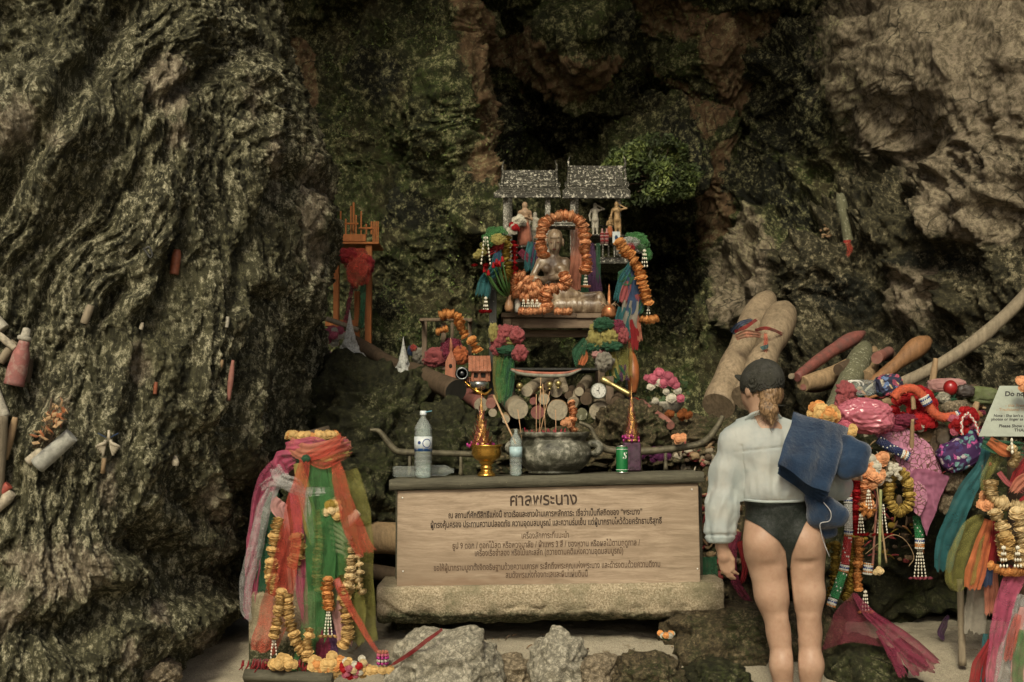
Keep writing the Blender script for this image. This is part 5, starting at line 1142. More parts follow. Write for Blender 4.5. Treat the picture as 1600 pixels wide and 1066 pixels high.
# garlands hung on it: things of their own
g1 = 'garlands hung on the ribboned pedestal'
garland('marigold_garland', [(436, 812), (428, 850), (424, 900), (430, 925)], 6.33, 10, YELLOW, 'fat yellow marigold string on the left side of the ribboned pedestal', g1)
garland('marigold_garland', [(462, 838), (466, 860), (458, 885)], 6.36, 12, YELLOW, 'yellow marigold bunch in the middle of the ribboned pedestal, under the knot', g1)
garland('marigold_garland', [(440, 925), (436, 950), (432, 978), (428, 996)], 6.29, 8.5, YELLOW, 'yellow marigold string ending in white buds at the pedestal stone', g1, tas=(30, 2, YELLOW, 2.2))
garland('marigold_garland', [(448, 930), (452, 965), (462, 1000), (476, 1022)], 6.30, 9.5, YELLOW, 'long yellow marigold string crossing the stone base of the pedestal', g1)
garland('marigold_garland', [(512, 905), (512, 930), (513, 950)], 6.31, 9.5, ORANGE, 'orange marigold string in front of the green cloth with white bud tassel', g1, tas=(34, 3, YELLOW, 2.2))
garland('marigold_garland', [(538, 920), (540, 950), (543, 990), (536, 1008)], 6.34, 10, YELLOW, 'yellow marigold string on the right side of the ribboned pedestal', g1)
garland('marigold_garland', [(560, 870), (562, 890), (560, 910), (566, 925)], 6.36, 7, CREAM, 'few cream blossoms at the right edge of the ribboned pedestal', g1, step=1.5)
garland('marigold_garland', [(484, 985), (480, 1010), (482, 1030)], 6.27, 9, YELLOW, 'short yellow marigold string low on the green cloth', g1)
garland('marigold_garland', [(498, 800), (500, 840), (496, 880), (500, 920)], 6.37, 9, YELLOW, 'pale yellow marigold string showing through the green cloth', g1)
garland('marigold_garland', [(545, 850), (548, 890), (544, 925)], 6.36, 9, CREAM, 'pale cream marigold string behind the right olive cloth', g1)
flower_heap('marigold_heap', 510, 1040, 6.24, 26, 16, 30, 9, (YELLOW, YELLOW, ORANGE), 'heap of yellow marigolds lying at the foot of the ribboned pedestal')
flower_heap('marigold_heap', 440, 1035, 6.22, 22, 8, 14, 8, (YELLOW,), 'small row of yellow marigolds on the sand left of the pedestal foot')
flower_heap('flower_tangle', 552, 1042, 6.22, 22, 16, 30, 6, (CREAM, PINKP, REDP, WHITEP, YELLOW), 'tangle of small pink, white and red flowers at the pedestal foot')
flower_heap('flower_tangle', 522, 798, 6.36, 13, 16, 14, 8, (CREAM, YELLOW, OLIVEP), 'faded cream flowers above the wooden hand on the pedestal')
def beads():
    t = thing('beaded_tassel', 'pink and purple beaded tassel with yellow flowers beside the red-ribboned stone', 'tassel', P(598, 1030, 6.22)); b = t.location
    for i, (m, r) in enumerate(((C_SALM, .018), (PINKP, .02), (PURP, .022), (WHITEP, .02), (PURP, .02))):
        for k in range(8):
            a = k*.785; g = MB(); g.ball((r*math.cos(a), r*math.sin(a), .03-i*.012), .0075, 7, 5); g.build('bead', m, t)
    for x in (-12, 0, 12, -20): put_flower(t, Vector((S(x, 6.2), -.01, -.045)), S(8, 6.2), YELLOW)
beads()
def floor_board():
    a = P(382, 1056, 6.25); t = tag(link('floor_plank', stick_mesh(Vector((0, 0, 0)), P(520, 1062, 6.2)-a, [.03, .03], 4, 8, .02), GREYW, None, Vector((a.x, a.y, a.z))), 'weathered plank lying on the sand under the ribboned pedestal', 'plank')
floor_board()
# ================================================================ SHRINE: table, statue, spirit houses
SY = 8.3
def bxp(mb, x0, y0, x1, y1, Y, dep, bev=.003, org=None):
    a = P(x0, y1, Y); b = P(x1, y0, Y); c = (a+b)/2
    if org is not None: c = c-org
    mb.box((c.x, c.y+dep/2, c.z), (b.x-a.x, dep, b.z-a.z), bev=bev); return mb
BRW = wood_mat('dusty_brown_wood', (.17, .125, .085), .75, 8, (.08, 1, 1), contrast=.5); BRV = wood_mat('dusty_brown_post', (.15, .11, .075), .75, 8, contrast=.5)
DKP = wood_mat('charcoal_post_wood', (.035, .036, .032), .7, 8, flecks=((.30, .30, .26), 70, .66))
SPK = wood_mat('black_wood_with_white_flecks', (.045, .043, .034), .6, 9, (.3, 1, 1), flecks=((.50, .48, .40), 60, .555)); SPV = wood_mat('white_flecked_post', (.16, .155, .125), .7, 9, flecks=((.45, .44, .38), 90, .52))
def shrine_table():
    t = thing('shrine_table', 'brown wooden table carrying the draped statue above the log pile', 'table', P(865, 640, SY)); b = t.location
    for i, (x0, x1) in enumerate(((783, 848), (848.6, 900), (900.6, 946))): mb = MB(); bxp(mb, x0, 488.5+i*.6, x1, 496+i*.6, SY, .62, org=b); mb.build('top_board', BRW, t)
    mb = MB(); bxp(mb, 800, 497.5, 943, 513, SY+.02, .03, org=b); mb.build('apron', BRW, t)
    mb = MB(); bxp(mb, 786, 497.5, 799.6, 513, SY+.015, .035, org=b); mb.build('apron_block', BRW, t)
    mb = MB(); bxp(mb, 800, 515, 930, 527, SY+.12, .03, org=b); mb.build('rail', BRW, t)
    for (x, d) in ((793, .02), (940, .02), (800, .54), (935, .54)): mb = MB(); bxp(mb, x-5, 513.5, x+5, 648, SY+d, .04, org=b); mb.build('leg', DKP if x < 900 else BRV, t)
    mb = MB(); bxp(mb, 795, 575, 935, 579, SY+.05, .5, org=b); mb.build('lower_shelf', DKP, t)
shrine_table()
for (x0, y0, x1, y1, Y, lb) in ((764, 425, 776, 640, 8.15, 'dark speckled post left of the statue table, tied with cloths'), (947, 588, 959, 650, 7.95, 'short pale reddish plank post right of the round log ends'), (978, 420, 990, 640, 8.35, 'dark post hidden behind the knotted cloths right of the statue')):
    mb = MB(); bxp(mb, x0, y0, x1, y1, Y, .05); o = mb.build('post', BRV if x0 == 947 else DKP); tag(o, lb, 'post')
def statue():
    Y = 8.48; b = P(865, 489, Y); L = lambda x, y, d=0: P(x, y, Y+d)-b
    m, nt, bb = mat('worn_gilt_wood'); v = coords(nt)
    c = ramp(nt, noise(nt, coords(nt, (1, 1, .3)), 30, 6, .7), [(.3, (.075, .052, .030)), (.5, (.19, .135, .085)), (.7, (.42, .35, .25))]); nt.links.new(c, bb.inputs['Base Color']); bb.inputs['Roughness'].default_value = .33; bb.inputs['Specular IOR Level'].default_value = .6; bump(nt, bb, noise(nt, v, 90, 5, .7), .35, .004)
    t = thing('shrine_statue', 'worn golden wooden seated figure draped with orange garlands on the shrine table', 'statue', b)
    k = .014
    B = [ell(L(867, 376, 0), (.044, .050, .066), k), ell(L(866, 389, -.02), (.030, .030, .030), .02), cap(L(866, 392), L(864, 408), .024, .027, k), cap(L(846, 410), L(882, 410), .030, .030, .04), ell(L(864, 420), (.060, .045, .060), .03), ell(L(862, 440), (.055, .045, .05), .03),
         cap(L(844, 410), L(833, 432, -.03), .024, .020, k), cap(L(833, 434, -.03), L(850, 438, -.11), .020, .017, k), cap(L(884, 410), L(884, 428, -.03), .026, .022, k), cap(L(884, 430, -.04), L(842, 438, -.12), .021, .015, k), ell(L(840, 436, -.125), (.026, .016, .014), .01),
         ell(L(853, 420, -.04), (.028, .022, .024), .02), ell(L(875, 420, -.04), (.028, .022, .024), .02),
         cap(L(850, 462, -.02), L(880, 462, -.02), .07, .07, .03), cap(L(865, 470, -.02), L(925, 474, 0), .060, .055, .03), cap(L(866, 456, -.05), L(900, 462, -.05), .040, .03, .02), cap(L(905, 464, -.04), L(936, 461, -.04), .022, .024, .02), cap(L(836, 462, -.02), L(840, 478, -.02), .055, .04, .03),
         cap(L(866, 388, -.055), L(867, 379, -.052), .007, .004, .006), ell(L(866, 389.5, -.048), (.012, .006, .004), .004), ell(L(853, 379, 0), (.006, .014, .026), .006), ell(L(880, 379, 0), (.006, .014, .026), .006), ell(L(867, 371, -.045), (.03, .010, .006), .008)]
    for i in range(4): B.append(cap(L(838, 433+i*2.0, -.13), L(828, 433+i*2.6, -.128), .0058, .0045, .004))
    cut = [ell(L(861, 379, -.062), (.012, .012, .006), .004), ell(L(872.5, 379, -.062), (.012, .012, .006), .004)]
    link('body', sdf_mesh('body', B, .0045, cut), m, t)
    # robe block with chisel marks
    BLK = [cap(L(872, 478, -.06), L(936, 478, -.06), .048, .048, .01), cap(L(872, 468, -.02), L(936, 472, -.02), .045, .042, .03), cap(L(872, 482, -.06), L(936, 482, -.06), .040, .040, .01), cap(L(936, 466, -.05), L(938, 484, -.05), .036, .036, .01), cap(L(832, 480, -.05), L(870, 480, -.05), .042, .042, .01)]
    def w_(V): d = .004*gn(V*np.array([55, 55, 9], np.float32)); V = V.copy(); V[:, 1] += d; V[:, 0] += .4*d; return V
    link('robe', sdf_mesh('robe', BLK, .006, (), w_), m, t)
    lp = MB(); lp.ball(L(866, 389.8, -.057), (.012, .005, .0032), 10, 6); [lp.ball(L(x, 378.8, -.049), (.0075, .004, .0022), 8, 5) for x in (861, 872.5)]; lp.build('lips', simple('red_lips', (.14, .02, .015), .5), t)
    hr = MB(); hr.ball(L(867, 371, .012), (.047, .050, .055), 18, 12, .02); hr.build('hair_cap', m, t)
statue()
gg = 'garlands on the golden statue'
garland('marigold_garland', [(849, 398), (845, 380), (847, 358), (856, 344), (880, 337), (900, 341), (911, 355), (914, 385), (917, 410), (915, 424)], 8.22, 9.5, PEACH, 'tall orange garland arching over the statue with a white bud tassel', gg, tas=(15, 3, PEACH, 1.8))
garland('marigold_garland', [(866, 452), (845, 462), (822, 464), (806, 452), (802, 436), (812, 431), (826, 440)], 8.15, 11, PEACH, 'thick orange garland looped round the lap of the statue', gg)
garland('marigold_garland', [(880, 430), (886, 443), (872, 450), (850, 452), (830, 458)], 8.13, 9, PEACH, 'orange garland crossing the waist of the statue', gg)
garland('marigold_garland', [(855, 455), (853, 468), (856, 482)], 8.12, 10, PEACH, 'short orange garland falling from the statue lap to the table', gg)
garland('marigold_garland', [(812, 485), (830, 486), (850, 485)], 8.10, 7, PEACH, 'orange garland lying on the table edge left of the robe', gg)
garland('marigold_garland', [(868, 487), (880, 486), (892, 486)], 8.10, 7, PEACH, 'orange garland lying on the table edge in front of the robe', gg)
garland('marigold_garland', [(812, 446), (826, 450), (842, 446)], 8.13, 10, PEACH, 'orange blossoms filling the lap of the statue', gg)
t = thing('jasmine_cluster', 'small cluster of white jasmine buds on the table below the statue lap', 'flowers', P(830, 470, 8.12))
for i in range(4): tassel(t, Vector((S(-12+i*7, 8.1), 0, 0)), S(13, 8.1), strands=2, w=S(2, 8.1))
def spirit_house(x0, x1, yr, yr2, ye, ye2, Yh, label, fx, posts):
    """two-tier roofed open house; px extents of the ridge tier and of the eaves"""
    b = P((x0+x1)/2, 400, Yh); t = thing('spirit_house', label, 'spirit house', b, group='pair of small black spirit houses'); L = lambda x, y, d=0: P(x, y, Yh+d)-b
    def slope(nm, xa, ya, xb, yb, xc, yc, d0, d1, n):
        """rows of shingles between a back-high edge and a front-low edge"""
        for r in range(n):
            t0, t1 = r/n, (r+1)/n
            A0 = L(xa, ya, d0).lerp(L(xc[0], yc, d1), t0); B0 = L(xb, yb, d0).lerp(L(xc[1], yc, d1), t0); A1 = L(xa, ya, d0).lerp(L(xc[0], yc, d1), t1); B1 = L(xb, yb, d0).lerp(L(xc[1], yc, d1), t1)
            m_ = 9
            for q in range(m_):
                u0, u1 = q/m_, (q+.94)/m_; o1 = Vector((0, -.004, .004)); g = MB(); th = Vector((0, .004, -.010))
                p = [A0.lerp(B0, u0), A0.lerp(B0, u1), A1.lerp(B1, u1)+o1*rnd.uniform(.5, 1.6), A1.lerp(B1, u0)+o1*rnd.uniform(.5, 1.6)]
                g.add(p+[w_+th for w_ in p], [(0, 3, 2, 1), (4, 5, 6, 7), (0, 1, 5, 4), (1, 2, 6, 5), (2, 3, 7, 6), (3, 0, 4, 7)], False); g.build('shingle', SPK, t)
    rx0, rx1 = fx
    slope('upper', rx0, yr, rx1, yr, (rx0-2, rx1+2), yr2, .16, .05, 3)
    slope('lower', rx0-3, yr2+1, rx1+4, yr2+1, (x0, x1), ye, .06, -.14, 3)
    mb = MB(); bxp(mb, x0, ye-.5, x1, ye2, Yh-.145, .02, .002, b); mb.build('fascia', SPK, t)
    mb = MB(); bxp(mb, rx0-3, yr-2, rx1+3, yr+2, Yh+.155, .02, .003, b); mb.build('ridge_board', SPK, t)
    for sx, xx in ((-1, rx0-3), (1, rx1+3)):
        g = MB(); g.tube(catmull([L(xx, yr+2, .16), L(xx+sx*1, yr-8, .16), L(xx-sx*2, yr-18, .16)], 8), lerpl([.010, .002], 8), 6); g.build('finial', SPK, t)
        g = MB(); g.tube([L(xx, yr+1, .17), L(xx+sx*2, yr2+2, .04)], .010, 6); g.build('barge_board', SPK, t)
        g = MB(); g.tube(catmull([L(xx+sx*2, yr2+2, .04), L(xx+sx*6, yr2-2, .03), L(xx+sx*5, yr2-7, .03)], 8), lerpl([.010, .002], 8), 6); g.build('finial', SPK, t)
        g = MB(); g.tube([L(xx+sx*2, yr2+2, .05), L(x0+1 if sx < 0 else x1-1, ye, -.13)], .008, 6); g.build('barge_board', SPK, t)
    for (px, d, yb) in posts: g = MB(); bxp(g, px-4, ye2, px+4, yb, Yh+d, .035, .004, b); g.build('post', SPV, t)
    return t, b
t, b = spirit_house(772, 876, 268, 292, 303, 309, 8.95, 'left small black roofed spirit house with white flecks above the statue', (789, 866), [(790, -.1, 418), (856, -.1, 335+60), (797, .3, 410)])
for nm, args in (('floor_board', (780, 405, 868, 410, 8.85, .5)), ('balustrade', (786, 381, 866, 384, 8.84, .02)), ('back_rail', (786, 352, 866, 355, 9.20, .02))): mb = MB(); bxp(mb, *args, .002, b); mb.build(nm, SPK if nm != 'x' else DKP, t)
for i in range(9): mb = MB(); bxp(mb, 788+i*9, 384.5, 790+i*9, 404.5, 8.84, .012, .001, b); mb.build('baluster', SPV, t)
t, b = spirit_house(879, 985, 261, 291, 300, 310, 8.90, 'right small black roofed spirit house with white flecks beside the green bush', (892, 973), [(895, -.1, 400), (966, -.1, 380+20), (900, .3, 400)])
for nm, args in (('floor_board', (930, 402, 982, 412, 8.80, .5)), ('balustrade', (930, 381, 982, 383.5, 8.79, .02)), ('back_rail', (890, 352, 970, 355, 9.20, .02)), ('step', (922, 366, 975, 370, 8.95, .3))): mb = MB(); bxp(mb, *args, .002, b); mb.build(nm, SPK if nm != 'x' else DKP, t)
for i in range(6): mb = MB(); bxp(mb, 932+i*9, 384, 934+i*9, 401.5, 8.79, .012, .001, b); mb.build('baluster', SPV, t)
mb = MB(); bxp(mb, 853, 341, 900, 355, 8.45, .12, .004); o = mb.build('plaque_beam', SPK); tag(o, 'short flecked grey beam under the top of the arching garland', 'beam')
for i in range(3):
    mb = MB(); bxp(mb, 854, 343.5+i*4, 899, 345+i*4, 8.445, .004, .0005); q = mb.build('groove_strip', SPV); q.parent = o
def figurine(name, label, px, yb, H, Y, m, arm='down', skirt=None, lean=0):
    """small standing carved figure, feet at (px, yb), height H pixels"""
    b = P(px, yb, Y); t = thing(name, label, 'figurine', b); u = S(H, Y)
    q = lambda x, z, y=0: (x*u+lean*z*u, y*u, z*u); k = .03*u
    B = [ell(q(0, .91), (.062*u, .070*u, .085*u), k), cap(q(0, .84), q(0, .78), .030*u, .035*u, k), cap(q(-.09, .76), q(.09, .76), .045*u, .045*u, 2*k), cap(q(0, .74), q(0, .58), .095*u, .072*u, 2*k), cap(q(0, .56), q(0, .48), .085*u, .10*u, 2*k),
         cap(q(-.05, .47), q(-.055, .25), .060*u, .045*u, k), cap(q(-.055, .25), q(-.06, .03), .043*u, .028*u, k), cap(q(.05, .47), q(.055, .25), .060*u, .045*u, k), cap(q(.055, .25), q(.06, .03), .043*u, .028*u, k), cap(q(-.06, .02), q(-.065, .015, -.09), .028*u, .02*u, k), cap(q(.06, .02), q(.065, .015, -.09), .028*u, .02*u, k)]
    if arm == 'up': B += [cap(q(.12, .76), q(.27, .80), .032*u, .026*u, k), cap(q(.27, .80), q(.07, .92, .03), .026*u, .02*u, k), cap(q(-.12, .76), q(-.17, .60), .032*u, .026*u, k), cap(q(-.17, .60), q(-.15, .44), .026*u, .02*u, k)]
    elif arm == 'pray': B += [cap(q(.12, .76), q(.15, .60), .032*u, .026*u, k), cap(q(.15, .60), q(.02, .64, -.12), .026*u, .02*u, k), cap(q(-.12, .76), q(-.15, .60), .032*u, .026*u, k), cap(q(-.15, .60), q(-.02, .64, -.12), .026*u, .02*u, k)]
    else: B += [cap(q(.12, .76), q(.17, .60), .032*u, .026*u, k), cap(q(.17, .60), q(.15, .44), .026*u, .02*u, k), cap(q(-.12, .76), q(-.17, .60), .032*u, .026*u, k), cap(q(-.17, .60), q(-.15, .44), .026*u, .02*u, k)]
    link('body', sdf_mesh('body', B, max(.0025, u/70)), m, t)
    if skirt:
        mb = MB(); mb.lathe([(.155*u, .03*u), (.15*u, .2*u), (.12*u, .42*u), (.09*u, .55*u)], n=24, lobes=(8, .06)); mb.build('skirt', skirt, t)
    mb = MB(); mb.lathe([(.14*u, -.02*u), (.14*u, .015*u), (0, .015*u)], n=16); mb.build('stand', SPK, t); return t
TANW = simple('tan_carved_wood', (.30, .20, .12), .5, .35, 60, bmp=.4); GRYF = simple('grey_plaster_figure', (.30, .28, .22), .6, .35, 70, bmp=.4); GLDF = simple('dull_gilt_figure', (.26, .17, .08), .45, .45, 80, metal=.2, bmp=.5)
figurine('standing_figurine', 'tan figurine in an orange skirt under the left spirit house roof', 820, 386, 72, 8.75, TANW, 'pray', C_SALM)
figurine('standing_figurine', 'grey figurine with one arm raised under the right spirit house roof', 930, 368, 52, 8.85, GRYF, 'up')
figurine('standing_figurine', 'twisted gilt figurine at the right post of the right spirit house', 966, 370, 56, 8.78, GLDF, 'up', None, -.05)
figurine('standing_figurine', 'small gilt figurine with praying hands left of the twisted one', 953, 372, 34, 8.74, GLDF, 'pray', C_ORANGE)
figurine('standing_figurine', 'grey figurine partly hidden left of the tan one', 836, 386, 56, 8.9, GRYF)
flower_heap('white_flowers', 812, 345, 8.7, 9, 8, 12, 5, (WHITEP,), 'white blossoms beside the tan figurine in the left spirit house')
flower_heap('red_flowers', 803, 358, 8.68, 7, 9, 10, 5, (REDP, WHITEP), 'red and white blossoms at the left post of the left spirit house')
for i, (x, lb) in enumerate(((941, 'left small red and white striped bottle on the balustrade of the right spirit house'), (948, 'right small red and white striped bottle on the balustrade of the right spirit house'))):
    c = P(x, 381, 8.70); t = thing('offering_bottle', lb, 'bottle', c); mb = MB(); k = S(1, 8.7); mb.lathe([(3.2*k, 0), (3.3*k, 12*k), (3*k, 16*k), (1.2*k, 20*k), (1.1*k, 24*k), (0, 24*k)], n=14); mb.build('bottle_body', C_LPINK, t)
    for z in (3, 9, 14): mb = MB(); mb.lathe([(3.45*k, z*k), (3.45*k, (z+2.6)*k)], n=14); mb.build('red_band', C_DRED, t)
mb = MB(); bxp(mb, 957, 362, 969, 380, 8.68, .01, .001); o = mb.build('picture_card', simple('pale_card', (.45, .5, .5), .6)); tag(o, 'little pale card with a blue mark standing beside the striped bottles', 'card')
mb = MB(); c = P(963, 371, 8.675); mb.ball(c, (.010, .002, .014), 10, 6); q = mb.build('blue_mark', C_BLUE); q.parent = o
# cloths and garlands round the shrine
def rib_thing(name, label, cat, pieces, Y, group=None):
    x, y = pieces[0][0][0][:2]; t = thing(name, label, cat, P(x, y, Y), group=group); b = t.location
    for (path, wd, m, *kw) in pieces:
        o = ribbon('cloth_strip', path, wd, m, Y, None, **(kw[0] if kw else {})); o.data.transform(Matrix.Translation(-b)); o.parent = t
    return t
def puff_cloth(name, label, puffs, Y, strips=(), cat='cloth bow'):
    """rosette of crumpled cloth puffs"""
    x, y = puffs[0][:2]; t = thing(name, label, cat, P(x, y, Y)); b = t.location
    for i, (x, y, rx, ry, m) in enumerate(puffs):
        c = P(x, y, Y-.02*(i % 3))-b; nu, nv = 64, 36; th = np.linspace(0, math.pi, nv); ph = np.linspace(0, 2*math.pi, nu); PH, TH = np.meshgrid(ph, th)
        d = np.stack([(np.sin(TH)*np.cos(PH)).ravel(), (np.sin(TH)*np.sin(PH)).ravel(), np.cos(TH).ravel()], 1).astype(np.float32); _seed[0] += 5.3
        f = 1+.10*np.sin(PH.ravel()*7+4*gn(d*1.5+_seed[0]))*np.sin(TH.ravel())+.30*gn(d*2.2+_seed[0])+.16*ridged(d*4+_seed[0], 2)-.12; V = d*f[:, None]*np.array([S(rx, Y), S(min(rx, ry), Y)*.8, S(ry, Y)], np.float32)
        V[:nu] = V[:nu].mean(0); V[-nu:] = V[-nu:].mean(0); V.reshape(nv, nu, 3)[:, -1] = V.reshape(nv, nu, 3)[:, 0]
        link('cloth_puff', mesh_np('puff', V+np.array(c, np.float32), grid_faces(nu, nv)[:, ::-1]), m, t)
    for (path, wd, m, *kw) in strips:
        o = ribbon('cloth_strip', path, wd, m, Y, None, **(kw[0] if kw else {})); o.data.transform(Matrix.Translation(-b)); o.parent = t
    return t
C_CORAL = cloth('coral_pink_cloth', (.33, .08, .085), .95); C_LEMON = cloth('dull_lemon_cloth', (.33, .29, .09), .93)
puff_cloth('cloth_rosette', 'pink and yellow rosette with green streamers on the post left of the log ends', [(783, 528, 15, 17, C_CORAL), (792, 518, 12, 10, C_CORAL), (808, 524, 11, 12, C_CORAL), (796, 530, 13, 12, C_LEMON), (795, 547, 18, 7, C_DKG), (812, 552, 12, 12, C_CORAL), (776, 545, 9, 10, C_CORAL), (771, 520, 7, 14, C_LEMON)], 7.95,
           [([(788, 555), (786, 590), (788, 628)], [30, 24, 16], C_GREEN, {'pleat': 3}), ([(780, 555), (776, 590), (780, 628)], [16, 12, 12], C_OLIVE), ([(793, 555), (796, 600), (790, 634)], [20, 14, 6], C_DKG)])
puff_cloth('cloth_rosette', 'yellow, green and magenta rosette at the right end of the shrine table', [(934, 530, 16, 18, C_LEMON), (954, 526, 14, 15, C_LEMON), (942, 507, 15, 10, C_DKG), (932, 512, 10, 8, C_LEMON), (966, 514, 11, 13, C_MAG), (974, 524, 9, 12, C_CORAL), (944, 526, 6, 18, C_CORAL), (928, 543, 12, 8, C_DKG), (956, 541, 16, 8, C_DKG), (946, 546, 12, 9, C_MAG), (933, 553, 8, 7, C_LPINK), (944, 566, 14, 14, C_GREY)], 7.98,
           [([(915, 530), (903, 550), (899, 572)], [10, 22, 3], C_DKG, {'pleat': 1}), ([(914, 540), (911, 560), (908, 570)], [8, 14, 10], C_ORANGE), ([(962, 545), (965, 570), (962, 592)], [20, 36, 30], C_OLIVE, {'pleat': 3}), ([(952, 545), (954, 575), (958, 590)], [16, 22, 18], C_LEMON), ([(975, 530), (978, 555), (980, 590)], [16, 20, 16], C_OLIVE), ([(972, 570), (976, 595)], [14, 14], C_PURP), ([(960, 575), (970, 592)], [20, 30], C_DKG)])
rib_thing('knotted_cloths', 'bundle of knotted teal, grey, red and salmon cloths hanging right of the statue', 'cloth', [([(990, 405), (976, 428), (968, 445), (962, 470)], [6, 12, 12, 8], C_TEAL), ([(985, 425), (975, 435), (968, 440)], [20, 28, 14], C_DKG), ([(980, 420), (990, 432), (992, 470), (986, 490)], [12, 20, 24, 22], C_BLUE), ([(982, 440), (978, 455), (974, 472)], [10, 16, 14], C_CORAL), ([(985, 470), (982, 500), (985, 515)], [26, 24, 22], C_GREY),
           ([(975, 480), (972, 505), (976, 530)], [20, 22, 24], C_TEAL), ([(984, 500), (990, 520), (990, 545)], [8, 18, 16], C_DRED), ([(994, 490), (998, 515), (1001, 532)], [7, 9, 9], C_SALM), ([(995, 460), (999, 470), (996, 480)], [6, 10, 10], C_CORAL), ([(1004, 468), (1003, 480), (1000, 488)], [8, 10, 8], C_DKG)], 8.1)
puff_cloth('cloth_rosette', 'green and white ruffled fan rosette on top of the right garland', [(992, 372, 16, 9, C_GREEN), (1004, 382, 10, 10, C_GREEN), (985, 378, 14, 8, C_WHITE), (998, 388, 10, 8, C_WHITE), (1012, 398, 7, 9, C_GREEN), (984, 386, 8, 6, C_DRED)], 8.15)
garland('marigold_garland', [(968, 378), (978, 392), (988, 402)], 8.1, 10, ORANGE, 'short orange garland above the blue knot right of the statue')
garland('marigold_garland', [(990, 408), (998, 420), (1004, 440), (1008, 460), (1013, 474)], 8.06, 9, ORANGE, 'long orange garland hanging at the far right of the shrine', tas=(14, 2, ORANGE, 1.8))
garland('marigold_garland', [(1002, 498), (1012, 500), (1025, 497)], 8.05, 6.5, ORANGE, 'short orange garland lying flat under the white buds at the right of the shrine')
t = thing('jasmine_tassel', 'white bud tassel hanging from the green rosette right of the statue', 'tassel', P(1007, 392, 8.08)); tassel(t, (0, 0, 0), S(24, 8.1), strands=3, w=S(2.2, 8.1))
puff_cloth('cloth_rosette', 'green and yellow fan rosette on top of the post left of the statue', [(775, 365, 16, 10, C_GREEN), (765, 374, 10, 12, C_GREEN), (778, 374, 12, 8, C_YEL), (758, 385, 8, 8, C_OLIVE), (752, 395, 8, 6, C_LEMON), (745, 400, 6, 5, C_LEMON), (777, 385, 10, 7, C_DRED)], 8.05, [([(785, 375), (776, 388), (762, 397)], [8, 10, 10], C_DRED)])
garland('marigold_garland', [(790, 372), (790, 395), (793, 420), (790, 434)], 8.08, 9, OLIVEP, 'dull yellow garland hanging left of the statue')
garland('red_garland', [(803, 378), (804, 400), (803, 430), (802, 440)], 8.14, 5.5, REDP, 'thin bright red garland between the yellow one and the statue', step=1.0)
t = thing('jasmine_tassel', 'white bud tassel with red tip hanging left of the tulips', 'tassel', P(759, 372, 7.98)); tassel(t, (0, 0, 0), S(40, 8.0), strands=2, w=S(2.4, 8.0), end=REDP)
t = thing('jasmine_tassel', 'white bud tassel with red tip low on the left post', 'tassel', P(759, 466, 7.98)); tassel(t, (0, 0, 0), S(18, 8.0), strands=3, w=S(2.2, 8.0), end=REDP)
rib_thing('teal_cloth', 'teal cloths tied round the post left of the statue', 'cloth', [([(778, 390), (774, 420), (760, 436), (755, 462)], [12, 18, 18, 24], C_TEAL, {'pleat': 3}), ([(776, 388), (778, 400), (776, 412)], [8, 12, 10], C_BLUE)], 8.05)
rib_thing('hanging_drapes', 'salmon, violet and green drapes hanging right behind the statue', 'cloth', [([(899, 350, 8.6), (899, 400, 8.6), (895, 455, 8.6)], [14, 18, 24], C_SALM, {'pleat': 3}), ([(922, 380, 8.62), (926, 420, 8.62), (930, 458, 8.62)], [14, 18, 22], C_PURP), ([(915, 410, 8.64), (916, 440, 8.64), (915, 460, 8.64)], [20, 28, 34], C_DKG, {'pleat': 3}), ([(934, 380, 8.62), (936, 440, 8.62)], [6, 8], C_DKG)], 8.6)
rib_thing('hanging_drapes', 'violet and teal drapes hanging left behind the statue', 'cloth', [([(830, 378, 8.62), (828, 400, 8.6), (826, 424, 8.6)], [14, 16, 16], C_TEAL, {'pleat': 2}), ([(840, 380, 8.62), (836, 400, 8.6), (838, 420, 8.6)], [14, 16, 16], C_PURP), ([(812, 392, 8.6), (822, 402, 8.6), (832, 408, 8.6)], [10, 12, 8], C_MAG)], 8.6)
def tulips():
    t = thing('tulip_bunch', 'bunch of red tulips with long green stems in a small vase left of the statue', 'flowers', P(795, 487, 8.15)); b = t.location; ST = simple('fresh_green_stem', (.05, .12, .03), .5, .3, 30)
    VZ = simple('tan_glazed_vase', (.30, .17, .09), .3, .3, 30); mb = MB(); k = S(1, 8.15); mb.lathe([(5*k, 0), (7*k, 5*k), (6.5*k, 12*k), (3.5*k, 20*k), (4.5*k, 26*k)], n=16); mb.build('vase', VZ, t)
    for i, (x, y) in enumerate(((776, 413), (785, 409), (757, 425), (763, 430), (759, 420), (771, 418), (780, 416))):
        e = P(x, y, 8.0)-b; mb = MB(); mb.tube(catmull([Vector((0, 0, 24*k)), e*.55+Vector((.012, -.01, -.01)), e], 12), S(1.3, 8), 5); mb.build('stem', ST, t)
        for q in range(5):
            a = q*1.256; p = MB(); M_ = Euler((R(18), 0, a)).to_matrix(); p.ball(e+M_ @ Vector((0, S(2.0, 8), S(3.4, 8))), (S(2.6, 8), S(1.2, 8), S(5.2, 8)), 7, 6, M=M_); p.build('petal', REDP, t)
    for i in range(5):
        e = P(772+i*6, 432+6*(i % 2), 8.04)-b; mb = MB(); s_ = Vector((S(1.8, 8), 0, 0)); a = Vector((0, 0, 24*k)); mid = a.lerp(e, .5); mb.add([a-s_*.5, a+s_*.5, mid+s_*1.4, mid-s_*1.4, e], [(0, 1, 2, 3), (3, 2, 4)], False); mb.build('leaf', ST, t)
tulips()
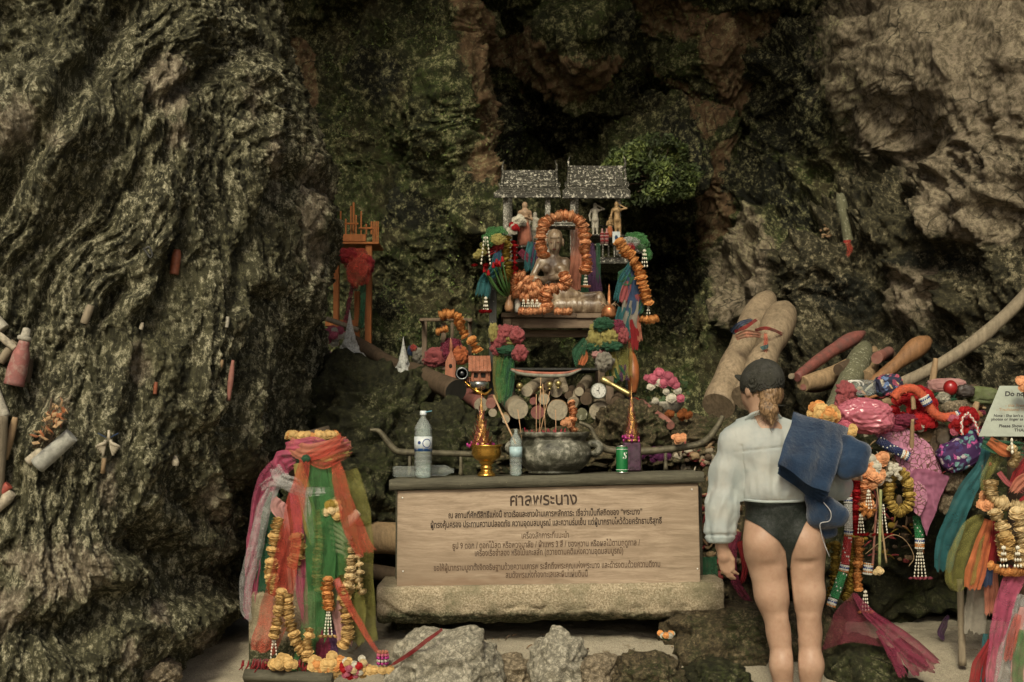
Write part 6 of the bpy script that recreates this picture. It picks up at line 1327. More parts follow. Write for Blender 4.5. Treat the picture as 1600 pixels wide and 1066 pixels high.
for i, (x, H, r, m, lb) in enumerate(((809, 24, 5, simple('white_candle_wax', (.5, .48, .42), .5, .1), 'thick white candle at the left end of the shrine table'), (800, 28, 2.5, GLDF, 'tiny gilt bottle beside the tulip vase'))):
    k = S(1, 8.2); mb = MB(); mb.lathe([(r*k, 0), (r*k, H*.8*k), (r*.6*k, H*.9*k), (r*.5*k, H*k), (0, H*k)], n=14); o = mb.build('candle' if i == 0 else 'gilt_bottle', m, None, P(x, 488, 8.2)); tag(o, lb, 'candle' if i == 0 else 'bottle')
def altar_gilt():
    t = thing('gilt_offering', 'small gilt spire on a copper bowl at the right end of the shrine table', 'offering', P(952, 497, 8.15)); k = S(1, 8.15); mb = MB(); mb.lathe([(10*k, 0), (13*k, 4*k), (11*k, 9*k), (12*k, 12*k), (8*k, 18*k), (3*k, 21*k), (2.6*k, 36*k), (1*k, 50*k), (0, 54*k)], n=20, lobes=(8, .05)); mb.build('spire', simple('coppery_gilt', (.34, .14, .06), .35, .4, 40, metal=.6), t)
    for i in range(7): a = i*.9; g = MB(); g.tube(catmull([(0, 0, 15*k), (10*k*math.cos(a), 6*k*math.sin(a), 22*k), (16*k*math.cos(a), 6*k*math.sin(a), (18+8*(i % 2))*k)], 8), lerpl([1.6*k, .6*k], 8), 5); g.build('dried_stem', TANW, t)
altar_gilt()
# orange curved carving under the right cloths
log_px('orange_carving', (988, 615, 8.1), (986, 545, 8.15), 9, simple('orange_varnished_wood', (.34, .11, .035), .35, .3, 14, spec=.5), 'glossy orange curved wooden carving standing right of the shrine table', 'carving', prof=[.7, .85, 1.05, 1.1, 1.05, .9, .6, .25], bend=.02, mm=18)
flower_heap('pink_blossoms', 991, 632, 7.9, 9, 7, 8, 5, (PINKP, REDP), 'few pink petals at the foot of the orange carving')
# stands on the left
ORW = wood_mat('orange_stained_wood', (.34, .12, .035), .6, 8, contrast=.4)
def left_stand():
    Y = 9.0; t = thing('offering_stand', 'orange wooden stand with railings behind the rock buttress, tied with a red bow', 'stand', P(560, 540, Y)); b = t.location
    def bx(nm, *a, **k): mb = MB(); bxp(mb, *a, **k, org=b); return mb.build(nm, ORW, t)
    bx('top_board', 515, 378, 592, 381.5, Y, .35); bx('rail', 520, 366, 572, 377.5, Y+.01, .02); bx('shelf', 508, 500, 560, 510, Y+.05, .3)
    bx('leg', 570, 382, 581, 538, Y+.02, .05); bx('leg', 553, 455, 562, 530, Y+.10, .05); bx('leg', 520, 382, 530, 540, Y+.02, .05)
    for i in range(8): x = 524+i*8; y0 = (346, 330, 342, 322, 336, 330, 350, 346)[i]; bx('baluster', x-1, y0, x+1.4, 366, Y+.02+.05*(i % 2), .012, bev=.001)
    bx('rail', 522, 348, 560, 351, Y+.02, .015); bx('rail', 560, 355, 592, 358, Y+.06, .015); bx('post', 550.5, 316, 554, 366, Y+.08, .015)
    for i in range(4): bx('baluster', 586+i*2.6-4, 346, 588+i*2.6-4, 378, Y+.05, .012, bev=.001)
left_stand()
puff_cloth('red_bow', 'red tulle bow with green and magenta ribbons on the orange stand', [(556, 405, 22, 16, C_RED), (545, 400, 16, 12, C_DRED), (560, 425, 16, 22, C_RED), (572, 415, 12, 16, C_DRED)], 8.9, [([(570, 410), (568, 450), (564, 515)], [8, 9, 9], C_DKG), ([(552, 440), (546, 470), (540, 508)], [6, 7, 8], C_MAG), ([(545, 425), (540, 440)], [12, 14], C_OLIVE)])
def frame_stand():
    Y = 8.6; t = thing('frame_stand', 'open dark wooden frame stand with a garland over it, left of the shrine', 'stand', P(696, 570, Y)); b = t.location
    for nm, a in (('leg', (659, 502, 667, 568, Y, .03)), ('leg', (689, 504, 697, 578, Y-.10, .03)), ('leg', (704, 504, 709, 560, Y+.16, .03)), ('leg', (731, 504, 737, 572, Y, .03)), ('top_rail', (656, 497, 738, 501.5, Y, .03)), ('top_rail', (656, 498, 698, 502, Y-.12, .03)), ('side_rail', (655, 498.5, 661, 503, Y-.10, .22)), ('side_rail', (731, 498.5, 737, 503, Y-.08, .22))):
        mb = MB(); bxp(mb, *a, org=b); mb.build(nm, BRV, t)
frame_stand()
garland('marigold_garland', [(690, 493), (705, 490), (716, 497), (720, 510), (727, 525)], 8.45, 8, ORANGE, 'orange garland over the open frame stand')
garland('marigold_garland', [(684, 518), (692, 516), (698, 514)], 8.42, 6, ORANGE, 'few orange blossoms inside the open frame stand')
garland('marigold_garland', [(736, 530), (741, 538), (745, 548)], 8.35, 8, ORANGE, 'short orange garland right of the open frame stand')
puff_cloth('pink_cloth', 'crumpled pink cloth inside the open frame stand', [(685, 558, 22, 14, C_CORAL), (705, 548, 16, 18, C_MAG), (718, 556, 14, 14, C_ORANGE), (675, 565, 14, 8, C_CORAL)], 8.5, cat='cloth')
puff_cloth('striped_bundle', 'small blue, red and cream bundle behind the logs', [(645, 548, 8, 8, C_BLUE), (655, 556, 10, 12, C_GREY), (646, 544, 5, 5, C_RED)], 8.7, cat='bundle')
REDB = wood_mat('reddish_model_wood', (.30, .12, .07), .6, 8, flecks=((.4, .36, .3), 80, .64))
def doll_house():
    Y = 8.05; t = thing('model_house', 'small reddish wooden model house with pitched roof left of the pink rosette', 'model house', P(751, 594, Y)); b = t.location; L = lambda x, y, d=0: P(x, y, Y+d)-b
    mb = MB(); bxp(mb, 736, 578, 766, 596, Y, .10, org=b); mb.build('walls', REDB, t)
    for s_, (d0, d1) in enumerate(((.06, -.03), (.06, .14))):
        for i in range(6):
            u0, u1 = i/6, (i+.93)/6; a = L(732, 556, d0).lerp(L(766, 556, d0), u0); c = L(732, 556, d0).lerp(L(766, 556, d0), u1); e = L(732, 578, d1).lerp(L(768, 578, d1), u1); f = L(732, 578, d1).lerp(L(768, 578, d1), u0); g = MB(); o = Vector((0, 0, -.008)); g.add([a, c, e, f, a+o, c+o, e+o, f+o], [(0, 3, 2, 1), (4, 5, 6, 7), (0, 1, 5, 4), (1, 2, 6, 5), (2, 3, 7, 6), (3, 0, 4, 7)], False); g.build('roof_board', REDB, t)
    for x in (743, 755): g = MB(); bxp(g, x-3.5, 583, x+3.5, 590, Y-.004, .006, .0005, b); g.build('window', simple('dark_opening', (.01, .008, .006), .9), t)
    for x in (739, 749, 761): g = MB(); bxp(g, x-1, 580, x+1, 597, Y-.012, .010, .0005, b); g.build('post', REDB, t)
doll_house()
def steeple():
    Y = 8.1; t = thing('model_steeple', 'narrow reddish model house with pointed roof and round window', 'model house', P(705, 590, Y)); b = t.location; L = lambda x, y, d=0: P(x, y, Y+d)-b
    g = MB(); f = [L(695, 590), L(712, 590), L(712, 565), L(705, 545), L(696, 565)]; k = [q+Vector((0, .06, 0)) for q in f]; n = 5; g.add(f+k, [tuple(range(5))[::-1][::-1], tuple(range(5, 10))[::-1]]+[(i, i+5, (i+1) % 5+5, (i+1) % 5) for i in range(5)], False); g.build('walls', REDB, t)
    g = MB(); g.tube([L(705, 548, .03), L(704, 528, .03)], [.016, .002], 6); g.build('spire', REDB, t)
    g = MB(); g.ball(L(704, 572, -.002), (.010, .003, .013), 10, 6); g.build('window', simple('dark_opening', (.01, .008, .006)), t)
    for i in range(9): g = MB(); bxp(g, 712+i*3, 589, 713.6+i*3, 597, Y-.03, .008, .0005, b); g.build('fence_peg', REDB, t)
    g = MB(); bxp(g, 711, 589.5, 740, 591, Y-.035, .006, .0005, b); g.build('fence_rail', REDB, t)
steeple()
def wheel_pot():
    Y = 8.05; t = thing('dark_speaker_pot', 'round black lens-like pot lid between the steeple and the model house', 'pot', P(722, 584, Y)); DKM = simple('black_enamel', (.012, .014, .016), .25, .2, 20, spec=.6); RM = simple('grey_rim', (.25, .27, .27), .3, .2, metal=.6)
    M_ = Euler((R(90), 0, 0)).to_matrix()
    mb = MB(); mb.lathe([(.038, -.03), (.040, 0), (.036, .006), (.022, -.002), (0, -.002)], n=28, M=M_); mb.build('pot_body', DKM, t); mb = MB(); mb.lathe([(.028, .004), (.031, .009), (.034, .004)], n=28, M=M_); mb.build('rim', RM, t); mb = MB(); mb.ball((0, -.004, 0), (.014, .006, .014), 12, 8); mb.build('knob', DKM, t)
wheel_pot()
t = thing('silver_bowl', 'small silver bowl with gold trim below the model house', 'bowl', P(748, 610, 7.9)); k = S(1, 7.9)
mb = MB(); mb.lathe([(7*k, 0), (13*k, 6*k), (15*k, 13*k), (14*k, 13*k), (0, 9*k)], n=24); mb.build('bowl', simple('tarnished_silver', (.30, .32, .30), .25, .3, 20, metal=.8), t)
mb = MB(); mb.tube(catmull([(-22*k, 0, 14*k), (-14*k, 0, 6*k), (-2*k, -.03, -2*k), (10*k, -.02, -6*k), (20*k, 0, 2*k)], 16), lerpl([1, 3*k, 2*k], 16) if False else lerpl([1.2*k, 3.4*k, 1.4*k], 16), 6); mb.build('gold_trim', GOLD, t)
def cone_figure(px, py, H, Y, label, rag):
    t = thing('white_spire_figure', label, 'figurine', P(px, py, Y)); u = S(H, Y); WS = simple('white_washed_plaster', (.42, .43, .40), .75, .3, 80, bmp=.8, dark=(.14, .14, .12)); pr = []
    for i in range(40): q = i/39; pr.append((u*(.20*(1-q)**1.25+.006)*(1+.20*abs(math.sin(q*17))*(1-q)), q*u))
    mb = MB(); mb.lathe(pr, n=20, lobes=(5, .10)); mb.build('spire', WS, t)
    for i in range(6): mb = MB(); a = i*1.05; mb.ball((u*.17*math.cos(a), u*.17*math.sin(a), u*(.16+.10*(i % 3))), (u*.045, u*.045, u*.08), 7, 6, .1); mb.build('carved_leaf', WS, t)
    g = MB(); g.ball((0, 0, 0), (u*rag, u*.28, u*.10), 24, 12, .10); g.build('foot', WS, t)
cone_figure(546, 556, 72, 8.35, 'taller white spired figure with spread skirt on the left mound rock', .38); cone_figure(630, 586, 60, 8.0, 'smaller white spired figure on the mound beside the dark log', .22)
# ================================================================ STONES, LOGS AND OFFERINGS
reg_surface(LR); reg_surface(WALL)
M_SANDST = rock_mat('sandy_stone', (0, 0, 0), 1, [(.10, .08, .05), (.22, .18, .12), (.40, .34, .24)], .5, 6.0, 110)
for a in (('boulder', 693, 1050, 6.34, 84, 66, .20, 3, M_STONE, 'large pale grey boulder crossed by a red ribbon, under the left end of the bench'), ('boulder', 874, 1046, 6.36, 44, 54, .13, 9, M_STONE, 'upright pale stone with a pointed top under the middle of the bench'),
          ('stone', 800, 1052, 6.48, 34, 26, .12, 12, M_SANDST, 'flat sandy stone between the two pale boulders'), ('stone', 936, 1056, 6.30, 32, 32, .12, 14, M_SANDST, 'small sandy stone right of the upright pale stone'), ('boulder', 1010, 1064, 6.25, 60, 40, .16, 21, M_STONE2, 'rounded brown boulder at the bottom edge in front of the bench'),
          ('boulder', 1120, 1068, 6.32, 54, 34, .16, 25, M_MOUND, 'dark mossy boulder at the bottom edge left of the legs of the person'), ('boulder', 1128, 1000, 6.78, 98, 56, .26, 31, M_STONE2, 'broad brown boulder under the right end of the bench'), ('boulder', 1262, 1010, 6.75, 58, 70, .22, 33, M_STONE2, 'brown rock behind the legs of the person'),
          ('boulder', 1345, 1060, 6.55, 66, 58, .22, 36, M_MOUND, 'mossy green boulder under the magenta sheer cloth'), ('stone', 1478, 1022, 6.95, 30, 30, .12, 41, M_MOUND, 'small black rock on the sand in the hollow at the right'), ('stone', 1410, 1078, 6.4, 40, 16, .15, 43, M_MOUND, 'low mossy stone at the bottom edge under the cloth tip'),
          ('stone', 255, 1052, 6.15, 26, 22, .12, 45, M_SANDST, 'small pale stone half buried in the sand at the foot of the buttress')):
    reg_surface(rockblob(*a, rough=.22, facet=.09, fine=.025, nu=110, nv=80))
for a in (('mound_rock', 575, 688, 7.85, 112, 104, .40, 51, M_MOUND, 'dark mossy mound of rock left of the altar carrying the white figures'), ('mound_rock', 700, 715, 7.65, 90, 80, .28, 52, M_MOUND, 'dark mossy slope of rock between the large water bottle and the gold bowl'), ('mound_rock', 560, 780, 7.5, 90, 85, .30, 53, M_MOUND, 'dark layered rock behind the ribboned pedestal'), ('mound_rock', 992, 684, 7.60, 58, 54, .28, 55, M_STONE2, 'mossy brown rock behind the right foil spire'),
          ('mound_rock', 1090, 698, 7.65, 72, 46, .28, 57, M_STONE2, 'brown rock between the right iron rail and the person'), ('mound_rock', 880, 708, 7.75, 115, 38, .34, 59, M_STONE2, 'low brown rock under the pile of round log ends'), ('mound_rock', 785, 712, 7.7, 50, 38, .3, 61, M_STONE2, 'reddish brown rock behind the gold bowl'),
          ('mound_rock', 1150, 845, 7.25, 70, 130, .25, 63, M_STONE2, 'rough brown rock right of the board behind the hand of the person'), ('rock_ledge', 1400, 810, 7.85, 160, 165, .62, 65, M_MOUND, 'big dark pitted rock ledge carrying the heap of offerings'), ('rock_ledge', 1560, 850, 7.9, 120, 150, .55, 67, M_MOUND, 'dark rock behind the teal cloth at the right'),
          ('rock_ledge', 1270, 860, 7.6, 70, 140, .35, 69, M_MOUND, 'dark rock hidden behind the hanging beaded garlands'), ('mound_rock', 760, 860, 8.2, 300, 150, .35, 71, M_MOUND, 'dark bank of rock behind the altar under the shrine')):
    reg_surface(rockblob(*a, rough=.26, facet=.20, nu=150, nv=110, fine=.05))
# ---------------------------------------------------------------- round log ends under the shrine table
PALEL = wood_mat('driftwood_grey', (.21, .175, .12), .8, 9, contrast=.5); TANL = wood_mat('tan_log_wood', (.26, .18, .10), .75, 9, contrast=.5); ENDW = simple('sawn_log_end', (.27, .235, .165), .85, .3, 45, bmp=.5); REDL = simple('worn_red_paint', (.16, .055, .045), .65, .5, 30, bmp=.4, dark=(.10, .05, .04))
BRNL = wood_mat('dark_brown_log', (.075, .052, .032), .8, 9, contrast=.5); BLKL = wood_mat('black_wet_log', (.018, .018, .014), .45, 9, contrast=.5, spec=.5); GRNL = wood_mat('algae_green_log', (.11, .11, .065), .85, 9, flecks=((.33, .33, .24), 60, .58), contrast=.5); ORGL = wood_mat('orange_brown_log', (.21, .11, .05), .6, 9, contrast=.5); PINKL = simple('faded_red_log', (.20, .085, .065), .7, .4, 20, bmp=.4, dark=(.13, .05, .04))
BRASS = simple('old_brass', (.30, .24, .10), .35, .3, 30, metal=.7)
gl = 'round log ends stacked under the shrine table'
LOGS = [(823, 611, 10.5, 845, 596, PALEL, ENDW, 'pale grey log with sawn round end at the upper left of the log stack'), (810, 639, 18, 800, 632, PALEL, ENDW, 'wide pale yellow log end at the lower left of the stack'), (840, 645, 12, 842, 640, REDL, REDL, 'reddish round log end second from the left in the bottom row'),
        (833, 627, 6.5, 834, 624, REDL, REDL, 'small bright red knob between the upper and lower rows of logs'), (869, 611, 11.5, 870, 606, PALEL, PALEL, 'blue grey rounded log tip under the brass knobs'), (871, 641, 18.5, 874, 634, TANL, ENDW, 'largest yellowish log end in the middle of the bottom row'), (850, 624, 10, 852, 619, TANL, ENDW, 'small brown log end in the centre of the stack'),
        (895, 629, 10, 912, 598, PALEL, PALEL, 'slanting pale carved log right of the largest log end'), (916, 624, 11, 918, 617, BRNL, BRNL, 'marbled dark round log end right of the slanting log'), (935, 643, 16.5, 938, 637, PALEL, ENDW, 'big pale grey log end at the right of the bottom row'), (909, 648, 10.5, 911, 643, GRNL, GRNL, 'dark speckled log end between the two large ones'),
        (883, 608, 6, 879, 594, PALEL, PALEL, 'thin grey stick standing between the upper log ends'), (964, 630, 11, 966, 622, BRNL, BRNL, 'dark log end right of the pale reddish post'), (752, 633, 13, 728, 612, REDL, ENDW, 'red painted log with pale round end left of the green streamers'), (770, 645, 7.5, 772, 640, BRNL, ENDW, 'small dark log end below the green streamers'), (767, 631, 9, 769, 625, PINKL, PINKL, 'faded pinkish log end beside the gold spire'),
        (888, 618, 7, 892, 612, BRNL, BRNL, 'brown log end half hidden behind the slanting pale log'), (856, 604, 7, 860, 598, BRNL, BRNL, 'small brown log end behind the blue grey one'), (905, 612, 8, 908, 606, BRNL, ENDW, 'brown log end in the upper row right of the thin stick'), (790, 655, 8, 793, 650, TANL, ENDW, 'little tan log end low beside the burner')]
for (x, y, r, x2, y2, m1, m2, lb) in LOGS:
    log_px('log', (x, y, 7.78), (x2+(x2-x)*.4, y2-4, 8.35), r*.96, m1, lb, group=gl, prof=[.90, 1, 1, 1, .98], endm=m2, mm=8, wob=.03)
def dial():
    c = P(935.5, 611, 7.72); t = thing('round_tin', 'round grey tin with a white clock-like dial among the log ends', 'tin', c); M_ = Euler((R(90), 0, 0)).to_matrix(); r = S(12.5, 7.72)
    mb = MB(); mb.lathe([(r, -.08), (r, 0), (r*.92, .004), (r*.84, .002)], n=32, M=M_); mb.build('tin_body', simple('dull_tin', (.20, .21, .18), .4, .3, metal=.5), t)
    mb = MB(); mb.lathe([(r*.86, .0022), (0, .0022)], n=32, M=M_); mb.build('dial', simple('dial_white', (.5, .5, .45), .5, .15, 60), t)
    K = simple('dial_black', (.02, .02, .02), .6)
    for i in range(12):
        a = i*math.pi/6; g = MB(); g.box((math.sin(a)*r*.70, -.004, math.cos(a)*r*.70), (.0016, .001, r*.14), rot=Euler((0, a, 0))); g.build('dial_mark', K, t)
    for a, l in ((.1, .5), (2.9, .35), (-1.2, .3)): g = MB(); g.tube([(0, -.005, 0), (math.sin(a)*r*l, -.005, math.cos(a)*r*l)], .0016, 5); g.build('dial_hand', K, t)
dial()
for (x, y, lb) in ((859, 601, 'left brass knob on top of the log stack'), (872.5, 599.5, 'right brass knob on top of the log stack'), (812, 603, 'gold orange curl beside the upper left log')):
    mb = MB(); mb.ball((0, 0, 0), S(5.2, 7.7), 14, 10); mb.lathe([(S(2, 7.7), -S(5, 7.7)), (S(3.5, 7.7), -S(8, 7.7)), (0, -S(8, 7.7))][::-1], n=10); o = mb.build('brass_ball_ornament', BRASS, None, P(x, y, 7.74)); tag(o, lb, 'knob')
log_px('brass_rod', (940, 592, 7.8), (985, 617, 7.75), 4.6, BRASS, 'long dull brass rod lying across the right post', 'rod', prof=[1.2, 1.25, .8, .9, 1, 1])
def canoe():
    t = thing('model_boat', 'long red and white model boat on the shelf under the shrine table', 'model boat', P(852, 586, 7.9)); b = t.location; L = lambda x, y, d=0: P(x, y, 7.9+d)-b; n = 30
    for nm, m, dy, r in (('hull', simple('chipped_white_paint', (.17, .17, .13), .6, .35, 40), 2.0, 3.6), ('gunwale', simple('chipped_red_paint', (.30, .10, .06), .6, .4, 40), -1.2, 2.8)):
        C = catmull([L(798, 577+dy*.3), L(815, 582+dy), L(850, 585+dy), L(885, 584+dy), L(908, 577+dy*.3)], n); mb = MB(); mb.tube(C, [S(r*.8, 7.9)*math.sin(math.pi*(.04+.92*i/(n-1)))**.45 for i in range(n)], 10, flat=1.2); mb.build(nm, m, t)
canoe()
# ---------------------------------------------------------------- long logs on the left mound
log_px('long_log', (548, 532, 8.5), (632, 580, 8.1), 11, BRNL, 'long brown log sloping down behind the white figures', mm=20, endm=BLKL, wob=.05)
log_px('long_log', (642, 577, 8.05), (712, 612, 7.65), 15, BRNL, 'thick dark log with a black end and pale tally marks', prof=[.8, 1, 1.05, 1.12, 1.15, 1.2], mm=20, endm=BLKL, wob=.05)
log_px('long_log', (505, 555, 8.2), (524, 560, 8.0), 8, C_LPINK, 'short cream roll beside the buttress', prof=[.9, 1, 1, .8])
log_px('long_log', (530, 838, 7.3), (640, 842, 7.2), 26, TANL, 'thick horizontal brown log behind the board on the left', prof=[1, 1.05, .95, 1], mm=20)
log_px('long_log', (540, 888, 7.25), (640, 902, 7.2), 12, BRNL, 'thin lower log behind the board on the left', mm=14)
flower_heap('pink_flowers', 521, 524, 8.5, 15, 12, 16, 7, (PINKP, PINKP, WHITEP), 'pink silk flowers at the edge of the rock buttress')
log_px('broken_branch', (560, 516, 8.7), (510, 498, 8.7), 4, PALEL, 'grey stick lying on the shelf of the orange stand', 'branch')
# flower pot on the right of the shrine
def rose_pot():
    t = thing('flower_pot', 'bunch of pink and white silk roses in a low pot right of the shrine', 'flowers', P(1042, 632, 7.9)); b = t.location; LF = simple('dark_silk_leaf', (.05, .085, .035), .6, .4, 30)
    mb = MB(); k = S(1, 7.9); mb.lathe([(18*k, -14*k), (26*k, 0), (28*k, 4*k), (25*k, 4*k), (0, 2*k)], n=24); mb.build('pot', GRYF, t)
    for i in range(50):
        c = P(1040+rnd.uniform(-32, 34), 612+rnd.uniform(-22, 20), 7.86+rnd.uniform(-.05, .05))-b; d = Vector((rnd.uniform(-1, 1), rnd.uniform(-1, .3), rnd.uniform(-.4, 1))).normalized()*S(10, 7.9); s_ = d.cross(Vector((0, 1, .3))).normalized()*S(3.6, 7.9)
        g = MB(); g.add([c, c+d*.5+s_, c+d, c+d*.5-s_], [(0, 1, 2, 3)], True); g.build('leaf', LF, t)
    for (x, y, r, m) in ((1021, 592, 9, PINKP), (1030, 583, 9, PINKP), (1044, 588, 8, PINKP), (1050, 596, 9, PINKP), (1036, 598, 9, PINKP), (1056, 602, 7, PINKP), (1029, 597, 8, WHITEP), (1017, 604, 7, WHITEP), (1049, 622, 9, WHITEP), (1063, 622, 7, PINKP), (1059, 610, 7, WHITEP), (1011, 590, 6, PINKP), (1041, 612, 6, WHITEP), (1024, 626, 6, WHITEP)):
        put_flower(t, P(x, y, 7.8)-b, S(r, 7.8), m, (0, -1, .3), .9)
rose_pot()
flower_heap('dry_orange_flowers', 1058, 648, 7.5, 22, 7, 16, 5, (petal_mat('rust_petals', (.22, .07, .02)),), 'withered rust orange flowers on the rock below the rose pot')
log_px('red_wrapped_log', (1002, 630, 7.75), (1048, 665, 7.4), 7, PINKL, 'slanting red log on the mossy rock below the rose pot', prof=[1, .9, .9, 1.1, .9])
flower_heap('dry_orange_flowers', 1022, 710, 7.2, 22, 10, 16, 6, (petal_mat('purple_petals', (.09, .02, .07)),), 'dark purple flowers under the right iron rail')
# clutter of dry sticks, leaves and husks right of the altar
def clutter(name, x0, y0, x1, y1, n, Y, label, mats, smin=5, smax=16, d=.1):
    t = thing(name, label, 'offerings', P((x0+x1)/2, (y0+y1)/2, Y)); b = t.location
    for i in range(n):
        x, y = rnd.uniform(x0, x1), rnd.uniform(y0, y1); yy = min(surfY(x, y)-.01, Y+.25)
        if name == 'beach_litter': yy = Y+rnd.uniform(0, .5); c = P(x, y, yy)-b; c.z = float(np.interp(yy, [6.4, 6.75, 8], [-.13, 0, .04]))+.012-b.z
        else: c = P(x, y, yy)-b
        m = mats[i % len(mats)]; s_ = S(rnd.uniform(smin, smax), Y); ty = rnd.random()
        if ty < .4:
            dr = Vector((rnd.uniform(-1, 1), rnd.uniform(-.5, .3), rnd.uniform(-.8, .8))).normalized()*s_; g = MB(); g.tube(catmull([c-dr, c+Vector((0, -.01, .006)), c+dr], 6), lerpl([s_*.13, s_*.2, s_*.12], 6), 7); g.build('stick', m, t)
        elif ty < .75: link('husk', blob_mesh(tuple(c), (s_*.6, s_*.4, s_*.42), i*1.7, nu=22, nv=14), m, t)
        else:
            q = [c+Vector((rnd.uniform(-1, 1), rnd.uniform(-.5, .2), rnd.uniform(-.7, .7)))*s_ for _ in range(2)]; g = MB(); g.add([c, q[0], c+Vector((.2*s_, -.01, s_*.5)), q[1]], [(0, 1, 2, 3)], True); g.build('dry_leaf', m, t)
    return t
CREAMM = simple('sun_bleached_husk', (.34, .30, .22), .85, .35, 40); DRYL = simple('dry_brown_leaf', (.17, .10, .05), .8, .4, 40); REDM = simple('faded_red_scrap', (.24, .04, .04), .7, .4, 40)
clutter('dry_offerings', 1052, 690, 1112, 735, 60, 7.2, 'heap of dry sticks, leaves and husks behind the right end of the altar', (TANL, DRYL, CREAMM, BRNL, PALEL, REDM))
clutter('dry_offerings', 1098, 740, 1160, 900, 90, 7.0, 'stack of brown sticks and scraps between the board and the person', (TANL, DRYL, BRNL, REDM, TANL, CREAMM))
rib_thing('magenta_scarf', 'magenta scarf hanging between the board and the hand of the person', 'scarf', [([(1150, 830), (1142, 870), (1150, 910), (1172, 945)], [18, 16, 12, 14], C_MAG, {'pleat': 2}), ([(1158, 845), (1166, 880), (1160, 910)], [14, 14, 8], C_DRED)], 6.9)
rib_thing('green_cloth_scrap', 'dark green cloth behind the lower right corner of the board', 'cloth', [([(1106, 870), (1108, 912)], [26, 26], C_DKG)], 6.95)
flower_heap('small_wreath', 1041, 990, 6.45, 10, 7, 10, 5, (ORANGE, WHITEP, petal_mat('green_petals', (.04, .12, .05))), 'small orange and green flower wreath hanging under the right end of the bench')
o = ribbon('red_ribbon', [(690, 983, 6.16), (668, 1000, 6.14), (640, 1022, 6.16), (612, 1040, 6.20)], [4, 6, 7, 4], C_DRED, 6.15); tag(o, 'thin red ribbon lying over the large pale boulder', 'ribbon')
# ---------------------------------------------------------------- leaning logs on the right wall
def on_wall(x, y, off=0): return surfY(x, y, 9)-off
TW = wood_mat('peeled_pale_timber', (.24, .185, .12), .6, 9, contrast=.6, flecks=((.12, .07, .04), 9, .70))
def leaning():
    t = thing('leaning_carved_logs', 'pair of tall peeled pale logs leaning on the cave wall, tied with ribbons', 'log', P(1130, 640, 7.9)); b = t.location
    for (a, e, r, pf) in (((1122, 636, 7.85), (1201, 463, 8.55), 25, [1.0, 1.04, 1.0, .95, .98, 1, .95, .88, .92, 1.0, 1.05, 1.08, 1.08, 1.0, .85, .5]), ((1168, 622, 7.75), (1228, 478, 8.35), 25, [1.0, 1.04, 1.0, .95, .98, 1, .95, .88, .88, 1.0, 1.05, 1.08, 1.08, 1.0, .85, .45])):
        A = P(*a); B_ = P(*e); me = stick_mesh(Vector((0, 0, 0)), B_-A, [S(q*r, a[2]) for q in pf], 28, 40, .05, .015); link('log', me, TW, t, A-b)
    return t
leaning()
rib_thing('wrist_ribbons', 'red and beaded ribbons tied round the pale leaning logs', 'ribbon', [([(1143, 520, 7.95), (1158, 506, 7.88), (1175, 500, 7.95)], [10, 9, 7], C_BLUE), ([(1150, 528, 7.95), (1168, 522, 7.86), (1190, 524, 7.95)], [9, 12, 8], C_SALM), ([(1148, 518, 7.93), (1165, 512, 7.87), (1184, 498, 7.94)], [5, 6, 5], C_DRED), ([(1180, 516, 7.98), (1200, 513, 7.90), (1222, 522, 8.02)], [5, 6, 5], C_DRED), ([(1196, 520, 7.92), (1197, 538, 7.9), (1194, 555, 7.88)], [5, 8, 9], C_RED), ([(1193, 540, 7.87), (1195, 546, 7.87)], [14, 10], C_TEAL)], 7.95)
gr = 'carved logs resting on the right flank of the cave'
for a in ((( 1245, 590), (1350, 520), 10, REDL, 'dark red carved log with pale flecks, uppermost of the heap', [.7, .8, .8, .9, 1, 1, 1, 1.0, 1, 1.15, 1.25, 1.2, .9, .4]), ((1255, 600), (1340, 566), 15, TANL, 'brown blunt log under the dark red one', [.8, 1, 1, 1, .95]), ((1255, 605), (1310, 598), 6.5, PINKL, 'thin faded red stick low in the heap', [.8, 1, 1, .8, .6]),
          ((1300, 650), (1352, 542), 19, GRNL, 'upright lichen grey log in the middle of the heap', [.85, .9, .95, 1, 1, 1.05, 1.1, 1.08, .95, .6]), ((1362, 604), (1452, 530), 12, ORGL, 'orange brown carved log pointing up right', [.9, .9, .85, .9, .85, .95, 1.15, 1.35, 1.4, 1.2, .6]), ((1352, 590), (1366, 545), 11, TANL, 'short tan stump behind the grey log', [1, 1, 1.05, .9, .5]),
          ((1370, 560), (1392, 548), 9, PINKL, 'rounded pinkish log tip behind the orange brown log', [1, 1, .9, .5]), ((1310, 578), (1395, 556), 9, BRNL, 'dark brown stick crossing under the grey log', [1, 1, .9]), ((1236, 588), (1262, 580), 5, PALEL, 'small pale twig at the left end of the heap', [.9, 1, .6])):
    (x0, y0), (x1, y1), r, m, lb, pf = a; Ya = min(on_wall(x0, y0, .1), 8.1)-.1; Yb = min(on_wall(x1, y1, .12), 8.5)-.06
    if m is GRNL: Ya -= .25; Yb -= .15
    log_px('carved_log', (x0, y0, Ya), (x1, y1, Yb), r, m, lb, 'log', gr, prof=pf, mm=22, n=20, bend=.02)
log_px('driftwood_pole', (1404, 602, 7.5), (1615, 448, 7.5), 10, PALEL, 'long grey driftwood pole rising to the right edge', 'pole', prof=[1.1, 1, .95, 1, 1.05, 1, 1.05, 1.1], mm=40, bend=.05, wob=.05)
Yh = on_wall(1320, 340, .1)
log_px('hanging_log', (1327, 385, Yh), (1312, 303, Yh), 8, GRNL, 'grey carved log hanging high on the right rock face', prof=[.9, 1, 1, .95, 1, 1.1, 1.1, .7], mm=18)
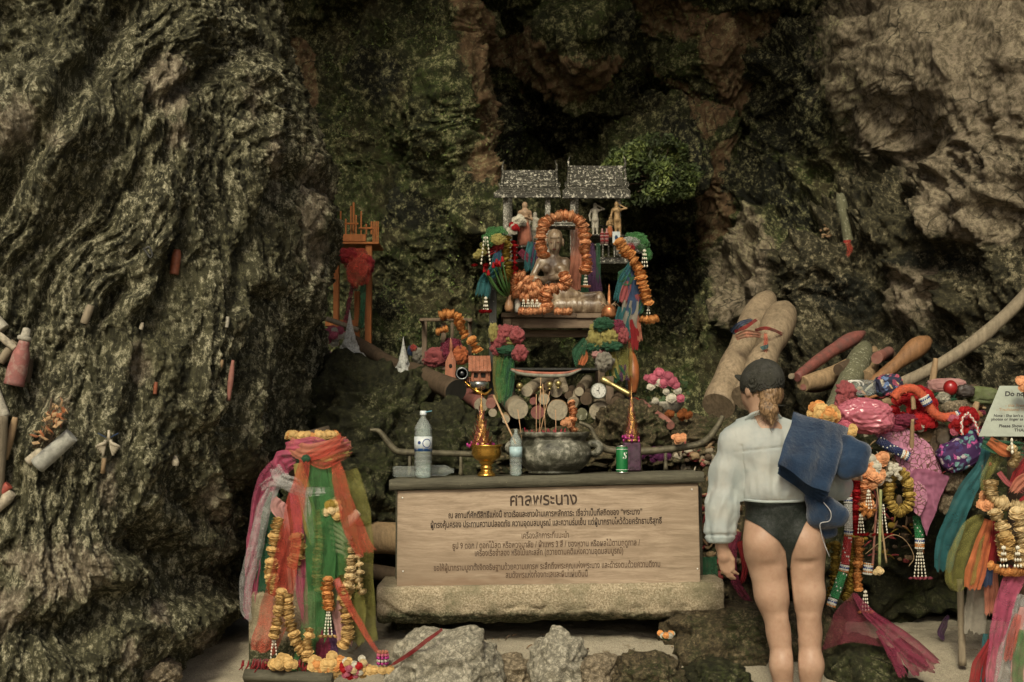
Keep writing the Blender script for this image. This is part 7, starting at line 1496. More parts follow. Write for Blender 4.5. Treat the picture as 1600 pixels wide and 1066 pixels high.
rib_thing('red_knot', 'small red cloth knot hanging from the high carved log', 'ribbon', [([(1322, 376), (1327, 388), (1324, 402)], [7, 10, 4], C_RED), ([(1318, 378), (1330, 376)], [4, 4], C_DRED)], Yh-.05)
clutter('dead_plant', 1283, 352, 1298, 372, 12, on_wall(1290, 362), 'small dead tan plant on the right rock face', (TANL, DRYL), 3, 8)
# ---------------------------------------------------------------- things stuck on the rock buttress
gb = 'wooden offerings wedged into the rock buttress'
def lrY(x, y): return surfY(x, y, 9, 0)
for (x0, y0, x1, y1, r, m, lb, pf) in ((131, 506, 142, 477, 6.5, PALEL, 'short pale grey log piece wedged high on the buttress', [.9, 1, 1, 1, .8]), (272, 429, 277, 390, 7.5, simple('rust_red_wood', (.21, .065, .03), .5, .3, 30), 'rust red rounded carving hanging on the buttress', [.95, 1, 1, 1, 1, 1, .9, .6]), (357, 626, 364, 563, 4.5, PINKL, 'thin pinkish stick in the dark crack of the buttress', [.7, .8, 1, 1, .8, .5]),
          (58, 728, 112, 680, 13, simple('chalky_grey_log', (.30, .30, .26), .9, .25, 40, bmp=.8), 'thick chalky grey log piece below the dried flowers', [1, 1, 1, 1, .95]), (44, 722, 68, 703, 8, CREAMM, 'short cream log piece beside the chalky grey log', [.95, 1, 1, .9]), (22, 602, 38, 533, 15, simple('rose_red_paint', (.21, .08, .07), .7, .45, 25, bmp=.4, dark=(.30, .22, .18)), 'rose red painted bottle-shaped carving at the left edge', [1.05, 1.0, 1.05, 1.0, .95, .9, .62, .55]),
          (40, 598, 46, 560, 7.5, BRNL, 'dark brown stub right of the rose red carving', [1, 1, 1, .8]), (-6, 520, 24, 545, 6, CREAMM, 'cream stick crossing above the rose red carving', [1, 1, 1, .9]), (0, 566, 24, 534, 7, PALEL, 'grey stick leaning behind the rose red carving', [1, 1, .9]), (-8, 500, 6, 515, 10, GRYF, 'pale log end at the left edge above the sticks', [1, 1, 1]),
          (8, 718, 24, 652, 6, TANL, 'long slim tan stick with rounded top at the left edge', [.8, .9, 1, 1.1, 1, .7]), (-12, 600, 8, 652, 8, GRYF, 'grey pipe-like log pointing down at the left edge', [1, 1, 1.05]), (-12, 780, -2, 650, 16, PALEL, 'large pale log cut by the left edge of the photo', [1, 1, 1, .9]), (-8, 778, 14, 758, 8, simple('red_tip_paint', (.30, .06, .04), .6, .3), 'red tipped piece low at the left edge', [1, 1, .9]), (-8, 796, 20, 770, 9, CREAMM, 'white bulb-shaped piece under the red tip', [1, 1, 1.1, .7]),
          (242, 616, 244, 597, 3.2, simple('rust_red_wood', (.21, .065, .03)), 'tiny rust red peg in the middle of the buttress', [.9, 1, .8]), (220, 515, 223, 504, 3.5, CREAMM, 'tiny white shell piece in the buttress', [.9, 1, .6]), (354, 512, 356, 495, 3.5, GRYF, 'small pale grey chip high in the dark crack', [.9, 1, .7]), (344, 574, 347, 562, 4, TANL, 'small tan chip left of the thin pinkish stick', [.9, 1, .7])):
    Y = min(lrY(x0, y0), lrY(x1, y1), lrY((x0+x1)/2, (y0+y1)/2))-S(r, 6)*.45
    log_px('wedged_log', (x0, y0, Y), (x1, y1, Y), r, m, lb, 'log', gb, prof=pf, mm=14, n=16, wob=.04)
Y0 = lrY(38, 530)-.12
mb = MB(); mb.lathe([(S(8, Y0), 0), (S(11, Y0), S(2, Y0)), (S(11, Y0), S(6, Y0)), (S(9, Y0), S(8, Y0)), (S(7, Y0), S(8, Y0)), (S(6, Y0), S(20, Y0)), (0, S(22, Y0))], n=20, M=Euler((0, R(14), 0)).to_matrix()); o = mb.build('white_neck_ring', GRYF, None, P(37, 533, Y0)); tag(o, 'grey and brown collar on top of the rose red carving', 'ring')
def dried_bunch():
    Y = min(lrY(90, 640), lrY(75, 680))-.05; t = thing('dried_flower_bunch', 'bunch of dried rust and tan flowers stuck on the buttress at the left', 'flowers', P(80, 690, Y)); b = t.location; RUSTL = simple('rust_dry_petal', (.25, .09, .035), .7, .4, 40); TANP = simple('tan_dry_petal', (.34, .22, .11), .75, .35, 40)
    for i in range(16):
        e = P(70+i*2.6+rnd.uniform(-5, 5), 620+rnd.uniform(0, 40), Y-.02)-b; g = MB(); g.tube(catmull([P(50+i*2, 700, Y+.02)-b, e*.5+Vector((rnd.uniform(-.02, .02), -.02, 0)), e], 8), S(.9, Y), 4); g.build('dry_stem', BRNL, t)
    for i in range(46):
        q = rnd.random(); c = P(100-38*q+rnd.uniform(-12, 12), 625+62*q+rnd.uniform(-10, 10), Y-.03+rnd.uniform(-.03, .02))-b; s_ = S(rnd.uniform(5, 10), Y); u = Vector((rnd.uniform(-1, 1), rnd.uniform(-.5, .2), rnd.uniform(-1, 1))).normalized()*s_; v = Vector((rnd.uniform(-1, 1), rnd.uniform(-.5, .2), rnd.uniform(-1, 1))).normalized()*s_*.6
        g = MB(); g.add([c-u, c+v+Vector((0, -.006, 0)), c+u, c-v+Vector((0, -.010, 0)), c+Vector((0, -.014, 0))], [(0, 1, 4), (1, 2, 4), (2, 3, 4), (3, 0, 4)], True); g.build('dry_petal', (RUSTL, TANP, TANP)[i % 3], t)
dried_bunch()
def palm_hands():
    Y = lrY(168, 700)-.07; t = thing('wooden_hands', 'pair of small cream wooden hands with spread fingers hung on the buttress', 'carving', P(169, 700, Y)); b = t.location; L = lambda x, y, d=0: P(x, y, Y+d)-b
    for s_ in (-1, 1):
        for i in range(5):
            a = L(169+s_*4, 688+i*1.0, -.005*i); e = L(169+s_*(8+i*2.6), 712-i*3.4, -.01); g = MB(); g.tube(catmull([a, a.lerp(e, .5)+Vector((0, -.006, 0)), e], 7), [S(r, Y) for r in lerpl([2.6, 3.0, 2.0], 7)], 7); g.build('wooden_finger', CREAMM, t)
        g = MB(); g.tube([L(169+s_*3, 684), L(169+s_*16, 677)], S(.9, Y), 5); g.build('blue_wire', C_BLUE, t)
    g = MB(); g.tube([L(170, 690), L(170, 672)], [S(3.2, Y), S(1.8, Y)], 8); g.build('peg', CREAMM, t); g = MB(); g.tube([L(163, 716), L(160, 740)], [S(3.6, Y), S(3.4, Y)], 8); g.build('handle', TANL, t)
palm_hands()
mb = MB(); Y0 = lrY(232, 394)-.03; b = P(232, 394, Y0); mb.tube(catmull([P(x, y, Y0)-b for x, y in ((224, 388), (229, 395), (235, 403), (238, 398), (233, 386), (226, 390))], 24), S(1.8, Y0), 6); o = mb.build('black_hook', BLKL, None, b); tag(o, 'small black twisted cord on the buttress left of the rust red carving', 'cord')
log_px('wedged_shell', (274, 728, lrY(274, 722)-.03), (274, 712, lrY(274, 722)-.03), 6, CREAMM, 'pointed pale shell stuck low on the buttress', 'shell', prof=[.8, 1, .7, .2])
# ================================================================ HEAP OF OFFERINGS on the right ledge
def rY(x, y, off=.03): return min(surfY(x, y, 10), 7.6)-off
CHEN = simple('orange_coral_plush', (.46, .09, .04), .8, .3, 120, bmp=.8); REDC = simple('red_chenille', (.36, .012, .018), .8, .35, 90, bmp=.8)
def fuzzy(name, label, cat, path, rpx, Y, m, n_h=260, hl=4.0, parts=()):
    b = P(*path[0][:2], Y); t = thing(name, label, cat, b); C = catmull([P(x, y, Y)-b for x, y in path], 40); g = MB(); r = S(rpx, Y); g.tube(C, r, 12); g.build('core', m, t)
    h = MB()
    for i in range(n_h):
        c = C[rnd.randrange(40)]; d = Vector((rnd.uniform(-1, 1), rnd.uniform(-1, .3), rnd.uniform(-1, 1))).normalized(); s_ = d.orthogonal().normalized()*r*.12; p = c+d*r*.9; h.add([p-s_, p+s_, p+d*S(hl, Y)+Vector((rnd.uniform(-.003, .003), 0, rnd.uniform(-.003, .003)))], [(0, 1, 2)], False)
    h = h.build('pile_fibres', m, t); h['kind'] = 'stuff'
    return t
fuzzy('plush_snake', 'long coral orange plush tube with beaded rings curling over the red flowers', 'plush tube', [(1396, 622), (1408, 610), (1428, 608), (1446, 624), (1456, 642), (1472, 652), (1494, 650)], 7, 6.72, CHEN)

BD = [simple('white_seed_bead', (.55, .55, .50), .35, .1, 60), simple('blue_seed_bead', (.02, .05, .18), .3, .2, 60), simple('orange_seed_bead', (.42, .17, .04), .4, .2, 60), simple('red_seed_bead', (.35, .03, .03), .35, .25, 60), simple('green_seed_bead', (.03, .20, .07), .35, .25, 60), simple('coral_seed_bead', (.45, .11, .10), .35, .25, 60), simple('navy_seed_bead', (.02, .03, .09), .4, .2, 60)]
def bead_tube(name, label, segs, Y, group='beaded garland tubes on the offering heap'):
    """segs: list of (x0,y0,x1,y1,radius px,bead index or pattern); beads in rings"""
    b = P(segs[0][0], segs[0][1], Y); t = thing(name, label, 'beaded garland', b, group=group)
    for (x0, y0, x1, y1, r, pat) in segs:
        A = P(x0, y0, Y)-b; B_ = P(x1, y1, Y)-b; L = (B_-A).length; br = S(1.55, Y); n = max(1, int(L/(br*1.75))); R_ = S(r, Y)-br*.5; k = max(6, int(6.283*R_/(br*2.05))); M_ = frame_of(B_-A); bags = {}
        g = MB(); g.tube([A, B_], R_, 12); g.build('tube_core', BD[pat if isinstance(pat, int) else 0], t)
        for i in range(n):
            z = (i+.5)/n*L; pi = pat if isinstance(pat, int) else pat[i % len(pat)]; mb = bags.setdefault(pi, MB())
            wh = bags.setdefault(0, MB()) if isinstance(pat, int) and pat != 0 else None
            for q in range(k):
                a = 2*math.pi*(q+.5*(i % 2))/k; v = M_ @ Vector((R_*math.cos(a), R_*math.sin(a), z))
                if (M_ @ Vector((math.cos(a), math.sin(a), 0))).y > .35: continue
                tgt = wh if (wh is not None and (i+2*q) % 5 == 0 and i % 2 == 0) else mb
                tgt.ball(A+v, br, 5, 4)
        for pi, mb in bags.items():
            if mb.v: mb.build('bead_rings', BD[pi], t)['kind'] = 'stuff'
    return t
PAT = (0, 1, 0, 2, 2); PAT2 = (2, 0, 1, 0, 2)
bead_tube('beaded_garland', 'long coral, white, red and green beaded tube hanging below the towel', [(1325, 742, 1325, 776, 6, 5), (1325, 777, 1325, 787, 6.5, PAT), (1325, 788, 1326, 826, 6, 0), (1326, 827, 1325, 838, 6.5, PAT), (1325, 839, 1320, 882, 6.5, 3), (1320, 883, 1318, 894, 7, PAT), (1317, 895, 1303, 934, 7, 4), (1302, 935, 1298, 948, 7, PAT)], 6.55)
bead_tube('beaded_garland', 'navy plush tube with white and yellow beads under the pink plastic bag', [(1372, 686, 1388, 698, 7, 6), (1388, 698, 1408, 708, 6.5, 6), (1409, 709, 1420, 714, 7, (0, 2, 0, 1))], 6.72)
bead_tube('beaded_garland', 'green beaded tube hanging from the pink embroidered shawl', [(1433, 806, 1437, 840, 7, 4), (1437, 841, 1437, 858, 7, PAT)], 6.80)
bead_tube('beaded_garland', 'short orange, white and blue beaded tube on a string', [(1357, 880, 1355, 898, 7, (2, 0, 1, 0))], 6.62)
bead_tube('beaded_garland', 'beaded rings on the coral plush tube, upper pair', [(1443, 620, 1450, 632, 8.2, (0, 1, 0))], 6.71)
bead_tube('beaded_garland', 'beaded rings on the coral plush tube, at its right end', [(1494, 650, 1502, 648, 7, (0, 1, 0))], 6.71)
t = thing('bead_tassel', 'white and red bead tassel with pink flowers under the green beaded tube', 'tassel', P(1437, 860, 6.80)); tassel(t, (0, 0, 0), S(40, 6.8), strands=4, spread=.45, w=S(2.2, 6.8), end=PINKP)
for (x, y, L, e, lb, Y) in ((1345, 806, 26, REDP, 'white bud tassel with red flowers right of the beaded tube', 6.55), (1357, 768, 26, ORANGE, 'white bud tassel under the orange flowers', 6.55), (1378, 790, 42, REDP, 'thin white bud tassel left of the yellow ring garland', 6.62), (1352, 925, 28, ORANGE, 'lowest white bud tassel with orange tip', 6.62)):
    t = thing('bud_tassel', lb, 'tassel', P(x, y, Y)); tassel(t, (0, 0, 0), S(L, Y), strands=3, spread=.35, w=S(2.2, Y), end=e)
gh = 'flower garlands hanging from the offering heap'
for (pth, r, m, lb, Y) in (([(1348, 732), (1350, 760), (1355, 785), (1358, 800)], 11, PEACH, 'fat peach orange garland right of the towel', 6.60), ([(1338, 745), (1338, 775), (1336, 805), (1338, 830)], 6.5, REDP, 'red chenille garland beside the coral beads', 6.58), ([(1307, 850), (1306, 880), (1303, 910), (1298, 935)], 7.5, OLIVEP, 'dull gold garland left of the red beaded tube', 6.62),
                        ([(1342, 842), (1342, 870), (1340, 900), (1342, 920)], 7.5, ORANGE, 'orange garland right of the red beaded tube', 6.62), ([(1330, 850), (1332, 885), (1328, 915), (1322, 935)], 9, OLIVEP, 'olive gold ruffled garland behind the green beads', 6.66), ([(1298, 850), (1290, 860), (1285, 866)], 5, OLIVEP, 'small gold blossoms next to the thigh of the person', 6.64), ([(1352, 792), (1348, 800), (1358, 803)], 8, ORANGE, 'short orange garland above the thin stems', 6.56)):
    garland('flower_garland', pth, Y, r, m, lb, gh)
garland('jasmine_ring', [(1404, 735), (1392, 750), (1389, 775), (1398, 796), (1410, 799), (1421, 782), (1419, 756), (1408, 738)], 6.66, 9, petal_mat('pale_yellow_petals', (.50, .36, .10)), 'oval pale yellow ring garland hanging in the middle of the heap')
flower_heap('white_buds', 1396, 738, 6.64, 16, 14, 30, 3.6, (WHITEP,), 'white jasmine buds tied above the yellow ring garland')
mb = MB(); mb.ball((0, 0, 0), (S(5, 6.7), .012, S(9, 6.7)), 12, 8); o = mb.build('brown_pendant', BRNL, None, P(1405, 782, 6.68)); tag(o, 'small brown pendant inside the yellow ring garland', 'pendant')
flower_heap('orange_flowers', 1287, 646, 6.62, 20, 16, 26, 9, (ORANGE, YELLOW), 'heap of orange marigolds behind the shoulder towel')
flower_heap('pink_flowers', 1312, 668, 6.66, 14, 10, 8, 9, (PINKP,), 'pink cloth flowers right of the orange marigolds'); flower_heap('orange_flowers', 1326, 672, 6.60, 8, 12, 8, 7, (YELLOW,), 'yellow marigolds at the upper edge of the towel')
flower_heap('orange_flowers', 1375, 716, 6.64, 8, 6, 4, 9, (PEACH,), 'single orange bloom under the navy beaded tube'); flower_heap('peach_flowers', 1362, 740, 6.62, 14, 26, 22, 9, (PEACH, WHITEP, PEACH), 'peach and white flowers right of the towel roll')
# pink plastic bag
def bag():
    m, nt, b = mat('pink_plastic_film'); b.inputs['Base Color'].default_value = (.44, .13, .17, 1); b.inputs['Roughness'].default_value = .22; b.inputs['Specular IOR Level'].default_value = .7
    bump(nt, b, noise(nt, coords(nt, warp=.3), 14, 5, .6, 'RIDGED_MULTIFRACTAL'), .6, .02); t_ = N(nt, 'ShaderNodeBsdfTransparent'); t_.inputs[0].default_value = (.9, .5, .55, 1); ms = N(nt, 'ShaderNodeMixShader'); ms.inputs[0].default_value = .78
    nt.links.new(t_.outputs[0], ms.inputs[1]); nt.links.new(b.outputs[0], ms.inputs[2]); nt.links.new(ms.outputs[0], nt.nodes['Material Output'].inputs['Surface'])
    c = P(1352, 650, 6.72); o = link('plastic_bag', blob_mesh((0, 0, 0), (S(44, 6.7), .10, S(27, 6.7)), 5, .12, 140, 90, .07, .03, 1.5, Euler((0, R(8), 0))), m, None, c); tag(o, 'shiny pink plastic bag full of offerings on top of the heap', 'bag')
bag()
puff_cloth('pink_tulle', 'crumpled red pink tulle above the plastic bag', [(1322, 612, 14, 15, C_CORAL), (1315, 630, 12, 12, C_CORAL)], 6.85, cat='cloth'); puff_cloth('pink_cloth', 'bright pink cloth under the plastic bag', [(1395, 664, 24, 9, C_PINK), (1415, 656, 18, 9, C_MAG), (1375, 672, 14, 6, C_PINK)], 6.76, cat='cloth')
def redpile(): 
    t = flower_heap('red_chenille_flowers', 1428, 640, 6.84, 34, 34, 70, 9, (REDP,), 'heap of bright red fluffy flowers under the coral plush tube'); return t
redpile(); flower_heap('red_chenille_flowers', 1442, 660, 6.76, 20, 12, 20, 7, (REDP, REDP, WHITEP, REDP), 'red and white flowers at the foot of the red heap')
def striped_red():
    t = flower_heap('red_white_garland', 1507, 660, 6.70, 22, 22, 34, 7, (REDP, PINKP, REDP), 'red and pink garland with twisted white cord left of the notice')
    b = t.location
    for pth in (((1503, 680), (1503, 655), (1512, 645)), ((1515, 648), (1524, 660), (1530, 680))):
        for k in range(2): mb = MB(); mb.tube([c+Vector((S(1.4, 6.6)*math.cos(i*.9+k*3.14), 0, S(1.4, 6.6)*math.sin(i*.9+k*3.14))) for i, c in enumerate(catmull([P(x, y, 6.62)-b for x, y in pth], 30))], S(1.5, 6.6), 5); mb.build('twisted_cord', (BD[0], BD[5])[k], t)
striped_red()
FLOR = mat('navy_floral_cotton'); 
def floral(mt, base, cols, sc_):
    m, nt, b = mt; v = coords(nt, warp=.07, wscale=22); vo = N(nt, 'ShaderNodeTexVoronoi', i_Scale=float(sc_)); nt.links.new(v, vo.inputs['Vector']); dd = ramp(nt, vo.outputs['Distance'], [(.42, 1), (.50, 0)]); sp = N(nt, 'ShaderNodeSeparateColor'); nt.links.new(vo.outputs['Color'], sp.inputs[0])
    c = ramp(nt, sp.outputs[0], [(i/len(cols), q) for i, q in enumerate(cols)], 'CONSTANT'); c = mix(nt, ramp(nt, noise(nt, v, sc_*3, 3), [(.45, 0), (.55, .5)]), c, base); nt.links.new(mix(nt, dd, base, c), b.inputs['Base Color']); b.inputs['Roughness'].default_value = .8; return m
MF1 = floral(FLOR, (.02, .022, .045), [(.40, .30, .14), (.10, .16, .30), (.45, .08, .12), (.42, .38, .28), (.06, .14, .12), (.30, .06, .1)], 34)
MF2 = floral(mat('purple_floral_cotton'), (.035, .012, .06), [(.35, .06, .20), (.12, .26, .24), (.40, .35, .36), (.05, .04, .14), (.28, .08, .24), (.10, .22, .26)], 30)
SHAWLM = None
def shawl_mat():
    m, nt, b = mat('orchid_embroidered_cloth'); v = coords(nt, warp=.06, wscale=9); wv = N(nt, 'ShaderNodeTexVoronoi', i_Scale=42.0, feature='DISTANCE_TO_EDGE'); nt.links.new(v, wv.inputs['Vector']); ln = ramp(nt, wv.outputs['Distance'], [(.04, 1), (.10, 0)])
    msk = ramp(nt, noise(nt, coords(nt), 7, 3, .5), [(.36, 0), (.44, 1)]); c = mix(nt, mix(nt, 1.0, ln, msk, 'MULTIPLY'), (.34, .14, .22), (.09, .035, .03)); v2 = N(nt, 'ShaderNodeTexVoronoi', i_Scale=90.0); nt.links.new(coords(nt), v2.inputs['Vector']); c = mix(nt, mix(nt, 1.0, ramp(nt, v2.outputs['Distance'], [(.12, 1), (.2, 0)]), msk, 'MULTIPLY'), c, (.55, .42, .30))
    nt.links.new(c, b.inputs['Base Color']); b.inputs['Roughness'].default_value = .65; b.inputs['Sheen Weight'].default_value = .3; return m
SHAWLM = shawl_mat()
def sheet(name, rows, Y, m, label, cat, nx=60, ny=60, fold=.015, parent=None, sd_=0, ext=0):
    """cloth draped through rows of pixel points (each row left to right)"""
    cols = len(rows[0]); R_ = [[P(p[0], p[1], p[2] if len(p) > 2 else Y) for p in r] for r in rows]; grid = [catmull([r[i] for r in R_], ny) for i in range(cols)]; V = []
    for j in range(ny): V += [tuple(v) for v in catmull([grid[i][j] for i in range(cols)], nx)]
    V = np.array(V, np.float32); V[:, 1] += fold*gn(V*np.array([16, 10, 6], np.float32)+sd_)+fold*.4*gn(V*40+sd_)-np.abs(fold)*.7*np.sin(V[:, 0]*60+V[:, 2]*22+3*gn(V*4+sd_))*.5
    b = V.mean(0); me = mesh_np(name, V-b, grid_faces(nx, ny)); o = link(name, me, m, parent, Vector(b.tolist()))
    if parent is None: tag(o, label, cat)
    return o
sheet('embroidered_shawl', [[(1360, 672), (1390, 664), (1420, 672)], [(1378, 690), (1412, 684), (1450, 692)], [(1395, 712), (1428, 704), (1466, 722)], [(1408, 732), (1436, 728), (1472, 745)], [(1420, 752), (1445, 750), (1480, 742)]], 6.76, SHAWLM, 'orchid pink embroidered shawl draped over the heap', 'shawl')
sheet('pink_shawl_end', [[(1412, 742), (1440, 732), (1482, 744)], [(1428, 768), (1448, 762), (1474, 768)], [(1436, 792), (1448, 794), (1462, 796)], [(1440, 818), (1444, 828), (1448, 838)]], 6.74, C_LILAC, 'plain pink end of the shawl hanging to a point', 'shawl', fold=.02, sd_=4)
sheet('embroidered_cuff', [[(1424, 756), (1434, 752), (1445, 760)], [(1426, 784), (1436, 782), (1450, 778)], [(1428, 800), (1436, 806), (1444, 792)]], 6.72, SHAWLM, 'embroidered cuff of the shawl above the green beads', 'shawl', 30, 30, .01)
def pouch(nm, rows, Y, m, label, sd_): 
    o = sheet(nm, rows, Y, m, label, 'bag', 50, 50, .012, None, sd_); return o
def block(name, c, r, m, label, cat, seed, rot=0, rd=None):
    o = link(name, blob_mesh((0, 0, 0), (S(r[0], c[2]), rd or S(min(r), c[2]), S(r[1], c[2])), seed, .10, 70, 48, .08, .02, 1.2, Euler((0, R(rot), 0)), .6), m, None, P(*c)); return tag(o, label, cat)
block('floral_box', (1388, 602, 6.95), (20, 17), MF1, 'small navy floral patterned cloth box on top of the heap', 'box', 2, -8)
block('floral_bag', (1506, 705, 6.72), (40, 24), MF2, 'purple floral cloth bag beside the notice', 'bag', 7, -28); block('floral_bag', (1520, 688, 6.70), (16, 18), MF2, 'second small purple floral bundle touching the notice', 'bag', 9, 10)
block('plastic_wrap', (1352, 606, 6.98), (22, 12), GL, 'clear plastic wrapping with white handles above the pink bag', 'bag', 12)
mb = MB(); b = P(1335, 600, 6.9)
for q in range(2): mb.tube([P(1332+6*q+11*math.cos(a), 601+6*math.sin(a), 6.9)-b for a in np.linspace(2.8, 6.6, 20)], S(1.3, 6.9), 5)
o = mb.build('white_bag_handle', BD[0], None, b); tag(o, 'thin white plastic handles standing above the clear wrapping', 'handle')
block('pink_bundle', (1478, 602, 7.0), (30, 10), C_LPINK, 'pale pink cloth bundle at the top of the heap', 'cloth', 14); mb = MB(); mb.ball((0, 0, 0), (S(11, 6.9), S(11, 6.9), S(12, 6.9)), 20, 14); o = mb.build('red_apple', simple('glossy_red_fruit', (.22, .012, .012), .25, .3, 12, spec=.5), None, P(1485, 606, 6.88)); tag(o, 'glossy dark red round fruit on top of the heap', 'fruit')
block('dark_box', (1508, 611, 6.9), (14, 10), simple('dark_lacquer', (.04, .03, .025), .35, .3), 'small dark shiny box right of the red fruit', 'box', 16); block('green_cloth_pile', (1535, 618, 6.95), (24, 14), simple('khaki_green_cloth', (.09, .11, .04), .8, .3, 20), 'khaki green cloth lump behind the notice', 'cloth', 18, 5)
for i, (x, y, rx, ry, m, lb, Y) in enumerate(((1474, 622, 11, 8, M_STONE, 'small pale pebble at the top of the heap', 6.88), (1494, 638, 22, 12, M_SANDST, 'long grey brown stone below the dark red fruit', 6.84), (1470, 640, 12, 8, M_STONE2, 'small brown stone left of the long grey one', 6.86), (1390, 732, 12, 11, M_SANDST, 'round grey pebble above the jasmine buds', 6.66), (1492, 752, 20, 20, M_SANDST, 'rounded grey stone under the floral bag', 6.80), (1480, 785, 15, 17, M_SANDST, 'small drilled grey stone under the rounded one', 6.84), (1516, 736, 16, 14, M_STONE2, 'brown stone below the floral bag', 6.78), (1416, 668, 14, 9, M_STONE, 'pale grey stone under the red flowers', 6.80), (1366, 792, 12, 9, M_STONE2, 'brown pebble near the thin stems', 6.66))):
    rockblob('pebble', x, y, Y, rx, ry, S(min(rx, ry), Y), 80+i, m, lb, 'stone', nu=40, nv=28)
block('coconut_husk', (1462, 700, 6.80), (14, 36), BRNL, 'long brown furry husk in the middle of the heap', 'husk', 21, 18); block('coconut_husk', (1440, 680, 6.82), (22, 14), simple('furry_brown_husk', (.10, .065, .03), .9, .4, 60, bmp=1), 'wide brown furry husk under the red flowers', 'husk', 23)
def bristle():
    t = thing('bristly_husk', 'dark bristly husk with spiky fibres right of the brown ones', 'husk', P(1474, 685, 6.76)); FB = simple('dark_fibre', (.05, .035, .02), .8)
    link('core', blob_mesh((0, 0, 0), (S(12, 6.8), .03, S(18, 6.8)), 3, nu=30, nv=20), FB, t); mb = MB()
    for i in range(160): a = rnd.uniform(0, 6.28); d = Vector((math.cos(a), -rnd.random(), math.sin(a)*1.5)).normalized(); p = Vector((d.x*S(11, 6.8), d.y*.03, d.z*S(17, 6.8)*.7)); mb.tube([p, p+d*S(9, 6.8)], [.0012, .0004], 4)
    mb.build('fibres', FB, t)['kind'] = 'stuff'
bristle()
for (a, e, r, m, lb) in (((1424, 708, 6.78), (1426, 655, 6.72), 4, TANL, 'short upright tan stick in front of the red flowers'), ((1428, 640, 6.74), (1426, 618, 6.74), 4, TANL, 'small tan peg in front of the coral plush tube'), ((1455, 612, 7.0), (1462, 560, 7.0), 6, TANL, 'forked tan stick standing behind the red flowers'), ((1500, 690, 6.75), (1522, 640, 6.8), 5, TANL, 'thin tan stick right of the stones'), ((1385, 880, 6.6), (1370, 760, 6.6), 1.6, TANL, 'left thin dry stem hanging below the orange flowers'), ((1363, 890, 6.62), (1371, 770, 6.62), 2, PINKL, 'pinkish dry stem beside the beaded string'), ((1521, 648, 6.82), (1527, 628, 6.82), 6, TANL, 'small tan figure-like twig left of the notice')):
    log_px('thin_stick', a, e, r, m, lb, 'stick', prof=[1, .9, .9, .6])
log_px('hanging_reed', (1374, 884, 6.6), (1376, 765, 6.6), 2.4, simple('pale_green_stem', (.22, .24, .10), .6), 'long pale green stem hanging below the heap', 'stem', prof=[1, 1, 1]); flower_heap('yellow_star', 1372, 892, 6.58, 4, 4, 4, 5, (CREAM,), 'small yellow star flower at the end of the green stem')
mb = MB(); b = P(1360, 870, 6.6)
mb.tube(catmull([P(x, y, 6.6)-b for x, y in ((1352, 866), (1372, 850), (1395, 836), (1415, 845), (1428, 870), (1420, 885))], 40), S(.7, 6.6), 4); o = mb.build('dry_vine', TANL, None, b); tag(o, 'thin dry vine arching over the dark rock', 'vine')
clutter('offering_rubble', 1330, 600, 1545, 760, 230, 6.95, 'small husks, scraps and sticks filling the gaps in the offering heap', (TANL, DRYL, REDM, CREAMM, BRNL, simple('dull_orange_scrap', (.30, .12, .04), .8), C_MAG, C_DKG, CREAMM), 5, 15)
clutter('offering_rubble', 1335, 690, 1440, 880, 130, 6.85, 'dry flowers and scraps behind the yellow ring garland', (DRYL, TANL, OLIVEP, BRNL, REDM, PEACH), 5, 12)
clutter('beach_litter', 380, 985, 1100, 1060, 60, 6.5, 'few dry twigs and leaf scraps scattered on the sand under the bench', (DRYL, BRNL, TANL), 2, 6)
# magenta sheer scarf below
sheet('magenta_sheer_cloth', [[(1330, 930, 6.52), (1334, 926, 6.5), (1338, 928, 6.5)], [(1306, 955, 6.50), (1325, 955, 6.46), (1352, 955, 6.46)], [(1294, 985, 6.48), (1330, 985, 6.42), (1372, 985, 6.42)], [(1284, 1016, 6.42), (1330, 1004, 6.38), (1385, 1012, 6.38)]], 6.45, cloth('sheer_magenta', (.17, .03, .045), .55), 'sheer magenta cloth spread from the garlands down to the mossy boulder', 'cloth', 50, 50, .012, sd_=2)
rib_thing('magenta_scarf', 'long crimson end of the sheer cloth reaching right to the sand', 'scarf', [([(1336, 928, 6.46), (1356, 958, 6.40), (1388, 985, 6.34), (1425, 1015, 6.28), (1464, 1042, 6.22)], [8, 18, 24, 34, 22], C_MAG, {'pleat': 2.5, 'amp': .3}), ([(1372, 985, 6.36), (1395, 1020, 6.30), (1412, 1056, 6.24)], [10, 18, 14], C_MAG, {'pleat': 1}), ([(1400, 1000, 6.34), (1425, 1030, 6.28), (1440, 1050, 6.25)], [14, 30, 30], C_MAG, {'pleat': 2, 'amp': .3})], 6.3)
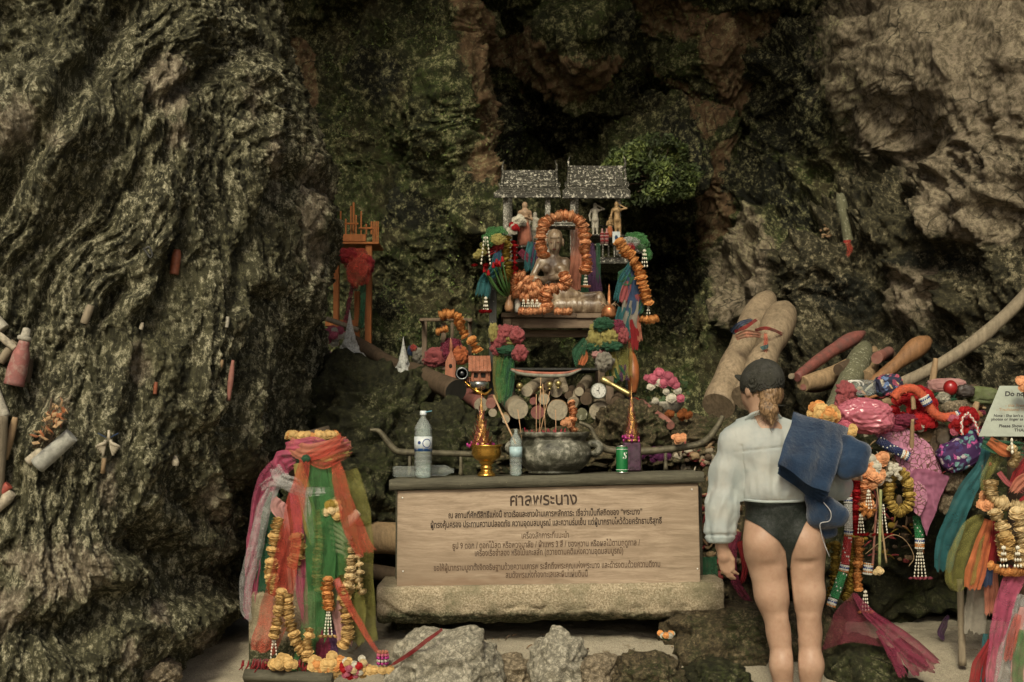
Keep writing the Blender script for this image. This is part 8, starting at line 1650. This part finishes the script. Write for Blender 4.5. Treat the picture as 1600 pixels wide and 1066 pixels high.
# ---------------------------------------------------------------- notice board at the right edge
def notice():
    Y = 6.42; c4 = [P(1562, 603, Y+.10), P(1668, 603, Y+.10), P(1690, 682, Y-.02), P(1529, 682, Y-.02)]; ctr = sum(c4, Vector())/4; t = thing('notice', 'tilted grey white notice with English lines cut off by the right edge', 'sign', ctr)
    ux = (c4[1]-c4[0]).normalized(); un = ux.cross(c4[0]-c4[3]).normalized(); uy = un.cross(ux); f = [q-ctr for q in c4]; bk = [q-un*.006 for q in f]; mb = MB(); mb.add(f+bk, [(0, 3, 2, 1), (4, 5, 6, 7), (0, 1, 5, 4), (1, 2, 6, 5), (2, 3, 7, 6), (3, 0, 4, 7)], False); mb.build('panel', simple('grey_white_laminate', (.27, .30, .25), .45, .08, 12, bmp=.05), t)
    rot = Matrix((ux, uy, un)).transposed().to_euler(); BK = simple('black_print_ink', (.03, .03, .03), .6, bmp=0); TN = simple('faded_tan_print_ink', (.30, .22, .14), .6, bmp=0)
    def at(px, py): q = (py-603)/79; Yq = Y+.10-.12*q; return P(px, py, Yq)-ctr+un*.0015
    for (s_, x, y, sz, mm, bo) in (('Do not d', 1569, 616, .034, BK, .0010), ('- this Free', 1570, 634, .021, TN, .0003), ('- Traditional Thai', 1556, 640.5, .021, TN, .0003), ("Note : She isn't a god,", 1552, 650, .019, BK, .0003), ('photos or linger as a m', 1548, 655.5, .019, BK, .0003), ('Please Show res', 1560, 666, .021, BK, .0004), ('THANK', 1584, 672.5, .021, BK, .0004)):
        text_obj(s_, sz, at(x, y), rot, mm, t, align='LEFT', shear=.25, bold=bo)
    mb = MB(); mb.box(P(1610, 760, Y+.08)-ctr, (.05, .04, .9), bev=.004); mb.build('support_post', BRNL, t)
notice()
flower_heap('orange_flowers', 1597, 601, 6.38, 10, 9, 8, 8, (PEACH,), 'orange marigolds on the top edge of the notice')
# garlanded post under the notice, cut by the right edge
def right_post():
    Y = 6.40; t = thing('wrapped_post', 'post at the right edge wrapped in red, olive, pink and white cloths', 'post', P(1620, 1080, Y)); b = t.location
    mb = MB(); mb.tube([P(1618, 690, Y+.12)-b, P(1618, 1085, Y+.12)-b], S(42, Y), 20, wob=.03); mb.build('post', BRNL, t)
    def rb(path, wd, m, **kw): o = ribbon('hanging_cloth', path, wd, m, Y, None, **kw); o.data.transform(Matrix.Translation(-b)); o.parent = t
    rb([(1542, 690, 6.42), (1535, 730, 6.40), (1510, 770, 6.38), (1492, 810, 6.38), (1478, 850, 6.39), (1474, 892, 6.40)], [10, 22, 30, 34, 34, 26], C_TEAL, pleat=2, amp=.2)
    rb([(1575, 700, 6.38), (1556, 720, 6.36), (1542, 745, 6.36), (1535, 765, 6.36)], [16, 20, 18, 8], C_OLIVE, pleat=2)
    rb([(1540, 810, 6.34), (1520, 830, 6.32), (1504, 870, 6.31), (1498, 910, 6.31), (1500, 925, 6.32)], [20, 40, 50, 40, 8], C_OLIVE, pleat=2.5, amp=.2)
    rb([(1545, 812, 6.33), (1535, 850, 6.31), (1525, 890, 6.30), (1520, 922, 6.30)], [14, 26, 30, 24], C_ORANGE, pleat=2)
    rb([(1548, 812, 6.34), (1550, 845, 6.32), (1546, 880, 6.32)], [14, 34, 40], C_DRED, pleat=2, amp=.25); rb([(1542, 885, 6.36), (1540, 915, 6.36)], [18, 18], C_BLUE)
    rb([(1525, 915, 6.42), (1524, 950, 6.42), (1522, 988, 6.42)], [30, 36, 32], C_GREY, pleat=2); rb([(1548, 880, 6.40), (1550, 920, 6.38), (1546, 960, 6.38)], [14, 22, 16], C_SALM)
    rb([(1592, 890, 6.24), (1574, 930, 6.22), (1560, 980, 6.22), (1552, 1040, 6.23), (1548, 1080, 6.25)], [30, 34, 26, 20, 16], C_PINK, pleat=2, amp=.2); rb([(1548, 1000, 6.25), (1532, 1040, 6.25), (1524, 1080, 6.26)], [8, 22, 26], C_DRED, pleat=3, amp=.5)
    rb([(1540, 990, 6.27), (1536, 1040, 6.26), (1534, 1080, 6.26)], [8, 10, 12], C_TEAL); rb([(1600, 930, 6.22), (1590, 980, 6.20), (1572, 1030, 6.19), (1565, 1085, 6.20)], [18, 26, 34, 30], C_WHITE, pleat=2, amp=.3); rb([(1590, 960, 6.18), (1580, 1000, 6.17), (1574, 1032, 6.17)], [12, 16, 12], C_RED)
    rb([(1600, 985, 6.18), (1592, 1030, 6.17), (1590, 1075, 6.17)], [16, 18, 20], C_GREEN, pleat=2); rb([(1608, 950, 6.2), (1604, 1000, 6.19), (1600, 1080, 6.18)], [30, 34, 40], C_LPINK, pleat=2)
    rb([(1560, 738, 6.33), (1575, 755, 6.30), (1598, 768, 6.30)], [8, 8, 8], C_CORAL); rb([(1610, 715, 6.32), (1594, 745, 6.31), (1585, 765, 6.31)], [14, 26, 20], C_DRED); rb([(1615, 740, 6.30), (1595, 755, 6.29), (1582, 772, 6.29)], [12, 20, 16], C_SALM); rb([(1610, 780, 6.28), (1590, 795, 6.28)], [20, 16], C_DRED)
    rb([(1535, 690, 6.34), (1560, 698, 6.32), (1600, 700, 6.32)], [18, 22, 22], C_DKG); rb([(1545, 688, 6.32), (1570, 704, 6.30), (1585, 706, 6.30)], [14, 18, 12], C_ORANGE)
right_post()
for (pth, r, m, lb, Y, ts) in (([(1548, 755), (1548, 775), (1560, 785), (1585, 790), (1606, 792)], 11, CREAM, 'cream marigold garland looping across the right post', 6.26, None), ([(1556, 800), (1566, 825), (1570, 850), (1575, 870)], 12, CREAM, 'left hanging cream garland on the right post', 6.22, None), ([(1590, 800), (1596, 830), (1598, 860), (1598, 880)], 12, CREAM, 'right hanging cream garland at the photo edge', 6.20, None),
                          ([(1570, 836), (1575, 850), (1572, 870), (1568, 842)], 11, YELLOW, 'short yellow garland bunch in front of the right post', 6.18, None), ([(1548, 884), (1566, 892), (1585, 894), (1605, 892)], 7.5, ORANGE, 'horizontal orange garland under the white tassels at the right edge', 6.20, None), ([(1580, 700), (1588, 712), (1584, 725)], 8, CREAM, 'small cream blossoms below the notice', 6.28, None)):
    garland('marigold_garland', pth, Y, r, m, lb, 'garlands on the right post')
for (x, lb) in ((1568, 'left white bud tassel on the right post'), (1590, 'right white bud tassel on the right post')): t = thing('bud_tassel', lb, 'tassel', P(x, 856, 6.14)); tassel(t, (0, 0, 0), S(28, 6.15), strands=3, w=S(3.0, 6.15))
t = thing('bud_tassel', 'single white bud hanging just below the notice', 'tassel', P(1581, 688, 6.24)); tassel(t, (0, 0, 0), S(18, 6.24), strands=1, w=S(4, 6.24))
log_px('grey_stake', (1504, 1040, 6.5), (1500, 905, 6.5), 5.5, PALEL, 'thin grey stake standing left of the right post', 'stake', prof=[1.1, 1, 1, .9])
o = ribbon('violet_ribbon', [(1482, 962, 6.84), (1476, 975, 6.80), (1470, 990, 6.80), (1476, 1000, 6.78)], [6, 12, 12, 5], C_PURP, 6.8); tag(o, 'small shiny violet ribbon on the black rock', 'ribbon')
flower_heap('salmon_bud', 1538, 784, 6.30, 6, 10, 5, 8, (PEACH,), 'single salmon tassel bud left of the cream garland')
# ================================================================ GREENERY on the rock
def greenery():
    LFM = []
    for nm, c in (('bush_leaf_light', (.20, .25, .075)), ('bush_leaf_mid', (.10, .14, .04)), ('bush_leaf_dark', (.045, .065, .022))): LFM.append(simple(nm, c, .55, .4, 14, bmp=0))
    def leaves(n, samp, size, name, parent=None, m=None, flat=.5):
        C = np.array([samp() for _ in range(n)], np.float32); rs = np.random.RandomState(5); d = rs.normal(size=(n, 3)); d[:, 1] -= .6; d /= np.linalg.norm(d, axis=1)[:, None]; u = np.cross(d, rs.normal(size=(n, 3))); u /= np.linalg.norm(u, axis=1)[:, None]; s_ = size*rs.uniform(.5, 1.3, (n, 1))
        V = np.stack([C-d*s_, C+u*s_*.45+[0, -.004, 0], C+d*s_, C-u*s_*.45], 1).reshape(-1, 3); o = link(name, mesh_np(name, V, np.arange(n*4).reshape(-1, 4), False), m, parent); return o
    t = thing('green_bush', 'pale green leafy bush growing from the rock right of the spirit houses', 'bush', (0, 0, 0))
    for k, m in enumerate(LFM):
        def sp():
            while True:
                a = Vector((rnd.gauss(0, 1), rnd.gauss(0, 1), rnd.gauss(0, 1))); 
                if a.length < .1: continue
                a = a.normalized()*rnd.uniform(.55, 1.08)**.5
                q = P(1018+a.x*80+10*math.sin(a.z*5), 268-a.z*56-8*math.sin(a.x*4), 10.0+a.y*.15); n_ = gn(np.array([[q.x*5, q.y*5, q.z*5]], np.float32))[0]
                if n_+.35*gn(np.array([[q.x*14, q.y*14, q.z*14]], np.float32))[0] > (.08, -.12, -.35)[k]+.6*max(0, a.length-.6): return tuple(q)
        leaves((2600, 3000, 2600)[k], sp, .021, 'foliage', t, m)
    mb = MB()
    for i in range(14): e = P(1020+rnd.uniform(-45, 45), 268+rnd.uniform(-35, 35), 9.9); mb = MB(); mb.tube(catmull([P(1030, 300, 10.3), e.lerp(P(1030, 300, 10.3), .4)+Vector((0, -.03, .02)), e], 8), lerpl([.010, .003], 8), 5); mb.build('branch', BRNL, t)
    xs, ys, Ys = SURF[1]; rs = np.random.RandomState(3); k = np.where((xs > 420) & (xs < 1120) & (ys < 620))[0]; k = rs.choice(k, 60000); nn = gn(np.stack([xs[k]*.012, ys[k]*.012, xs[k]*0], 1).astype(np.float32))+.5*gn(np.stack([xs[k]*.05, ys[k]*.05, xs[k]*0+4], 1).astype(np.float32))
    k = k[nn > .22]; it = iter(k.tolist()*3); 
    def sp2(): i = next(it); return tuple(P(float(xs[i]), float(ys[i]), float(Ys[i])-.015))
    n_ = min(len(k), 9000)
    for q, m in enumerate(LFM): o = leaves(n_//3, sp2, .010, 'small_wall_plants', None, m); tag(o, kind='stuff', label=('pale', 'mid green', 'dark green')[q]+' tiny creeping leaves on the cave wall', cat='moss')
greenery()
